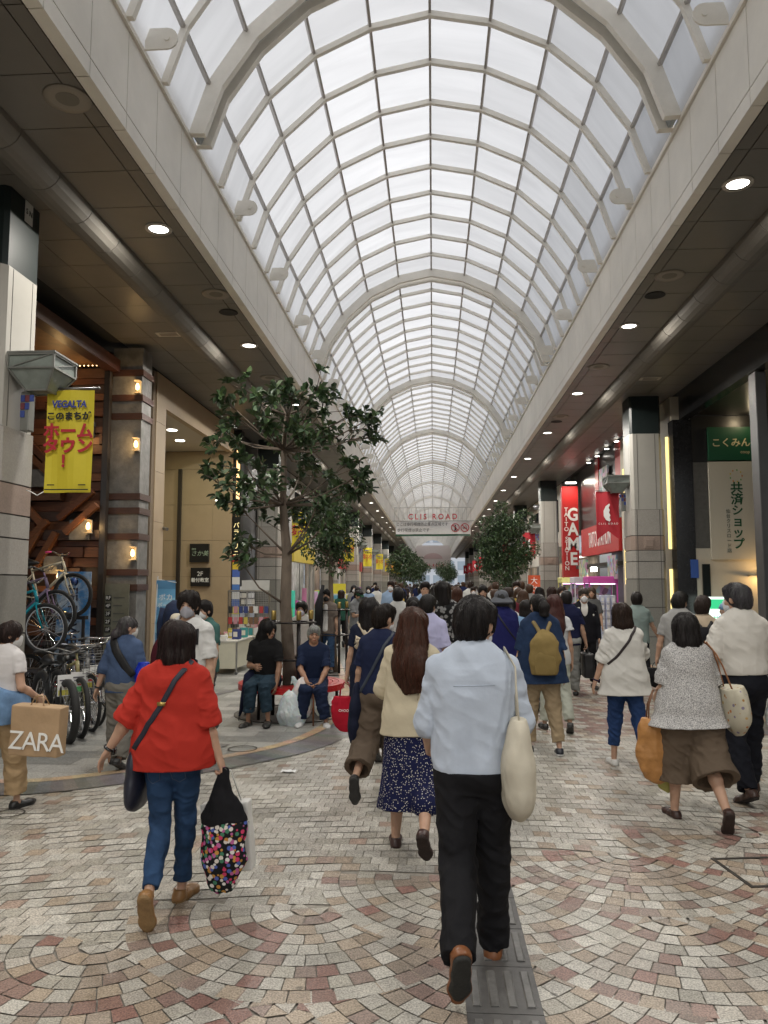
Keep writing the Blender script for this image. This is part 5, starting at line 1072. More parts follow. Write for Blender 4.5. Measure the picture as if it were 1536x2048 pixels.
class Fig:
    """skeleton in the figure's own frame: x right, y forward, z up"""
    def __init__(s,H=1.65,fem=False,lean=0,side=0,legs=((14,12,0),(-10,30,-35)),arms=((5,10,15,6),(-8,10,8,6)),head=(0,0,0),bulk=1.0,sit=False,splay=(3,3),tw=0):
        s.s=k=H/1.70; s.fem=fem; s.bulk=bulk; s.arms=[];s.legs=[]
        s.Rt=rot('Z',tw)@rot('X',-lean)@rot('Y',side); T=s.Rt
        P=ve(0,0,.95*k); s.P=P; s.T=lambda u,x=0,y=0: P+T@(ve(x,y,u)*k)
        s.fwd=T@ve(0,1,0); s.N=s.T(.515); s.hw=(.146 if fem else .168)*bulk**.4
        s.Rh=rot('Z',head[0]+tw*.5)@rot('X',-head[1]-lean*.4)@rot('Y',head[2]); s.HC=s.N+s.Rh@(ve(0,.024,.130)*k)
        for i,sg in enumerate((-1,1)):
            p,b,fp=legs[i]; ab=R(splay[i]); hp=P+ve(sg*.088*k,0,-.05*k)
            d1=lambda a: ve(sg*math.sin(ab)*math.cos(R(a)),math.sin(R(a)),-math.cos(R(a)))
            kn=hp+nrm(d1(p))*.425*k; an=kn+nrm(d1(p-b))*.42*k
            toe=R(8)*sg; fd=ve(math.sin(toe)*math.cos(R(fp)),math.cos(toe)*math.cos(R(fp)),math.sin(R(fp))); fu=nrm(np.cross(np.cross(fd,ve(0,0,1)) if abs(fd[2])<.98 else ve(1,0,0),fd))
            s.legs.append((hp,kn,an,fd,fu))
        low=min(min((an-fu*.082*k)[2],(an+fd*.17*k-fu*.078*k)[2],(an-fd*.055*k-fu*.082*k)[2]) for hp,kn,an,fd,fu in s.legs)
        s.dz=-low
        for i,sg in enumerate((-1,1)):
            p1,a1,p2,a2=arms[i][:4]; sh=s.T(.432,sg*s.hw)
            d=lambda p,a: T@ve(sg*math.sin(R(a)),math.cos(R(a))*math.sin(R(p)),-math.cos(R(a))*math.cos(R(p)))
            el=sh+d(p1,a1)*.285*k; fdv=nrm(d(p2,a2)); wr=el+fdv*.245*k; s.arms.append((sh,el,wr,fdv,sg,arms[i][4] if len(arms[i])>4 else 25,arms[i][5] if len(arms[i])>5 else None))
        z=ve(0,0,s.dz); s.off=z
        # lift everything to the ground
        s.P=s.P+z; s.N=s.N+z; s.HC=s.HC+z; s.T=lambda u,x=0,y=0: P+z+T@(ve(x,y,u)*k)
        s.legs=[(a+z,b+z,c+z,d,e) for a,b,c,d,e in s.legs]; s.arms=[(a+z,b+z,c+z,d,sg,cu,pn) for a,b,c,d,sg,cu,pn in s.arms]
    def torso(s,S_,e,prof,k=.045):
        pts=[s.T(u) for u,_,_ in prof]
        for i in range(len(prof)-1):
            E=lambda u:e*min(1,max(.15,(.47-u)/.1)) if e>0 else e; S_.cone(pts[i],pts[i+1],(prof[i][1]*s.s*(s.bulk if prof[i][0]<.44 else 1)+E(prof[i][0])),(prof[i+1][1]*s.s*(s.bulk if prof[i+1][0]<.44 else 1)+E(prof[i+1][0])),k,s.fwd,prof[i][2])
    def prof(s):
        return [(.50,.052,.9),(.465,.075,.8),(.43,.112,.72),(.38,.140,.69),(.32,.146,.69),(.26,.141,.71),(.16,.124,.74),(.08,.138,.74),(.02,.152,.74),(-.06,.160,.76)] if s.fem else [(.50,.056,.9),(.47,.08,.8),(.43,.125,.70),(.38,.156,.67),(.31,.164,.67),(.24,.158,.69),(.13,.146,.73),(.05,.150,.75),(-.06,.155,.77)]
    def hand(s,S_,i):
        sh,el,wr,d,sg,curl,pn=s.arms[i]; k=s.s*(.93 if s.fem else 1.0)
        n=ve(-sg,0,0) if pn is None else ve(*pn); n=nrm(n-d*(n@d)); t=nrm(np.cross(n,d)*sg*-1) ; 
        if t[1]<0 and pn is None: t=-t
        S_.cone(wr,wr+d*.035*k,.024*k,.03*k,.012,n,.7); S_.cone(wr+d*.03*k+t*.012*k,wr+d*.085*k+t*.02*k,.026*k,.022*k,.014,n,.55); S_.cone(wr+d*.03*k-t*.012*k,wr+d*.082*k-t*.02*k,.026*k,.021*k,.014,n,.55)
        for j,(o,L) in enumerate(((.031,.072),(.0105,.08),(-.0105,.074),(-.03,.058))):
            b=wr+d*(.088-.006*abs(j-1.2))*k+t*o*k; a=R(curl*(1+.08*j)); p=b; dd=d
            for q,(f,ra,rb) in enumerate(((.45,.0092,.0085),(.32,.0085,.0078),(.25,.0078,.0068))):
                dd=nrm(math.cos(a*(q+1)*.62)*d+math.sin(a*(q+1)*.62)*n+t*.05*o/.03); e=p+dd*L*f*k; S_.cone(p,e,ra*k,rb*k,.004); p=e
        b=wr+d*.03*k+t*.03*k; m=b+nrm(d*.75+t*.6+n*.35)*.04*k; e=m+nrm(d*.9+t*.15+n*(.3+curl/120))*.032*k
        S_.cone(b,m,.0135*k,.011*k,.008); S_.cone(m,e,.0105*k,.008*k,.004)
    def skin_col(s,base):
        HC,Rh,k=s.HC,s.Rh,s.s
        def f(v):
            c=np.tile(np.array(base),(len(v),1)); q=(v-HC)@Rh/k
            for sx in (-1,1):
                e=((q[:,0]-sx*.032)/.014)**2+((q[:,2]-.006)/.0065)**2; c[(e<1)&(q[:,1]>.05)]=(.03,.02,.018)
                e=((q[:,0]-sx*.034)/.021)**2+((q[:,2]-.027)/.0055)**2; c[(e<1)&(q[:,1]>.05)]=(.04,.028,.022)
            e=(q[:,0]/.024)**2+((q[:,2]+.062)/.009)**2; c[(e<1)&(q[:,1]>.05)]=np.array(base)*(.75,.45,.45)
            return c
        return f
    def body(s,h,base,feet=True,thin=.76):
        k=s.s; B=S(h); s.torso(B,-.012,s.prof()); P=s.P
        B.ell(s.T(-.02),ve(.15,.10,.11)*k*s.bulk,s.Rt)
        for i,(sh,el,wr,d,sg,cu,pn) in enumerate(s.arms):
            b=s.bulk**.5; B.cone(s.T(.45,sg*.08),sh,.045*k,.044*k,.03); B.cone(sh,el,.047*k*b,.037*k*b,.02); B.cone(el,el+(wr-el)*.35,.037*k*b,.038*k*b,.015); B.cone(el+(wr-el)*.35,wr,.038*k*b,.025*k,.015)
            if h<.012: s.hand(B,i)
            else: B.cone(wr,wr+d*.09*k,.03*k,.035*k,.015,ve(1,0,0),.6); B.cone(wr+d*.09*k,wr+d*.16*k,.034*k,.018*k,.01,ve(1,0,0),.6)
        for (hp,kn,an,fd,fu) in s.legs:
            b=s.bulk**.6; B.cone(hp,kn,.082*k*b*.78,.052*k*.82,.03); B.cone(kn,kn+(an-kn)*.35,.052*k*min(thin,.9),.054*k*thin,.02); B.cone(kn+(an-kn)*.35,an,.054*k*thin,.033*k*(1 if thin>.9 else .85),.02)
            if feet: B.cone(an-fd*.03*k-fu*.045*k,an+fd*.12*k-fu*.06*k,.032*k,.026*k,.02)
        HC,Rh=s.HC,s.Rh; X=lambda x,y,z:HC+Rh@(ve(x,y,z)*k)
        B.cone(s.T(.45),X(0,-.02,-.06),.062*k if not s.fem else .054*k,.054*k if not s.fem else .047*k,.03)
        B.ell(X(0,-.012,.022),ve(.077,.096,.095)*k,Rh,.02); B.ell(X(0,.022,-.035),ve(.060,.066,.078)*k,Rh,.035); B.ell(X(0,.055,-.085),ve(.028,.028,.026)*k,Rh,.03)
        if h<.016:
            B.cone(X(0,.082,.012),X(0,.104,-.022),.009*k,.015*k,.012); B.ell(X(0,.088,-.062),ve(.026,.012,.012)*k,Rh,.012)
            for sx in (-1,1):
                B.ell(X(sx*.034,.083,.006),ve(.019,.010,.010)*k,Rh,.008,sub=True); B.ell(X(sx*.033,.072,.005),ve(.013,.013,.0105)*k,Rh,.004); B.cone(X(sx*.012,.087,.027),X(sx*.052,.07,.026),.008*k,.007*k,.01)
                B.ell(X(sx*.077,-.008,-.005),ve(.011,.021,.033)*k,Rh@rot('Z',-sx*18),.008); B.ell(X(sx*.05,.055,-.03),ve(.02,.02,.018)*k,Rh,.02)
        return B.mesh('body',s.skin_col(base))
    # -------- clothes
    def top(s,h,ease=.02,hem=-.10,flare=0,sleeve=.6,sl_ease=.02,sl_flare=.005,collar=False,tuck=False,puff=0,seed=0,wr=.010,neck=.47,hemcut=0,nk=0,loose=.3):
        wr*=.42; ease*=.72; sl_ease*=.75
        k=s.s; T=S(h); p=s.prof(); hipr=p[-2][1]; p=[(u,r+max(0,hipr-r)*loose *(.3 if tuck else 1) if .0<u<.3 else r,q) for u,r,q in p]
        p=[(.462,.056,.9)]+p[1:]
        if hem<-.06: p=p+[(hem,p[-1][1]+flare,p[-1][2])]
        if flare and hem>=-.2: p=[(u,r+flare*max(0,(.3-u)/.4),q) for u,r,q in p]
        if puff: p=[(u,r+puff*(.02 if u<.3 and u>hem else 0),q) for u,r,q in p]
        p=[(u,r+(.012 if u<.04 and not tuck else 0),q) for u,r,q in p]
        K0=T.kid(0); s.torso(K0,ease,p); K0.ell(s.T(.56,0,.03),ve(.060+nk,.080+nk,.085)*k,s.Rt,.008,sub=True)
        for (sh,el,wr_,d,sg,cu,pn) in s.arms:
            b=s.bulk**.5; K0.cone(s.T(.45,sg*.07),sh,.036*k+ease*.35,.042*k+ease*.5,.05)
            K=T.kid(.010); r0=.043*k*b+sl_ease*.7; a=min(sleeve,1); e1=sh+(el-sh)*a
            rm_=(.042*k*b+sl_ease)+sl_flare*a; K.cone(sh,e1,r0,rm_,.03)
            rr=rm_
            if sleeve>1: rr=max(.034*k+sl_ease*.8,.03*k+sl_ease*.6+sl_flare); K.cone(el,el+(wr_-el)*(sleeve-1),rm_,rr,.02)
            if puff: K.cone(sh+(el-sh)*.55,el+(wr_-el)*.06,.054*k,.074*k,.05)
            if sleeve<=1: e=e1; dd=nrm(el-sh)
            else: e=el+(wr_-el)*(sleeve-1); dd=d
            K.cut(e-dd*.006,dd,.004,30) if sleeve<=1 or True else None
            K.cone(e-dd*.03,e+dd*.03,max(rr-.010,.026),max(rr-.007,.028),0,sub=True)
            K.cr(wr*1.2,(7,7,20) if abs(dd[2])>.7 else (10,20,10),seed+6+sg); K.cr(wr*.6,(18,18,30),seed+8)
        if tuck: r_=s.prof()[-3][1]*s.s*s.bulk+ease+.006; K0.cone(s.T(hem+.045),s.T(hem-.0),r_,r_-.008,.03,s.fwd,.75)
        if collar:
            K=T.kid(.006); K.cone(s.T(.475),s.T(.545,0,.014),.062*k,.056*k,.012); K.cone(s.T(.51,0,.012),s.T(.64,0,.03),.049*k,.053*k,.0,sub=True); K.cut(s.T(.55),s.Rt@ve(0,.5,1))
        hz=s.T(hem)
        T.cut(hz,s.Rt@ve(hemcut,0,-1),.006,9)
        st=s.T(.15)
        T.wr(wr*.9,(5,5,8),seed); T.cr(wr*.95,(4,4,11),seed+1); T.cr(wr*.6,(8,8,20),seed+2); T.cr(wr*.45,(16,10,9),seed+21)
        if tuck: T.wr(.010,(26,26,3),seed+4,lambda P,z=s.P[2]: np.clip(1-np.abs(P[:,2]-z-.06)/.16,0,1))
        return T.mesh('top')
    def trousers(s,h,ease=.014,hem=0.03,flare=0,seed=0,waist=.06,wr=.007,seat=0):
        k=s.s; T=S(h); b=s.bulk
        f=[(waist+.02,.135 if not s.fem else .125,.76),(.03,.148,.76),(-.05,.158,.78)]
        s.torso(T,ease*.7,f); T.ell(s.T(-.06,0,-.02),ve(.158*b+ease,.118*b+ease+seat,.12)*k,s.Rt,.03)
        ends=[]
        for (hp,kn,an,fd,fu) in s.legs:
            bb=b**.6; r1=.088*k*bb+ease; r2=.056*k*bb+ease+flare*.5; r3=.043*k+ease+flare
            tot=.845*k; e=an+nrm(kn-an)*(hem*k)
            d=nrm(e-kn); K=T.kid(.03); K.cone(hp,kn,r1,r2,.03); K.cone(kn,e,r2,r3,.02); K.cut(e,d,.004,20); K.cone(e-d*.03,e+d*.05,max(r3-.018-flare*.3,.015),max(r3-.012-flare*.3,.015),0,sub=True)
            K.wr(min(.009,wr*1.3),(9,9,24),seed+5,lambda P,a=an:np.clip(1-np.linalg.norm(P-a,axis=1)/.24,0,1)); K.wr(min(.009,wr*1.3),(9,9,22),seed+6,lambda P,a=kn:np.clip(1-np.linalg.norm(P-a,axis=1)/.2,0,1)); K.cr(wr*1.0,(9,9,16),seed+7); K.cr(wr*.6,(18,18,26),seed+8)
        T.cut(s.T(waist),s.Rt@ve(0,0,1))
        T.wr(wr*.7,(9,9,14),seed); T.cr(wr*.8,(9,9,22),seed+3)
        return T.mesh('trousers')
    def skirt(s,h,length=.55,flare=.10,seed=0,waist=.08,fold=.016):
        k=s.s; T=S(h); c=[(waist,.12),(0,.155),(-.10,.168+flare*.2),(-length*.6,.165+flare*.6),(-length,.17+flare)]
        m=(s.legs[0][2]+s.legs[1][2])/2; sw=(m-s.P)*ve(.5,.5,0)
        pts=[s.P+ve(0,0,u*k)+sw*max(0,-u)*1.1 for u,_ in c]
        for i in range(len(c)-1): T.cone(pts[i],pts[i+1],c[i][1]*k,c[i+1][1]*k,.02,s.fwd,.8)
        for (hp,kn,an,fd,fu) in s.legs: T.cone(hp,kn,.10*k,.10*k,.05); T.cone(kn,kn+(an-kn)*.5,.10*k,.09*k,.05)
        z0=s.P[2]
        T.nz.append((fold,(13,13,1.2),seed,lambda P:np.clip((z0-P[:,2])/.3,0,1))); T.wr(fold*.5,(30,30,2),seed+1,lambda P:np.clip((z0-P[:,2])/.3,0,1))
        T.cut(pts[-1]+ve(0,0,.02),ve(0,0,-1),.012,8); T.cut(s.T(waist),ve(0,0,1)); return T.mesh('skirt')
    def shoes(s,t,h,col,sole,h_ankle=0,sandal=False):
        k=s.s
        for (hp,kn,an,fd,fu) in s.legs:
            sd_=np.cross(fd,fu); A=S(h); g=an-fu*.070*k; K_=k; k=k*(1.16 if not s.fem else 1.06)
            def shape(Q,e,up):
                Q.cone(g-fd*.035*k+fu*up,g+fd*.04*k+fu*up,.036*k+e,.034*k+e,.02); Q.cone(g+fd*.04*k+fu*up,g+fd*.125*k+sd_*.004*k+fu*up,.036*k+e,.042*k+e,.02,fu,.75); Q.cone(g+fd*.125*k+fu*up,g+fd*.175*k+fu*up,.040*k+e,.026*k+e,.02,fu,.7)
            shape(A,.002,.006); A.cone(g-fd*.02*k+fu*.03*k,an+fu*(.0+h_ankle)*k-fd*.012*k,.037*k,.040*k,.02)
            A.cut(g-fu*.006*k,-fu); A.cut(an+fu*(h_ankle-.012)*k,fu)
            if not sandal: A.cone(an+fu*(h_ankle-.03)*k,an+fu*(h_ankle+.03)*k,.034*k,.04*k,0,sub=True)
            k=K_; o=link('shoe',A.mesh('shoe'),LEA,t,col)
            B=S(h); shape(B,.005,-.010*0); B.cut(g-fu*.004*k,fu); B.cut(g-fu*.024*k,-fu); link('sole',B.mesh('sole'),SOLE,o,sole)
    def hair(s,h,style,seed=0,vol=1.0):
        k=s.s; HC,Rh=s.HC,s.Rh; X=lambda x,y,z:HC+Rh@(ve(x,y,z)*k); T=S(h)
        face=lambda c=(0,.105,-.045),r=(.072,.07,.088): T.ell(X(*c),ve(*r)*k,Rh,.012,sub=True)
        ang=lambda amp,fr,sd: T.nz.append((amp,(fr,fr,fr*.16),sd,None))
        if style=='short':
            T.ell(X(0,-.012,.034),ve(.089,.108,.098)*k*vol,Rh); T.ell(X(0,-.045,-.02),ve(.080,.072,.085)*k,Rh,.03); T.ell(X(0,.03,.085),ve(.078,.07,.042)*k*vol,Rh,.03)
            face((0,.10,-.04),(.076,.072,.085)); T.cut(X(0,-.06,-.078),Rh@ve(0,.25,-1),.008,26)
            for sx in (-1,1): T.ell(X(sx*.092,.0,-.03),ve(.03,.04,.045)*k,Rh,.01,sub=True)
        elif style=='bob':
            T.ell(X(0,-.012,.034),ve(.094,.110,.096)*k*vol,Rh); T.cone(X(0,-.022,.03),X(0,-.024,-.10),.098*k*vol,.108*k*vol,.03,Rh@ve(0,1,0),.95)
            face((0,.115,-.06),(.070,.075,.115)); T.cut(X(0,0,-.155),Rh@ve(0,.12,-1),.014,20)
        elif style=='long':
            T.ell(X(0,-.012,.034),ve(.094,.108,.096)*k*vol,Rh); n=Rh@ve(0,1,0)
            T.chain([X(0,-.035,.02),X(0,-.06,-.12),s.T(.36,0,-.125),s.T(.20,0,-.135)],[.098*k*vol,.118*k,.12*k,.07*k],.03,n,[.8,.55,.42])
            face((0,.115,-.06),(.070,.075,.115)); ang(.010,26,seed+9); T.cut(s.T(.19),ve(0,.2,-1),.035,14)
        elif style in ('pony','lowpony','bun'):
            T.ell(X(0,-.010,.034),ve(.087,.106,.094)*k,Rh); T.ell(X(0,-.04,-.02),ve(.078,.07,.08)*k,Rh,.03); face((0,.10,-.045),(.073,.072,.09)); T.cut(X(0,-.06,-.095),Rh@ve(0,.3,-1))
            for sx in (-1,1): T.ell(X(sx*.092,.0,-.03),ve(.028,.036,.042)*k,Rh,.01,sub=True)
            if style=='bun': T.ell(X(0,-.125,.03),ve(.052,.046,.05)*k,Rh,.012)
            elif style=='pony': T.ell(X(.0,-.125,.035),ve(.035,.03,.032)*k,Rh,.01); T.chain([X(0,-.13,.03),X(0,-.165,-.03),X(0,-.15,-.13),X(0,-.13,-.20)],[.034*k,.05*k,.042*k,.014*k],.02)
            else: T.chain([X(0,-.10,-.03),X(0,-.135,-.09),X(0,-.135,-.2),X(0,-.125,-.3)],[.04*k,.045*k,.04*k,.012*k],.02)
        elif style=='shag':
            T.ell(X(0,-.012,.034),ve(.098,.114,.100)*k,Rh); T.cone(X(0,-.03,.03),X(0,-.05,-.17),.105*k,.10*k,.03); face((0,.118,-.06),(.068,.075,.115)); T.cut(X(0,0,-.21),Rh@ve(0,.1,-1),.03,22); ang(.014,22,seed+8)
        elif style=='hat':
            T.ell(X(0,-.01,.06),ve(.098,.112,.085)*k,Rh); T.cone(X(0,-.01,.03),X(0,-.012,-.02),.115*k,.165*k,.01,Rh@ve(0,0,1),.22); T.ell(X(0,.0,-.07),ve(.12,.14,.085)*k,Rh,.005,sub=True); T.wr(.007,(14,14,14),seed); return T.mesh('hat')
        elif style=='cap':
            T.ell(X(0,-.005,.045),ve(.092,.110,.085)*k,Rh); T.cone(X(-.03,.09,.035),X(.03,.15,.02),.05*k,.045*k,.02,Rh@ve(0,0,1),.2); T.ell(X(0,.0,-.055),ve(.10,.12,.085)*k,Rh,.005,sub=True); return T.mesh('cap')
        if h<.02:
            ang(.007*(1.5 if vol>1.05 else 1),36 if h<.008 else 24,seed); ang(.011,14,seed+3)
        return T.mesh('hair')
    def mask(s,h):
        k=s.s; HC,Rh=s.HC,s.Rh; X=lambda x,y,z:HC+Rh@(ve(x,y,z)*k); T=S(h)
        T.ell(X(0,.05,-.055),ve(.064,.058,.058)*k,Rh); T.cone(X(0,.10,-.02),X(0,.095,-.09),.02*k,.016*k,.03); T.cut(X(0,.025,0),Rh@ve(0,-1,0)); T.cut(X(0,0,-.012),Rh@ve(0,-.25,1))
        for sx in (-1,1):
            T.cone(X(sx*.062,.03,-.03),X(sx*.081,-.012,.015),.0035*k+h*.25,.0035*k+h*.25,0); T.cone(X(sx*.06,.03,-.085),X(sx*.081,-.014,-.03),.0035*k+h*.25,.0035*k+h*.25,0)
        return T.mesh('mask')
SK=(.46,.285,.20); SKD=(.30,.17,.11); BLACKH=(.010,.008,.008); BROWNH=(.035,.016,.010); DBROWN=(.018,.010,.008)
def strands(me,ho,f,hair,n):
    r=random.Random(len(me.vertices)); from mathutils.bvhtree import BVHTree as BT
    bv=BT.FromPolygons([v.co for v in me.vertices],[p.vertices[:] for p in me.polygons]); mb=MB(); c0=V(f.HC+f.Rh@ve(0,-.02,.06))
    for _ in range(n):
        v=me.vertices[r.randrange(len(me.vertices))]; p=v.co.copy(); nn=v.normal.copy(); P=[p+nn*.0005]; L=r.uniform(.010,.020)*(1 if hair[0] in('short','pony','bun') else 1.6)
        for k in range(5):
            g=V((r.uniform(-.25,.25),r.uniform(-.25,.25),-1)); 
            if p.z>c0.z+.03: g=(p-c0)*V((1,1,0)).length*3+g*.3
            g=g-nn*g.dot(nn); g=g.normalized() if g.length>1e-4 else g; p=p+g*L; hit=bv.find_nearest(p)
            if hit[0] is None or (p-hit[0]).length>.02: p=p+V((0,0,-.004)); P.append(p.copy()); continue
            nn=hit[1]; p=hit[0]+nn*r.uniform(.001,.005); P.append(p.copy())
        mb.tube(P,[.0016,.0016,.0015,.0013,.001,.0005],3)
    low=[v for v in me.vertices if v.normal.z<-.35 and (v.co-c0)*V((0,1,0)).length<.3]
    for _ in range(n//2 if low else 0):
        v=low[r.randrange(len(low))]; out=(v.co-c0)*V((1,1,0)); out=out.normalized() if out.length>.01 else V((0,-1,0))
        if (v.co-c0).dot(V(f.Rh@ve(0,1,0)))>.03: continue
        L=r.uniform(.012,.032)*(.6 if hair[0]=='short' else 1); p=v.co-v.normal*.006; q=p+V((0,0,-L*.6))+out*.002; mb.tube([p+V((0,0,.012)),p,q,q+V((r.uniform(-.006,.006),r.uniform(-.006,.006),-L*.5))],[.004,.0045,.003,.0006],4)
    tag(mb.build('hair_strand',HAIR,ho,True,tuple(min(1,c*r.uniform(1.2,1.9)) for c in hair[1])),kind='stuff')
def person(lab,px=None,py=None,Y=None,rz=0,H=None,h=.006,group=None,loc=None,top=None,bot=None,shoes=((.03,.03,.03),(.05,.05,.05)),hair=('short',BLACKH),mask=None,skin=SK,hat=None,res=None,topm=None,botm=None,thin=.76,fig=None,**kw):
    """rz: degrees the figure is turned from walking away down the arcade"""
    if loc is None:
        p=at(px,py,Y=Y); loc=(p.x,Y,0); H=H or p.z*1.0
    f=fig or Fig(H=H,**kw); t=thing('person',lab,'person',loc,R(rz),group); t['fig']=0
    link('body',f.body(h,skin,thin=thin),SKIN,t)
    tp=dict(top); tm=tp.pop('m',CL); tc=tp.pop('c'); nm_=tp.pop('name','shirt'); f.topme=f.top(h,**tp); link(nm_,f.topme,tm,t,tc)
    bp=dict(bot); bm_=bp.pop('m',CL); bc=bp.pop('c'); kind=bp.pop('kind','trousers')
    nb_=kind if kind=='skirt' else bp.pop('name','trousers'); f.botme=(f.skirt if kind=='skirt' else f.trousers)(h,**bp); link(nb_,f.botme,bm_,t,bc)
    f.shoes(t,h,*shoes)
    if hair:
        hm=f.hair(h,*hair[:1],**(hair[2] if len(hair)>2 else {})); ho=link('hair',hm,HAIR,t,hair[1])
        if h<=.008 and not hat: strands(hm,ho,f,hair,260 if h<=.006 else 120)
    if hat: link('hat',f.hair(h,hat[0]),CL,t,hat[1])
    if mask: link('face_mask',f.mask(min(h,.007)),mat('mask_cloth',objcol=True,rough=.8,var=.04),t,mask)
    del t['fig']; return t,f
def world(t,p): 
    return Matrix.Translation(t.location)@Matrix.Rotation(t.rotation_euler.z,4,'Z')@V(tuple(p))
# ================================================================ BAGS
STRAP=mat('strap_web',objcol=True,rough=.6,var=.1); PLASTIC=mat('thin_plastic',objcol=True,rough=.3,var=.06,bump=.5,bscale=14,bdist=.02); PAPER=mat('kraft_paper',objcol=True,rough=.7,var=.08,vscale=5,bump=.35,bscale=9,bdist=.02); n,l,b=nodes_of(PLASTIC); b.inputs['Subsurface Weight'].default_value=.3; b.inputs['Subsurface Scale'].default_value=.05
def bagthing(t,name,lab,cat='bag'):
    return thing(name,lab,cat,t.location,t.rotation_euler.z)
def fist(f,i): return f.arms[i][2]+f.arms[i][3]*.085*f.s
def hang_bag(t,f,i,lab,dims,m,col,drop=.2,name='carry_bag',taper=.75,h=.007,seed=0,loops=True,off=(0,0,0),strapm=None,strapcol=None,c=None,tilt=0,vest=False,topcol=None):
    """soft bag hanging from a fist: body plus loop handles"""
    b=bagthing(t,name,lab); c=fist(f,i) if c is None else ve(*c); c=c+ve(*off); w,d,hh=dims
    top=c-ve(0,0,drop); S_=S(h); Rm=rot('Y',tilt)
    if vest:
        for sx in (-1,1): S_.chain([c,top+ve(sx*w*.26,0,-.0),top+ve(sx*w*.33,0,-hh*.12)],[.010,.020,.036],.012,ve(0,1,0),.5)
    P=[top+Rm@ve(0,0,-hh*q) for q in (.02,.25,.6,.86)]; r=[w*.36,w*.46,w*.5,w*.5*taper]
    S_.chain(P,[x for x in r],.03,ve(0,1,0),max(d/w,.25))
    S_.cut(top+Rm@ve(0,0,-.012+hh*.02),Rm@ve(0,0,1)) if not vest else None
    S_.wr(.012,(10,10,6),seed); S_.wr(.009,(22,22,9),seed+1); S_.wr(.004,(45,45,30),seed+3)
    link('bag_body',S_.mesh('bag_body'),m,b,col)
    if topcol:
        U=S(h); e=.006
        for sx in (-1,1): U.chain([c,top+ve(sx*w*.26,0,0),top+ve(sx*w*.33,0,-hh*.12)],[.011,.020+e,.036+e],.01,ve(0,1,0),.5)
        U.chain(P[:3],[x+e for x in r[:3]],.03,ve(0,1,0),max(d/w,.25)); U.cut(top+ve(0,0,-hh*.16),ve(.15,0,-1),.01,20); U.nz=list(S_.nz); link('upper_panel',U.mesh('upper_panel'),CL,b,topcol)
    if loops and not vest:
        mb=MB()
        for sy in (-1,1): mb.tube([top+ve(-w*.24,sy*d*.2,-.03),top+ve(-w*.2,sy*d*.12,drop*.5),c+ve(-.02,sy*.006,.008),c+ve(.02,sy*.006,.008),top+ve(w*.2,sy*d*.12,drop*.5),top+ve(w*.24,sy*d*.2,-.03)],.011,8,q=.5)
        mb.build('handle',strapm or STRAP,b,True,strapcol or col)
    return b
def back_r(f,u,e):
    p=f.prof(); us=[q[0] for q in p][::-1]; return np.interp(u,us,[q[1] for q in p][::-1])*f.bulk+e,np.interp(u,us,[q[2] for q in p][::-1])
from mathutils.bvhtree import BVHTree
def on_cloth(f,P,lift=.007):
    if not hasattr(f,'bvh'):
        me=f.topme; f.bvh=BVHTree.FromPolygons([v.co for v in me.vertices],[p.vertices[:] for p in me.polygons])
    o=[]
    for i,p in enumerate(P):
        rel=f.Rt.T@(p-f.P)/f.s; c=f.P+f.Rt@(ve(rel[0]*.35,0,min(rel[2],.40))*f.s); d=nrm(p-c); hit=f.bvh.ray_cast(V(c+d*.6),V(-d),.75)
        o.append(np.array(hit[0])+d*lift if hit[0] is not None else p)
    return o
def on_trousers(f,P,lift=.001):
    me=f.botme; bv=BVHTree.FromPolygons([v.co for v in me.vertices],[p.vertices[:] for p in me.polygons]); o=[]
    for p in P:
        hit=bv.ray_cast(V(p)-V(f.fwd)*.4,V(f.fwd),.6); o.append(np.array(hit[0])-f.fwd*lift if hit[0] is not None else p)
    return o
def jeans_stitch(t,f,col,u=-.05):
    mb=MB()
    for sx in (-1,1):
        x0,x1=sx*.035,sx*.115; Q=[(x0,u-.02),(x1,u-.015),(x1,u-.10),((x0+x1)/2,u-.125),(x0,u-.105),(x0,u-.02)]
        P=[f.T(a[1]+(b_[1]-a[1])*k,a[0]+(b_[0]-a[0])*k) for a,b_ in zip(Q[:-1],Q[1:]) for k in (0,.25,.5,.75)]
        mb.tube(on_trousers(f,P),.0018,5)
    mb.tube(on_trousers(f,[f.T(u+.05-.05*(1-abs(k)),.13*k) for k in np.linspace(-1,1,15)]),.0018,5)
    mb.build('stitching',CL,t,True,col)
def strap_pts(f,sx,u1,e,front=False,u0=.465,x1=.165):
    P=[]
    for k in np.linspace(0,1,16):
        u=u0+(u1-u0)*k; x=sx*(.085+(-x1-.085)*k); r,q=back_r(f,u,e); r=max(r,abs(x)+.012); y=math.sqrt(max(r*r-x*x,.0))*q+.012
        if k<.15: y*=(k/.15)*.8+.2; u+=.012
        P.append(f.T(u,x,y if front else -y))
    return on_cloth(f,P)
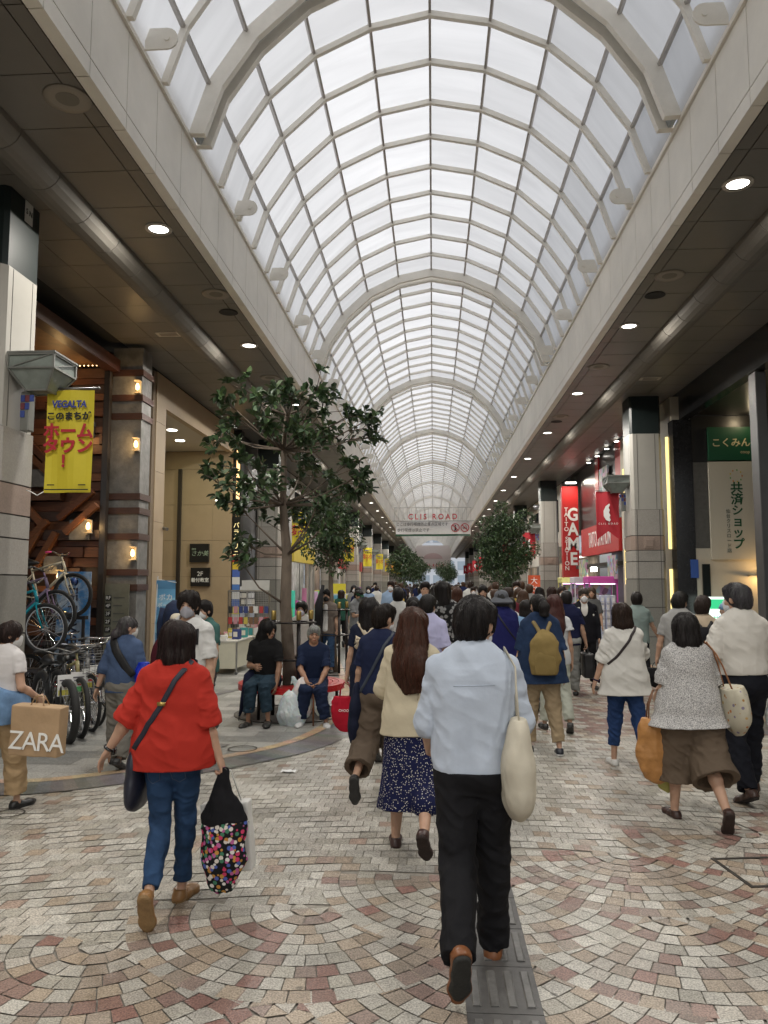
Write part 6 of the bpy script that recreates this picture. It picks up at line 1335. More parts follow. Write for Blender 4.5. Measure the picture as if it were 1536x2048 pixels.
def crossbody(t,f,lab,sx,u1,e,col,bag=(.24,.08,.24),bagcol=None,m=LEA,w=.018,name='shoulder_bag',drop=.16,seed=0,h=.008,front=True,bagoff=(0,0,0),gold=False):
    b=bagthing(t,name,lab); mb=MB(); mb.tube(strap_pts(f,sx,u1,e),w,8,up=f.fwd,q=.22); 
    if front: mb.tube(strap_pts(f,sx,u1,e,True),w,8,up=f.fwd,q=.22)
    mb.build('strap',STRAP,b,True,col)
    if bag:
        c=f.T(u1,-sx*(.185+e*.6),-.02)+ve(*bagoff); S_=S(h); S_.chain([c,c-ve(0,0,drop*.5),c-ve(0,0,drop)],[bag[0]*.26,bag[0]*.42,bag[0]*.5],.03,ve(-1,0,0),bag[1]/bag[0]); S_.cone(c-ve(0,.03,drop*1.3),c-ve(0,-.03,drop*1.3),bag[0]*.4,bag[0]*.4,.04,ve(1,0,0),bag[1]/bag[0]); S_.wr(.008,(14,14,9),seed); link('bag_body',S_.mesh('bag_body'),m,b,bagcol or col)
        if gold: 
            q=MB(); q.lathe([(.001,-.004),(.013,-.003),(.013,.003),(.001,.004)],T=Matrix.Rotation(PI/2,4,'X'),c=tuple(c+ve(.0,-.055,-.05)),n=12); q.cbox(tuple(strap_pts(f,sx,u1,e)[6]+ve(0,-.012,0)),(.045,.01,.02)); q.build('buckle',mat('brass',(.45,.32,.10),.3,metal=.8,var=.15),b,True)
    return b
def shoulder_tote(t,f,i,lab,dims,m,col,zt,strapcol=None,h=.007,x=.24,y=-.06,seed=0,w=.012,tilt=0):
    """flat tote on a shoulder strap: body hangs beside the hip"""
    b=bagthing(t,'tote_bag',lab); sg=f.arms[i][4]; sh=f.T(.465,sg*(f.hw*.72)/f.s)
    ww,d,hh=dims; top=f.P*ve(1,1,0)+ve(sg*x,y,zt); S_=S(h); Rm=rot('Y',tilt)
    ql=1-ww*.5/hh; P=[top+Rm@ve(0,0,-hh*q*ql) for q in (0,.33,.7,1)]; S_.chain(P,[ww*.17,ww*.33,ww*.47,ww*.50],.03,ve(1,0,0),max(d/ww,.25)); S_.cut(top+ve(0,0,-.01),Rm@ve(0,0,1)); S_.wr(.010,(14,14,5),seed); S_.wr(.007,(24,24,9),seed+1)
    link('bag_body',S_.mesh('bag_body'),m,b,col); mb=MB()
    for sy in (-1,1): mb.tube([top+ve(-sg*.01*0,sy*ww*.22,-.04),(top+sh)/2+ve(sg*.035,sy*ww*.12-.02,.02),sh+ve(sg*.075,sy*.02-.075,-.02),sh+ve(sg*.03,sy*.02-.01,.062),sh+ve(sg*.05,sy*.02+.055,.0)],w,8,up=(1,0,0) ,q=.4)
    mb.build('strap',STRAP,b,True,strapcol or col); return b
def backpack(t,f,lab,col,dims=(.30,.15,.42),u=.12,e=.03,h=.008):
    b=bagthing(t,'backpack',lab); w,d,hh=dims; r,q=back_r(f,u,e); yb=-(r*q)-d*.45; S_=S(h)
    S_.chain([f.T(u+hh*.38,0,yb+.03),f.T(u+hh*.2,0,yb),f.T(u-hh*.12,0,yb),f.T(u-hh*.38,0,yb)],[w*.33,w*.44,w*.5,w*.46],.04,f.fwd,d/w); S_.cut(f.T(u-hh*.52),ve(0,0,-1)); S_.wr(.010,(11,11,12),3); S_.wr(.006,(24,24,16),4); link('bag_body',S_.mesh('bag_body'),CL,b,col)
    Q=S(h); Q.chain([f.T(u-hh*.13,0,yb-d*.42),f.T(u-hh*.36,0,yb-d*.42)],[w*.34,w*.38],.03,f.fwd,.28); Q.cut(f.T(u-hh*.5),ve(0,0,-1)); Q.wr(.006,(16,16,14),8); link('pocket',Q.mesh('pocket'),CL,b,tuple(c*.93 for c in col))
    for sx in (-1,1):
        mb=MB(); P=on_cloth(f,[f.T(u+hh*.42+(.475-u-hh*.42)*a_,sx*(.025+.085*a_),-.3+.1*a_) for a_ in np.linspace(0,1,9)],.017)+[f.T(.50,sx*.112,.0),f.T(.46,sx*.115,.07)]; mb.tube(P,.022,8,up=f.fwd,q=.6); mb.build('strap',STRAP,b,True,col)
    mb=MB(); mb.tube([f.T(u+hh*.45,0.028*math.cos(a),yb+.035)+ve(0,0,.022*math.sin(a)) for a in np.linspace(0,PI,8)],.008,6); mb.build('grab_loop',STRAP,b,True,tuple(c*.8 for c in col)); return b
def watch(t,f,i,col=(.01,.01,.01)):
    sh,el,wr,d,sg,cu,pn=f.arms[i]; mb=MB(); c=wr-d*.01; x=nrm(np.cross(d,ve(0,1,.2))); y=np.cross(d,x)
    mb.tube([c+(x*math.cos(a)+y*math.sin(a))*.030*f.s for a in np.linspace(0,2*PI,15)[:-1]],.009,6,True); p=c+x*sg*(-.03 if x[0]*sg<0 else .03); mb.cbox(tuple(p),(.018,.034,.036)); mb.build('wrist_watch',GLOSS,t,True,col)
FW=((10,3,0),(-15,36,-60)); FL=((-15,36,-60),(10,3,0)); SOFT=((8,4,0),(-8,22,-30)); SOFTL=((-8,22,-30),(8,4,0))
NAV=(.012,.018,.05); BLK=(.009,.009,.011); WHT=(.57,.56,.54); TANP=(.33,.24,.14)
# ================================================================ PEOPLE NEAR THE CAMERA
t,f=person('person in pale blue dress shirt and black trousers walking away in the centre foreground',945,1216,3.85,rz=-1,h=.005,bulk=1.04,
  top=dict(c=(.47,.53,.63),sleeve=1.30,ease=.028,hem=-.10,collar=True,tuck=True,sl_ease=.024,wr=.013,seed=3,name='dress_shirt'),bot=dict(c=(.010,.010,.012),ease=.015,hem=-.03,seed=2,waist=-.055,flare=.008),
  shoes=((.20,.075,.028),(.022,.022,.02)),hair=('short',BLACKH,dict(vol=1.08,seed=4)),mask=(.62,.62,.66),arms=((10,11,58,2,40),(10,12,62,-2,40)),legs=((-17,36,-62),(7,2,0)),head=(-27,8,0),splay=(0,0),lean=2)
mb=MB(); mb.tube([f.T(-.075,.172*math.cos(a),.172*.76*math.sin(a)) for a in np.linspace(0,2*PI,30)[:-1]],.017,8,True,up=(0,0,1),q=1.0); mb.build('belt',LEA,t,True,(.045,.018,.009))
for k_,u_ in ((0,.355),):
    mb=MB(); mb.tube(on_cloth(f,[f.T(u_+.004*math.sin(q*9),q,-.2) for q in np.linspace(-.13,.13,20)],.0005),.0022,6); mb.build('back_seam',CL,t,True,(.36,.41,.50))
shoulder_tote(t,f,1,'cream cotton tote hanging off the right shoulder of the man in pale blue shirt',(.29,.155,.47),CL,(.54,.50,.41),1.17,x=.205,y=-.10,seed=5,w=.011,h=.006)
# woman in the red blouse
t,f=person('person in bright red puff sleeve blouse and blue jeans, walking away with bags',352,1259,4.4,rz=-3,h=.005,fem=True,bulk=1.10,
  top=dict(c=(.41,.030,.020),sleeve=1.16,puff=1,ease=.030,hem=-.125,flare=.02,sl_ease=.03,wr=.015,loose=.35,seed=7,name='blouse',nk=.022),bot=dict(c=(.020,.047,.105),m=DEN,ease=.002,hem=.035,seed=5,wr=.006),
  shoes=((.27,.14,.05),(.23,.14,.06)),hair=('bob',(.014,.008,.007),dict(vol=1.04,seed=2)),arms=((-10,25,-2,32,18),(-2,13,4,20,78)),legs=((-13,30,-66),(9,6,-4)),head=(-6,4,0),splay=(-9,-3))
crossbody(t,f,'navy crossbody bag with thin strap and brass stud on the red blouse woman',1,-.0,.052,(.012,.014,.028),bag=(.25,.11,.26),w=.016,gold=True,drop=.2,seed=3,h=.006)
watch(t,f,0); jeans_stitch(t,f,(.07,.09,.14),-.085)
hang_bag(t,f,1,'black tote bag printed with bright flowers in the right hand of the red blouse woman',(.235,.12,.43),TOTEFLORAL,(.012,.012,.014),drop=.20,name='floral_tote',seed=9,h=.006,taper=.66,off=(.01,-.02,0),vest=True,topcol=(.010,.010,.012))
b=bagthing(t,'carrier_bag','white paper carrier bag behind the black flowered tote'); c=fist(f,1); S_=S(.007); S_.rbox(tuple(c+ve(.0,.10,-.38)),(.27,.075,.36),rot('Y',-5),.006); S_.wr(.007,(8,8,6),3); link('bag_body',S_.mesh('bag_body'),PAPER,b,(.62,.62,.60)); mb=MB(); mb.tube([c+ve(-.07,.10,-.2),c+ve(-.02,.03,0),c+ve(.03,.03,0),c+ve(.08,.10,-.2)],.004,6); mb.build('handle',STRAP,b,True,(.6,.6,.58)); letters('Franc',.05,BLKP,b,tuple(c+ve(.115,.061,-.34)),(PI/2,PI/2,0))
# woman with long brown hair
t,f=person('person with long brown hair in cream cardigan and speckled navy skirt, seen from behind',824,1229,5.4,rz=-4,h=.006,fem=True,thin=1.0,
  top=dict(c=(.55,.49,.36),sleeve=1.85,ease=.034,hem=-.14,flare=.02,sl_ease=.024,loose=.8,wr=.010,seed=12,name='cardigan'),bot=dict(kind='skirt',c=(.008,.011,.05),m=SPECK,length=.66,flare=.07),
  shoes=((.05,.025,.022),(.03,.018,.015)),hair=('long',(.042,.017,.010),dict(seed=6)),arms=((12,16,72,-22,40),(12,14,70,-20,40)),legs=((5,2,0),(-14,40,-52)),head=(-14,6,2))
# woman in navy tee with navy bag
t,f=person('person with short dark hair in navy tee and brown wide trousers beside the cream cardigan',762,1219,6.55,rz=-8,h=.006,fem=True,
  top=dict(c=NAV,sleeve=.75,ease=.026,hem=-.10,seed=15),bot=dict(c=(.10,.075,.055),ease=.03,hem=.12,flare=.035,seed=3),shoes=((.015,.014,.014),(.03,.03,.03)),hair=('short',(.010,.007,.006),dict(vol=1.05,seed=1)),mask=(.6,.6,.62),arms=((6,12,18,8),(10,12,60,-10)),legs=((-18,42,-66),(8,4,0)),head=(-32,6,0))
crossbody(t,f,'navy slouchy shoulder bag on the woman in the navy tee',1,-.02,.04,(.03,.04,.06),bag=(.34,.15,.30),bagcol=(.010,.013,.03),m=CL,w=.013,drop=.24,seed=6)
# woman with bow strap
t,f=person('person with black ponytail in navy dress with cream bow strap, carrying a red bag',738,1209,8.1,rz=-4,h=.008,fem=True,top=dict(c=(.010,.014,.032),sleeve=.7,ease=.028,hem=-.30,flare=.03),bot=dict(c=BLK),hair=('shag',BLACKH),arms=((-2,12,4,10,70),(8,8,30,-5)),legs=SOFT)
b=bagthing(t,'apron_strap','cream crossed strap with bow on the back of the navy dress','strap')
mb=MB()
for sx in (-1,1): mb.tube(strap_pts(f,sx,.20,.034)[:14],.022,8,up=f.fwd,q=.25)
c=strap_pts(f,1,.20,.034)[8]
for sx in (-1,1): mb.tube([c,c+ve(sx*.06,-.03,.03),c+ve(sx*.07,-.03,-.015),c],[.012,.022,.022,.01],8); mb.tube([c,c+ve(sx*.03,-.02,-.10)],[.012,.02],6)
mb.build('ribbon',STRAP,b,True,(.58,.5,.38))
hang_bag(t,f,0,'bright red shopping bag in the hand of the navy dress woman',(.29,.12,.26),CL,(.42,.012,.03),drop=.13,name='red_bag',seed=2,taper=.9)
letters('CHOOP',.035,mat('white_print'),b,tuple(fist(f,0)+ve(0,-.085,-.27)),FACE_CAM)
# white tee woman
t,f=person('person with brown bob in loose white tee and cropped jeans, raising one hand, walking away',1246,1216,7.9,rz=-2,h=.006,fem=True,
  top=dict(c=(.57,.56,.53),sleeve=1.12,ease=.04,hem=-.20,flare=.04,sl_ease=.036,sl_flare=.012,loose=.5,wr=.014,seed=22,nk=.02),bot=dict(c=(.018,.042,.12),m=DEN,ease=.013,hem=.14,seed=8),shoes=((.62,.62,.60),(.50,.47,.42)),hair=('bob',(.022,.012,.009),dict(seed=8)),arms=((2,16,6,20,22),(40,14,148,-22,50)),legs=((4,2,0),(-12,34,-62)),head=(4,6,-2))
crossbody(t,f,'thin dark crossbody strap and pouch on the white tee woman',1,.12,.05,(.025,.016,.018),bag=None,w=.014)
watch(t,f,0,(.03,.015,.04))
# tweed top woman
t,f=person('person with black bob in grey tweed knit top and brown culottes carrying two bags',1372,1239,6.15,rz=2,h=.006,fem=True,bulk=1.08,thin=1.0,
  top=dict(c=(.17,.17,.175),m=TWEED,sleeve=.95,ease=.04,hem=-.16,flare=.06,sl_ease=.036,loose=.45,seed=31,nk=.03),bot=dict(c=(.115,.086,.062),ease=.062,hem=.26,flare=.065,seed=6,name='culottes',wr=.006),shoes=((.045,.022,.018),(.03,.018,.014)),hair=('bob',(.010,.008,.008),dict(vol=1.06,seed=5)),arms=((4,12,62,-2,80),(6,14,20,4)),legs=((10,6,0),(-14,26,-58)),head=(2,8,0),splay=(2,4))
ORG=mat('sheer_orange_nylon',objcol=True,rough=.5,var=.15,vscale=6,bump=.5,bscale=12,bdist=.02)
hang_bag(t,f,0,'sheer orange brown shopping bag on the arm of the tweed top woman',(.30,.15,.42),ORG,(.42,.20,.06),drop=.20,name='shopping_bag',seed=12,strapcol=(.16,.07,.03),c=f.arms[0][1]+f.arms[0][3]*.06,off=(-.05,-.02,-.01),taper=.85)
hang_bag(t,f,0,'yellow green patterned bag behind the orange shopping bag',(.22,.09,.56),CL,(.38,.36,.12),drop=.20,name='cloth_bag',seed=14,c=f.arms[0][1]+f.arms[0][3]*.10,off=(.055,.05,-.02),strapcol=(.06,.05,.03),taper=.6)
shoulder_tote(t,f,1,'pale canvas tote with small flower print and leather straps on tweed woman',(.37,.17,.36),PALEFLORAL,(.46,.43,.34),1.02,strapcol=(.30,.13,.055),x=.27,y=-.09,seed=8,tilt=-14)
# white shirt man at right edge
t,f=person('grey haired person in white short sleeve shirt and dark trousers at the right edge',1478,1179,6.85,rz=6,h=.006,bulk=1.05,
  top=dict(c=(.57,.55,.51),sleeve=.95,ease=.034,hem=.03,collar=False,tuck=True,sl_ease=.034,sl_flare=.015,wr=.013,seed=41,name='short_sleeve_shirt'),bot=dict(c=(.008,.009,.014),ease=.02,hem=-.01,seed=9,waist=.09),shoes=((.045,.022,.016),(.02,.015,.012)),hair=('short',(.045,.045,.047),dict(seed=9)),mask=(.62,.64,.68),arms=((2,17,20,8),(6,17,50,0)),legs=((-8,22,-24),(14,6,0)),head=(32,4,0))
hang_bag(t,f,1,'clear plastic carrier bag in the far hand of the white shirt man at right edge',(.24,.1,.30),PLASTIC,(.5,.5,.5),drop=.1,name='plastic_bag',seed=4,vest=True,c=f.T(-.12,.30,-.05))
# zara bag woman (left edge)
t,f=person('person in white tee, waist tied denim jacket and tan trousers at the left edge',12,1253,6.1,rz=-14,h=.006,fem=True,bulk=1.04,
  top=dict(c=(.56,.54,.54),sleeve=.55,ease=.022,hem=-.04,seed=51,nk=.02),bot=dict(c=(.36,.255,.145),ease=.022,hem=.06,flare=.018,seed=12,wr=.007),shoes=((.012,.012,.013),(.02,.02,.02)),hair=('lowpony',(.022,.012,.010),dict(seed=3)),mask=(.6,.6,.6),arms=((4,10,20,5),(-4,16,60,2,70)),legs=((-8,20,-24),(8,4,0)),head=(-38,6,0))
K=S(.007); f.torso(K,.055,[(.27,.14,.74),(.16,.145,.76),(.03,.165,.78),(-.10,.185,.78)]); K.cut(f.T(.20,.0,0),f.Rt@ve(.42,0,1)); K.cut(f.T(-.16),ve(0,.1,-1),.01,8); K.wr(.018,(7,7,9),4); K.wr(.012,(16,16,12),5); link('denim_jacket',K.mesh('denim_jacket'),DEN,t,(.14,.24,.40))
mb=MB(); c=f.HC+f.Rh@ve(-.03,-.115,-.03); mb.bar(c+ve(-.03,0,.01),c+ve(.03,-.01,.0),.012,.02); mb.build('hair_clip',METAL,t,col=(.6,.55,.4))
b=bagthing(t,'paper_shopping_bag','brown kraft paper bag with big white ZARA lettering at the left edge'); b.rotation_euler.z=0; p=at(78,1460,Y=5.95)-t.location; S_=S(.006); S_.rbox(tuple(p),(.37,.13,.36),rot('Y',3),.005); S_.wr(.007,(6,6,6),8); S_.wr(.004,(13,13,11),9); link('bag_body',S_.mesh('bag_body'),PAPER,b,(.40,.27,.155))
letters('ZARA',.2,mat('white_print'),b,(p.x+.025,p.y-.083,p.z-.08),(PI/2,R(4),0),sx=.94,sp=.86)
mb=MB(); 
for dy in (-.05,.05): mb.tube([(p.x-.06,p.y+dy,p.z+.17),(p.x-.03,p.y+dy*.3,p.z+.26),(p.x+.03,p.y+dy*.3,p.z+.26),(p.x+.06,p.y+dy,p.z+.17)],.005,6)
mb.build('handle',STRAP,b,True,(.36,.24,.13))
# olive backpack woman
t,f=person('person with black ponytail in dark blue shirt and khaki trousers with olive backpack, walking away',1079,1196,8.45,rz=3,h=.007,fem=True,bulk=1.16,
  top=dict(c=(.016,.032,.075),m=DEN,sleeve=1.02,ease=.042,hem=-.20,flare=.03,sl_ease=.034,loose=1,seed=61,name='denim_shirt'),bot=dict(c=(.30,.23,.145),ease=.018,hem=.05,seed=14),shoes=((.02,.022,.03),(.6,.6,.6)),hair=('pony',BLACKH,dict(seed=2)),arms=((2,12,10,8),(-4,12,4,10,20)),legs=((6,3,0),(-4,12,-6)),head=(14,6,0),splay=(3,5))
backpack(t,f,'olive khaki cloth backpack on the woman in the dark blue shirt',(.235,.17,.065),e=.05)
# hat woman
t,f=person('person in grey bucket hat, deep navy blouse and white trousers, walking away',1003,1191,10.3,rz=4,h=.008,fem=True,bulk=1.1,top=dict(c=(.012,.014,.085),sleeve=1.1,ease=.05,hem=-.22,flare=.06,loose=1,seed=71),bot=dict(c=(.60,.58,.55),ease=.02,hem=.06,seed=3),hair=('short',(.02,.02,.02)),hat=('hat',(.10,.105,.12)),arms=((4,12,12,8),(8,10,28,0)),legs=SOFTL)
crossbody(t,f,'thin dark strap across the deep navy blouse under the bucket hat',-1,.1,.06,(.008,.008,.02),bag=None,w=.012)
# navy tee man
t,f=person('person in navy tee and grey trousers carrying a black briefcase, walking away',1133,1188,12.6,rz=-2,h=.009,bulk=1.1,top=dict(c=(.010,.013,.045),sleeve=.8,ease=.034,hem=-.12,loose=.8,seed=81),bot=dict(c=(.27,.28,.27),ease=.028,hem=0,seed=5),shoes=((.02,.018,.018),(.02,.02,.02)),hair=('short',BLACKH),arms=((4,10,10,6),(-2,14,6,14,70)),legs=((-16,34,-66),(10,4,0)))
b=bagthing(t,'briefcase','black leather briefcase in the hand of the navy tee man'); c=fist(f,1); S_=S(.009); S_.rbox(tuple(c+ve(.0,0,-.27)),(.10,.36,.32),None,.03); S_.wr(.008,(9,9,9),3); link('case_body',S_.mesh('case_body'),LEA,b,BLK); mb=MB(); mb.tube([c+ve(0,-.08,-.10),c+ve(0,-.05,0),c+ve(0,.05,0),c+ve(0,.08,-.10)],.010,6); mb.build('handle',STRAP,b,True,BLK)
# suited man facing
t,f=person('masked person in dark suit jacket and white shirt walking toward the camera by the arcade',1167,1184,13.6,rz=176,h=.010,top=dict(c=(.62,.6,.57),sleeve=.3,ease=.016,hem=.0,collar=True,tuck=True),bot=dict(c=BLK,ease=.02),hair=('short',(.05,.04,.035)),mask=(.68,.68,.70),arms=((2,10,8,6),(0,10,4,8,50)),legs=SOFT,head=(0,0,0))
K=S(.010); f.torso(K,.034,[(.46,.09,.8),(.43,.12,.7),(.38,.15,.68),(.26,.155,.7),(.13,.155,.73),(0,.165,.75),(-.16,.17,.75)]); 
for (sh,el,wr_,d,sg,cu,pn) in f.arms: K.cone(f.T(.44,sg*.08),sh,.055,.06,.03); K.cone(sh,el,.062,.055,.02); K.cone(el,wr_,.055,.042,.02)
K.cut(f.T(-.18),ve(0,0,-1)); K.chain([f.T(.56,0,.16),f.T(.30,0,.22),f.T(.10,0,.24)],[.10,.085,.02],0); K.p[-1]=(*K.p[-1][:8],True); K.p[-2]=(*K.p[-2][:8],True); K.ell(f.T(.55,0,.02),ve(.07,.09,.09),None,0,True); K.wr(.008,(10,10,8),3); link('jacket',K.mesh('jacket'),CL,t,(.010,.010,.014))
# right side figures
t,f=person('person in striped grey and green tee with dark hair beside the first right pillar',1273,1193,13.2,rz=-6,h=.009,top=dict(c=(.20,.32,.29),m=STRIPE,sleeve=.7,ease=.03,hem=-.12),bot=dict(c=BLK),hair=('short',(.012,.009,.008),dict(vol=1.1)),arms=((10,8,60,-10),(24,22,30,26)),legs=SOFT)
t,f=person('person in pale grey striped tee with short dark hair heading to the right recess',1357,1194,9.9,rz=-18,h=.008,top=dict(c=(.36,.36,.35),m=STRIPE,sleeve=.8,ease=.034,hem=-.12,loose=.8),bot=dict(c=(.16,.17,.18)),hair=('short',(.012,.010,.009)),arms=((0,14,10,12),(6,8,24,0)),legs=SOFT,head=(-25,4,0))
hang_bag(t,f,0,'small black bag carried by the person in the pale striped tee',(.22,.12,.2),CL,BLK,drop=.05,name='hand_bag')
t,f=person('person in beige tee with small black backpack holding up a phone on the right',1404,1203,9.3,rz=-10,h=.008,fem=True,top=dict(c=(.42,.34,.25),sleeve=.7,ease=.032,hem=-.12),bot=dict(c=(.05,.05,.06)),hair=('short',(.02,.012,.010)),mask=(.68,.68,.68),arms=((6,10,30,0),(30,10,120,-8,60)),legs=SOFT,head=(-24,0,0))
backpack(t,f,'small black backpack with pale emblem on the beige tee person',BLK,dims=(.22,.10,.26),u=.22,e=.04)
person('person in faded light blue shirt glimpsed behind the white shirt man on the right',1452,1212,11.2,rz=10,h=.009,top=dict(c=(.20,.32,.47),sleeve=.9,ease=.035,hem=-.12),bot=dict(c=(.1,.1,.12)),hair=('cap',(.15,.25,.38)),legs=SOFT)
# left side figures
t,f=person('masked young person in white tee with black shoulder strap facing the camera behind red blouse',379,1198,6.95,rz=172,h=.006,top=dict(c=(.56,.56,.55),sleeve=.95,ease=.04,hem=-.16,sl_ease=.036,loose=.9,wr=.014,seed=91,nk=.015),bot=dict(c=(.10,.10,.11),ease=.02),shoes=((.5,.5,.5),(.5,.5,.5)),hair=('short',(.012,.009,.008),dict(vol=1.12,seed=7)),mask=(.30,.30,.34),arms=((2,10,8,8),(6,12,24,8)),legs=SOFT,head=(10,-2,0))
watch(t,f,0)
b=bagthing(t,'backpack','black backpack strap over the shoulder of the masked young person in white tee'); mb=MB(); mb.tube([f.T(.30,-.13,.12),f.T(.43,-.125,.10),f.T(.492,-.12,.0),f.T(.42,-.12,-.12)],.024,8,up=f.fwd,q=.4); mb.build('strap',STRAP,b,True,BLK); S_=S(.01); S_.chain([f.T(.34,0,-.19),f.T(.0,0,-.19)],[.14,.16],.03,f.fwd,.5); link('bag_body',S_.mesh('bag_body'),CL,b,BLK)
person('dark haired person half hidden behind the masked young person in white tee',412,1211,8.9,rz=150,h=.009,top=dict(c=(.05,.12,.11),sleeve=.8,ease=.03,hem=-.12),bot=dict(c=(.08,.07,.07)),hair=('short',BLACKH),skin=SK,mask=(.6,.6,.6),legs=SOFT)
t,f=person('stooped person in cream bucket hat and patterned shirt with maroon bag on the left',345,1236,9.3,rz=-30,h=.008,fem=True,lean=8,top=dict(c=(.42,.42,.42),m=DARKFLORAL,sleeve=1.3,ease=.035,hem=-.12),bot=dict(c=(.12,.10,.09)),hair=('short',(.2,.2,.2)),hat=('hat',(.55,.50,.40)),legs=SOFT)
backpack(t,f,'maroon leather bag worn by the person in the cream bucket hat',(.07,.010,.018),dims=(.34,.16,.34),u=.16,e=.04)
t,f=person('grey ponytailed person in blue denim look shirt and grey trousers walking by the bicycles',249,1244,7.6,rz=-6,h=.007,bulk=.95,lean=3,top=dict(c=(.055,.085,.16),m=DEN,sleeve=1.25,ease=.036,hem=-.12,loose=.8,seed=101),bot=dict(c=(.17,.16,.14),ease=.03,hem=0),hair=('lowpony',(.045,.043,.043),dict(seed=4)),mask=(.6,.6,.58),arms=((-10,12,-2,16,24),(2,14,40,4)),legs=SOFT,head=(-45,4,0))
watch(t,f,0); crossbody(t,f,'wide black shoulder strap on the blue shirt person by the bicycles',-1,.08,.05,BLK,bag=None,w=.045)
hang_bag(t,f,1,'bright blue umbrella cloth bundle under the arm of the blue shirt person',(.15,.11,.46),PLASTIC,(.008,.03,.42),drop=-.02,name='umbrella_bundle',loops=False,c=f.T(.22,.26,-.02),seed=3)
# seated pair on the ring bench
SEAT=((86,88,0),(84,86,0))
t,f=person('long black haired person in black tee and jeans seated on the ring bench',loc=(at(535,1300,Y=TB.y-.5).x,TB.y-.52,0),rz=176,H=1.64,h=.007,lean=10,top=dict(c=(.010,.010,.011),sleeve=.8,ease=.034,hem=-.06,loose=.8,seed=111),bot=dict(c=(.022,.042,.062),m=DEN,ease=.024,hem=.10,seed=4),shoes=((.03,.03,.028),(.015,.015,.015)),hair=('shag',(.008,.007,.007),dict(seed=5)),skin=SKD,arms=((20,8,30,-4,30),(14,10,104,-34,60)),legs=SEAT,head=(62,8,0),splay=(7,5))
UX,UY=at(492,1400,Y=TB.y-.62).x,TB.y-.62
t=thing('closed_umbrella','closed navy umbrella with yellow handle wrap leaning on the red ring bench','umbrella',(UX,UY,0)); mb=MB(); tip=V((-.09,-.03,.02)); topp=V((.13,.06,.92)); d=(topp-tip)
mb.tube([tip+d*.06,tip+d*.3,tip+d*.62,tip+d*.72],[.012,.05,.085,.03],12); mb.build('canopy',CL,t,True,(.012,.015,.04)); mb=MB(); mb.tube([tip,tip+d*.08],.007,6); mb.build('tip',METAL,t,True,(.1,.1,.1)); mb=MB(); mb.tube([tip+d*.7,tip+d*.98],.03,10); mb.build('handle',CL,t,True,(.5,.36,.02))
t,f=person('grey haired elderly person in navy seated on the ring bench with a cane',loc=(at(627,1300,Y=TB.y-.5).x,TB.y-.5,0),rz=188,H=1.56,h=.007,lean=12,top=dict(c=(.012,.02,.05),sleeve=.95,ease=.04,hem=-.06,loose=.9,seed=121,nk=.01),bot=dict(c=(.012,.02,.05),ease=.03,hem=.03,seed=9),shoes=((.5,.5,.5),(.5,.5,.5)),hair=('short',(.20,.20,.20),dict(seed=6)),skin=(.36,.20,.13),arms=((36,4,52,-22,70),(38,2,54,-24,70)),legs=((84,80,0),(84,92,0)),head=(8,-2,0),splay=(12,10))
hd=(fist(f,0)+fist(f,1))/2
b=bagthing(t,'walking_cane','slim brown walking cane under the hands of the seated elderly person','cane'); mb=MB(); mb.tube([hd+ve(-.06,.03,.015),hd+ve(.06,.03,.015)],.011,8); mb.tube([hd+ve(0,.03,.01),hd*ve(1,1,0)+ve(0,.03,.01)],.011,8); mb.build('stick',mat('varnished_wood',(.17,.06,.02),.3,var=.2),b,True)
hang_bag(t,f,1,'upper white plastic bag hanging from the arm of the seated elderly person',(.27,.17,.33),PLASTIC,(.60,.56,.55),drop=.10,name='plastic_bag',vest=True,seed=2,c=f.arms[1][1]+(f.arms[1][2]-f.arms[1][1])*.6+ve(0,0,-.03),off=(.02,.02,0))
hang_bag(t,f,1,'lower bulging bluish white plastic bag on the knee of the seated elderly person',(.36,.24,.30),PLASTIC,(.52,.58,.60),drop=.28,name='plastic_bag',vest=True,seed=7,c=f.arms[1][1]+(f.arms[1][2]-f.arms[1][1])*.45+ve(0,0,-.03),off=(.13,.05,0))
hang_bag(t,f,0,'small white plastic bag in the other hand of the seated elderly person',(.15,.09,.24),PLASTIC,(.62,.62,.60),drop=.08,name='plastic_bag',vest=True,seed=9,off=(-.05,.0,-.02))
# standing left middle distance
person('masked person in white open collar shirt standing behind the ring bench',604,1211,11.9,rz=176,h=.009,fem=True,top=dict(c=(.54,.53,.49),sleeve=1.2,ease=.036,hem=-.18,collar=True,loose=.8),bot=dict(c=(.10,.085,.07),ease=.03),hair=('short',(.010,.009,.008),dict(vol=1.12)),mask=(.52,.53,.62),legs=SOFT)
t,f=person('person in open grey shirt over white tee and blue jeans with dark mask, left side',654,1186,15.6,rz=174,h=.011,top=dict(c=(.17,.14,.12),sleeve=.85,ease=.042,hem=-.16),bot=dict(c=(.04,.08,.16),m=DEN),hair=('short',BLACKH),mask=(.02,.02,.02),legs=SOFT)
K=S(.011); K.chain([f.T(.43,0,.135),f.T(.2,0,.145),f.T(-.05,0,.155)],[.05,.055,.06],.02,f.fwd,.4); link('inner_tee',K.mesh('inner_tee'),CL,t,(.62,.61,.6))
person('person in green cap and grey tee standing with a phone by the left pillars',714,1184,17.2,rz=-130,h=.012,top=dict(c=(.24,.25,.26),sleeve=.8,ease=.03,hem=-.14),bot=dict(c=(.03,.05,.09),m=DEN),hair=('short',BLACKH),hat=('cap',(.03,.09,.05)),mask=(.2,.22,.22),arms=((20,8,95,-20),(20,8,95,-20)),legs=((2,2,0),(-2,2,0)),head=(0,16,0))
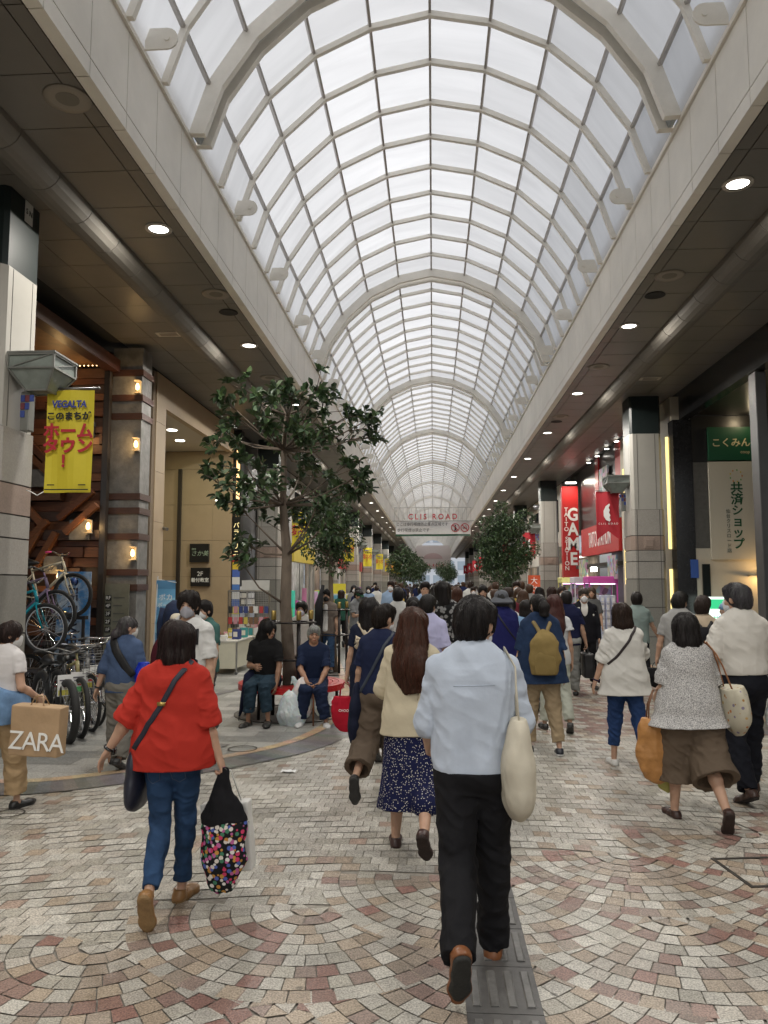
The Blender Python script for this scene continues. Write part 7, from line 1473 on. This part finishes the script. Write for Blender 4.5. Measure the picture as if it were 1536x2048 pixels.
# middle of the crowd
person('person with thinning dark hair in lavender short sleeve shirt beyond the cream cardigan',853,1201,8.6,rz=-6,h=.008,top=dict(c=(.42,.42,.62),sleeve=.95,ease=.034,hem=.02,tuck=True,collar=True,sl_ease=.034),bot=dict(c=(.03,.03,.04)),hair=('short',(.012,.010,.010)),mask=(.6,.6,.6),legs=SOFT,head=(-20,4,0))
person('dark haired person with a pale hair clip just left of the lavender shirt',826,1204,9.4,rz=4,h=.009,fem=True,top=dict(c=(.03,.03,.04),sleeve=.8,ease=.03,hem=-.12),bot=dict(c=BLK),hair=('bun',BLACKH),legs=SOFT)
person('person in white dress shirt and black trousers walking away in the left crowd',796,1184,12.2,rz=2,h=.009,top=dict(c=(.56,.56,.54),sleeve=.9,ease=.036,hem=.02,tuck=True,collar=True,sl_ease=.036),bot=dict(c=BLK),hair=('short',BLACKH),arms=((4,12,12,10),(4,14,12,12)),legs=SOFTL)
person('tall shaggy haired person in black and grey floral shirt walking away',886,1173,11.4,rz=2,h=.009,top=dict(c=(.014,.014,.015),m=DARKFLORAL,sleeve=1.0,ease=.045,hem=-.18,loose=.9),bot=dict(c=BLK),hair=('shag',BLACKH),legs=SOFT)
t,f=person('auburn haired person in beige top with thin dark strap beyond the floral shirt',914,1183,14.6,rz=6,h=.010,fem=True,top=dict(c=(.42,.32,.22),sleeve=.9,ease=.036,hem=-.12),bot=dict(c=(.2,.17,.14)),hair=('bob',(.05,.02,.012)),legs=SOFT)
person('person in black open jacket with pulled down mask facing the camera in mid crowd',966,1178,16.2,rz=178,h=.011,top=dict(c=(.012,.012,.013),sleeve=1.7,ease=.036,hem=-.16),bot=dict(c=BLK),hair=('short',BLACKH,dict(vol=1.12)),legs=SOFT)
person('person with dark red hair in white ruffled sleeve top behind the olive backpack',1107,1201,9.7,rz=2,h=.009,fem=True,top=dict(c=(.54,.56,.58),sleeve=.45,ease=.03,hem=-.12,sl_ease=.05,sl_flare=.03),bot=dict(c=(.42,.44,.38)),hair=('long',(.045,.014,.012)),legs=SOFT)
person('person in pale blue shirt half hidden left of the olive backpack woman',1052,1209,11.3,rz=0,h=.010,fem=True,top=dict(c=(.22,.36,.56),sleeve=1.2,ease=.035,hem=-.14),bot=dict(c=(.05,.05,.06)),hair=('bob',BLACKH),legs=SOFT)
person('dark haired person in black top just right of the grey bucket hat',1021,1203,11.8,rz=0,h=.010,fem=True,top=dict(c=(.6,.6,.58),sleeve=.8,ease=.03,hem=-.12),bot=dict(c=BLK),hair=('lowpony',BLACKH),legs=SOFT)
person('dark wavy haired person in black sleeveless top in front of the prize machines',1103,1180,17.0,rz=8,h=.012,fem=True,top=dict(c=(.015,.015,.018),sleeve=.5,ease=.026,hem=-.12),bot=dict(c=BLK),hair=('long',(.02,.008,.006)),legs=SOFT)
person('masked person with brown bob facing the camera in front of the prize machines',1124,1179,17.6,rz=176,h=.012,fem=True,top=dict(c=(.5,.45,.42),sleeve=.9,ease=.03,hem=-.12),bot=dict(c=(.08,.08,.09)),hair=('bob',(.02,.010,.008)),mask=(.66,.66,.66),legs=SOFT)
person('person with brown hair peering from behind the suited man at the arcade',1183,1180,17.9,rz=168,h=.012,fem=True,top=dict(c=(.1,.1,.1),sleeve=1,ease=.03,hem=-.12),bot=dict(c=(.08,.08,.09)),hair=('bob',(.05,.03,.02)),legs=SOFT)
# ================================================================ THE CROWD BEYOND
PROTO=[]
for k,(fem,away,hs) in enumerate([(0,1,'short'),(1,1,'bob'),(1,1,'long'),(1,1,'lowpony'),(0,0,'short'),(1,0,'bob'),(1,0,'long'),(0,1,'cap'),(0,0,'shag')]):
    rr=random.Random(k); f=Fig(H=1.0*(1.58 if fem else 1.69),fem=bool(fem),legs=[SOFT,SOFTL,FW][k%3],arms=((rr.uniform(-8,8),9,rr.uniform(0,30),6),(rr.uniform(-8,8),9,rr.uniform(0,30),6))); h=.018
    PROTO.append((fem,away,hs,f.body(h,SK),f.top(h,sleeve=[.8,1.7,.7][k%3],ease=.034,hem=-.14,loose=.7,seed=k),f.trousers(h,ease=.022,seed=k),f.hair(h,'short' if hs=='cap' else hs,seed=k),f.hair(h,'cap') if hs=='cap' else None,f.mask(.012) if not away else None,f))
sh_me=None
rc=random.Random(17); used=set(); pts=[]
TOPC=[('white',(.55,.55,.53),5),('black',(.012,.012,.013),5),('navy',(.012,.018,.06),3),('grey',(.2,.2,.2),3),('beige',(.42,.34,.25),2),('pale blue',(.26,.36,.52),2),('maroon',(.12,.02,.03),1),('olive',(.12,.12,.06),1),('dark green',(.02,.07,.05),1),('pink',(.5,.28,.28),1),('mustard',(.4,.28,.06),1),('charcoal',(.05,.05,.055),2)]
BOTC=[('black',(.012,.012,.013)),('blue denim',(.03,.06,.13)),('beige',(.33,.26,.18)),('grey',(.16,.16,.16)),('white',(.55,.54,.52))]
HC_=[('black',BLACKH),('dark brown',(.022,.012,.009)),('brown',(.05,.025,.014)),('grey',(.16,.16,.16))]
pool=[c for c in TOPC for _ in range(c[2])]
tries=0
while len(pts)<118 and tries<6000:
    tries+=1; y=13.5+62*rc.random()**1.35; lim=2.7 if y<30 else 2.9; x=rc.uniform(-lim,lim)
    if y<19 and not(-1.1<x<3.2): continue
    if any((x-a)**2+(y-b_)**2<(.62 if y<25 else .8)**2 for a,b_ in pts): continue
    if abs(x-.02)<.12 and y<18: continue
    q=at(0,0,Y=1); 
    near=[o for o in SC.objects if o.get('category')=='person' and (o.location.x-x)**2+(o.location.y-y)**2<.5]
    if near: continue
    fem,away,hs_,bme,tme,lme,hme,cme,mme,f=rc.choice(PROTO); tc=rc.choice(pool); bc=rc.choice(BOTC); hc=rc.choice(HC_[:3] if rc.random()<.9 else HC_)
    side='left of centre' if x<-1 else 'right of centre' if x>1 else 'near the middle'
    hn={'short':'short %s hair','bob':'%s bob','long':'long %s hair','lowpony':'%s ponytail','cap':'a cap over %s hair','shag':'shaggy %s hair'}[hs_]%hc[0]
    lab='person, %s, %s top, %s trousers, %s %s'%(hn.replace('a cap over','capped'),tc[0],bc[0].replace('blue ',''),'walking away' if away else 'approaching',side)
    if lab in used: continue
    used.add(lab); pts.append((x,y)); s=rc.uniform(.95,1.06)
    t=thing('person',lab,'person',(x,y,0),R(rc.uniform(-12,12)+(0 if away else 180)),'people in the crowd down the arcade'); t.scale=(s,s,s)
    link('body',bme,SKIN,t); link('shirt',tme,CL,t,tc[1]); link('trousers',lme,CL,t,bc[1]); link('hair',hme,HAIR,t,hc[1])
    if cme: link('cap',cme,CL,t,rc.choice(TOPC)[1])
    if mme and rc.random()<.9: link('face_mask',mme,mat('mask_cloth'),t,(.64,.64,.66))
    if sh_me is None or sh_me.get(f.s) is None:
        sh_me=sh_me or {}; mb=MB()
        for (hp,kn,an,fd,fu) in f.legs: mb.tube([an-fd*.04-fu*.05,an+fd*.05-fu*.05,an+fd*.14-fu*.06],[.034,.042,.032],8)
        sh_me[f.s]=mb.mesh('shoe',True)
    link('shoe',sh_me[f.s],LEA,t,(.02,.02,.02))
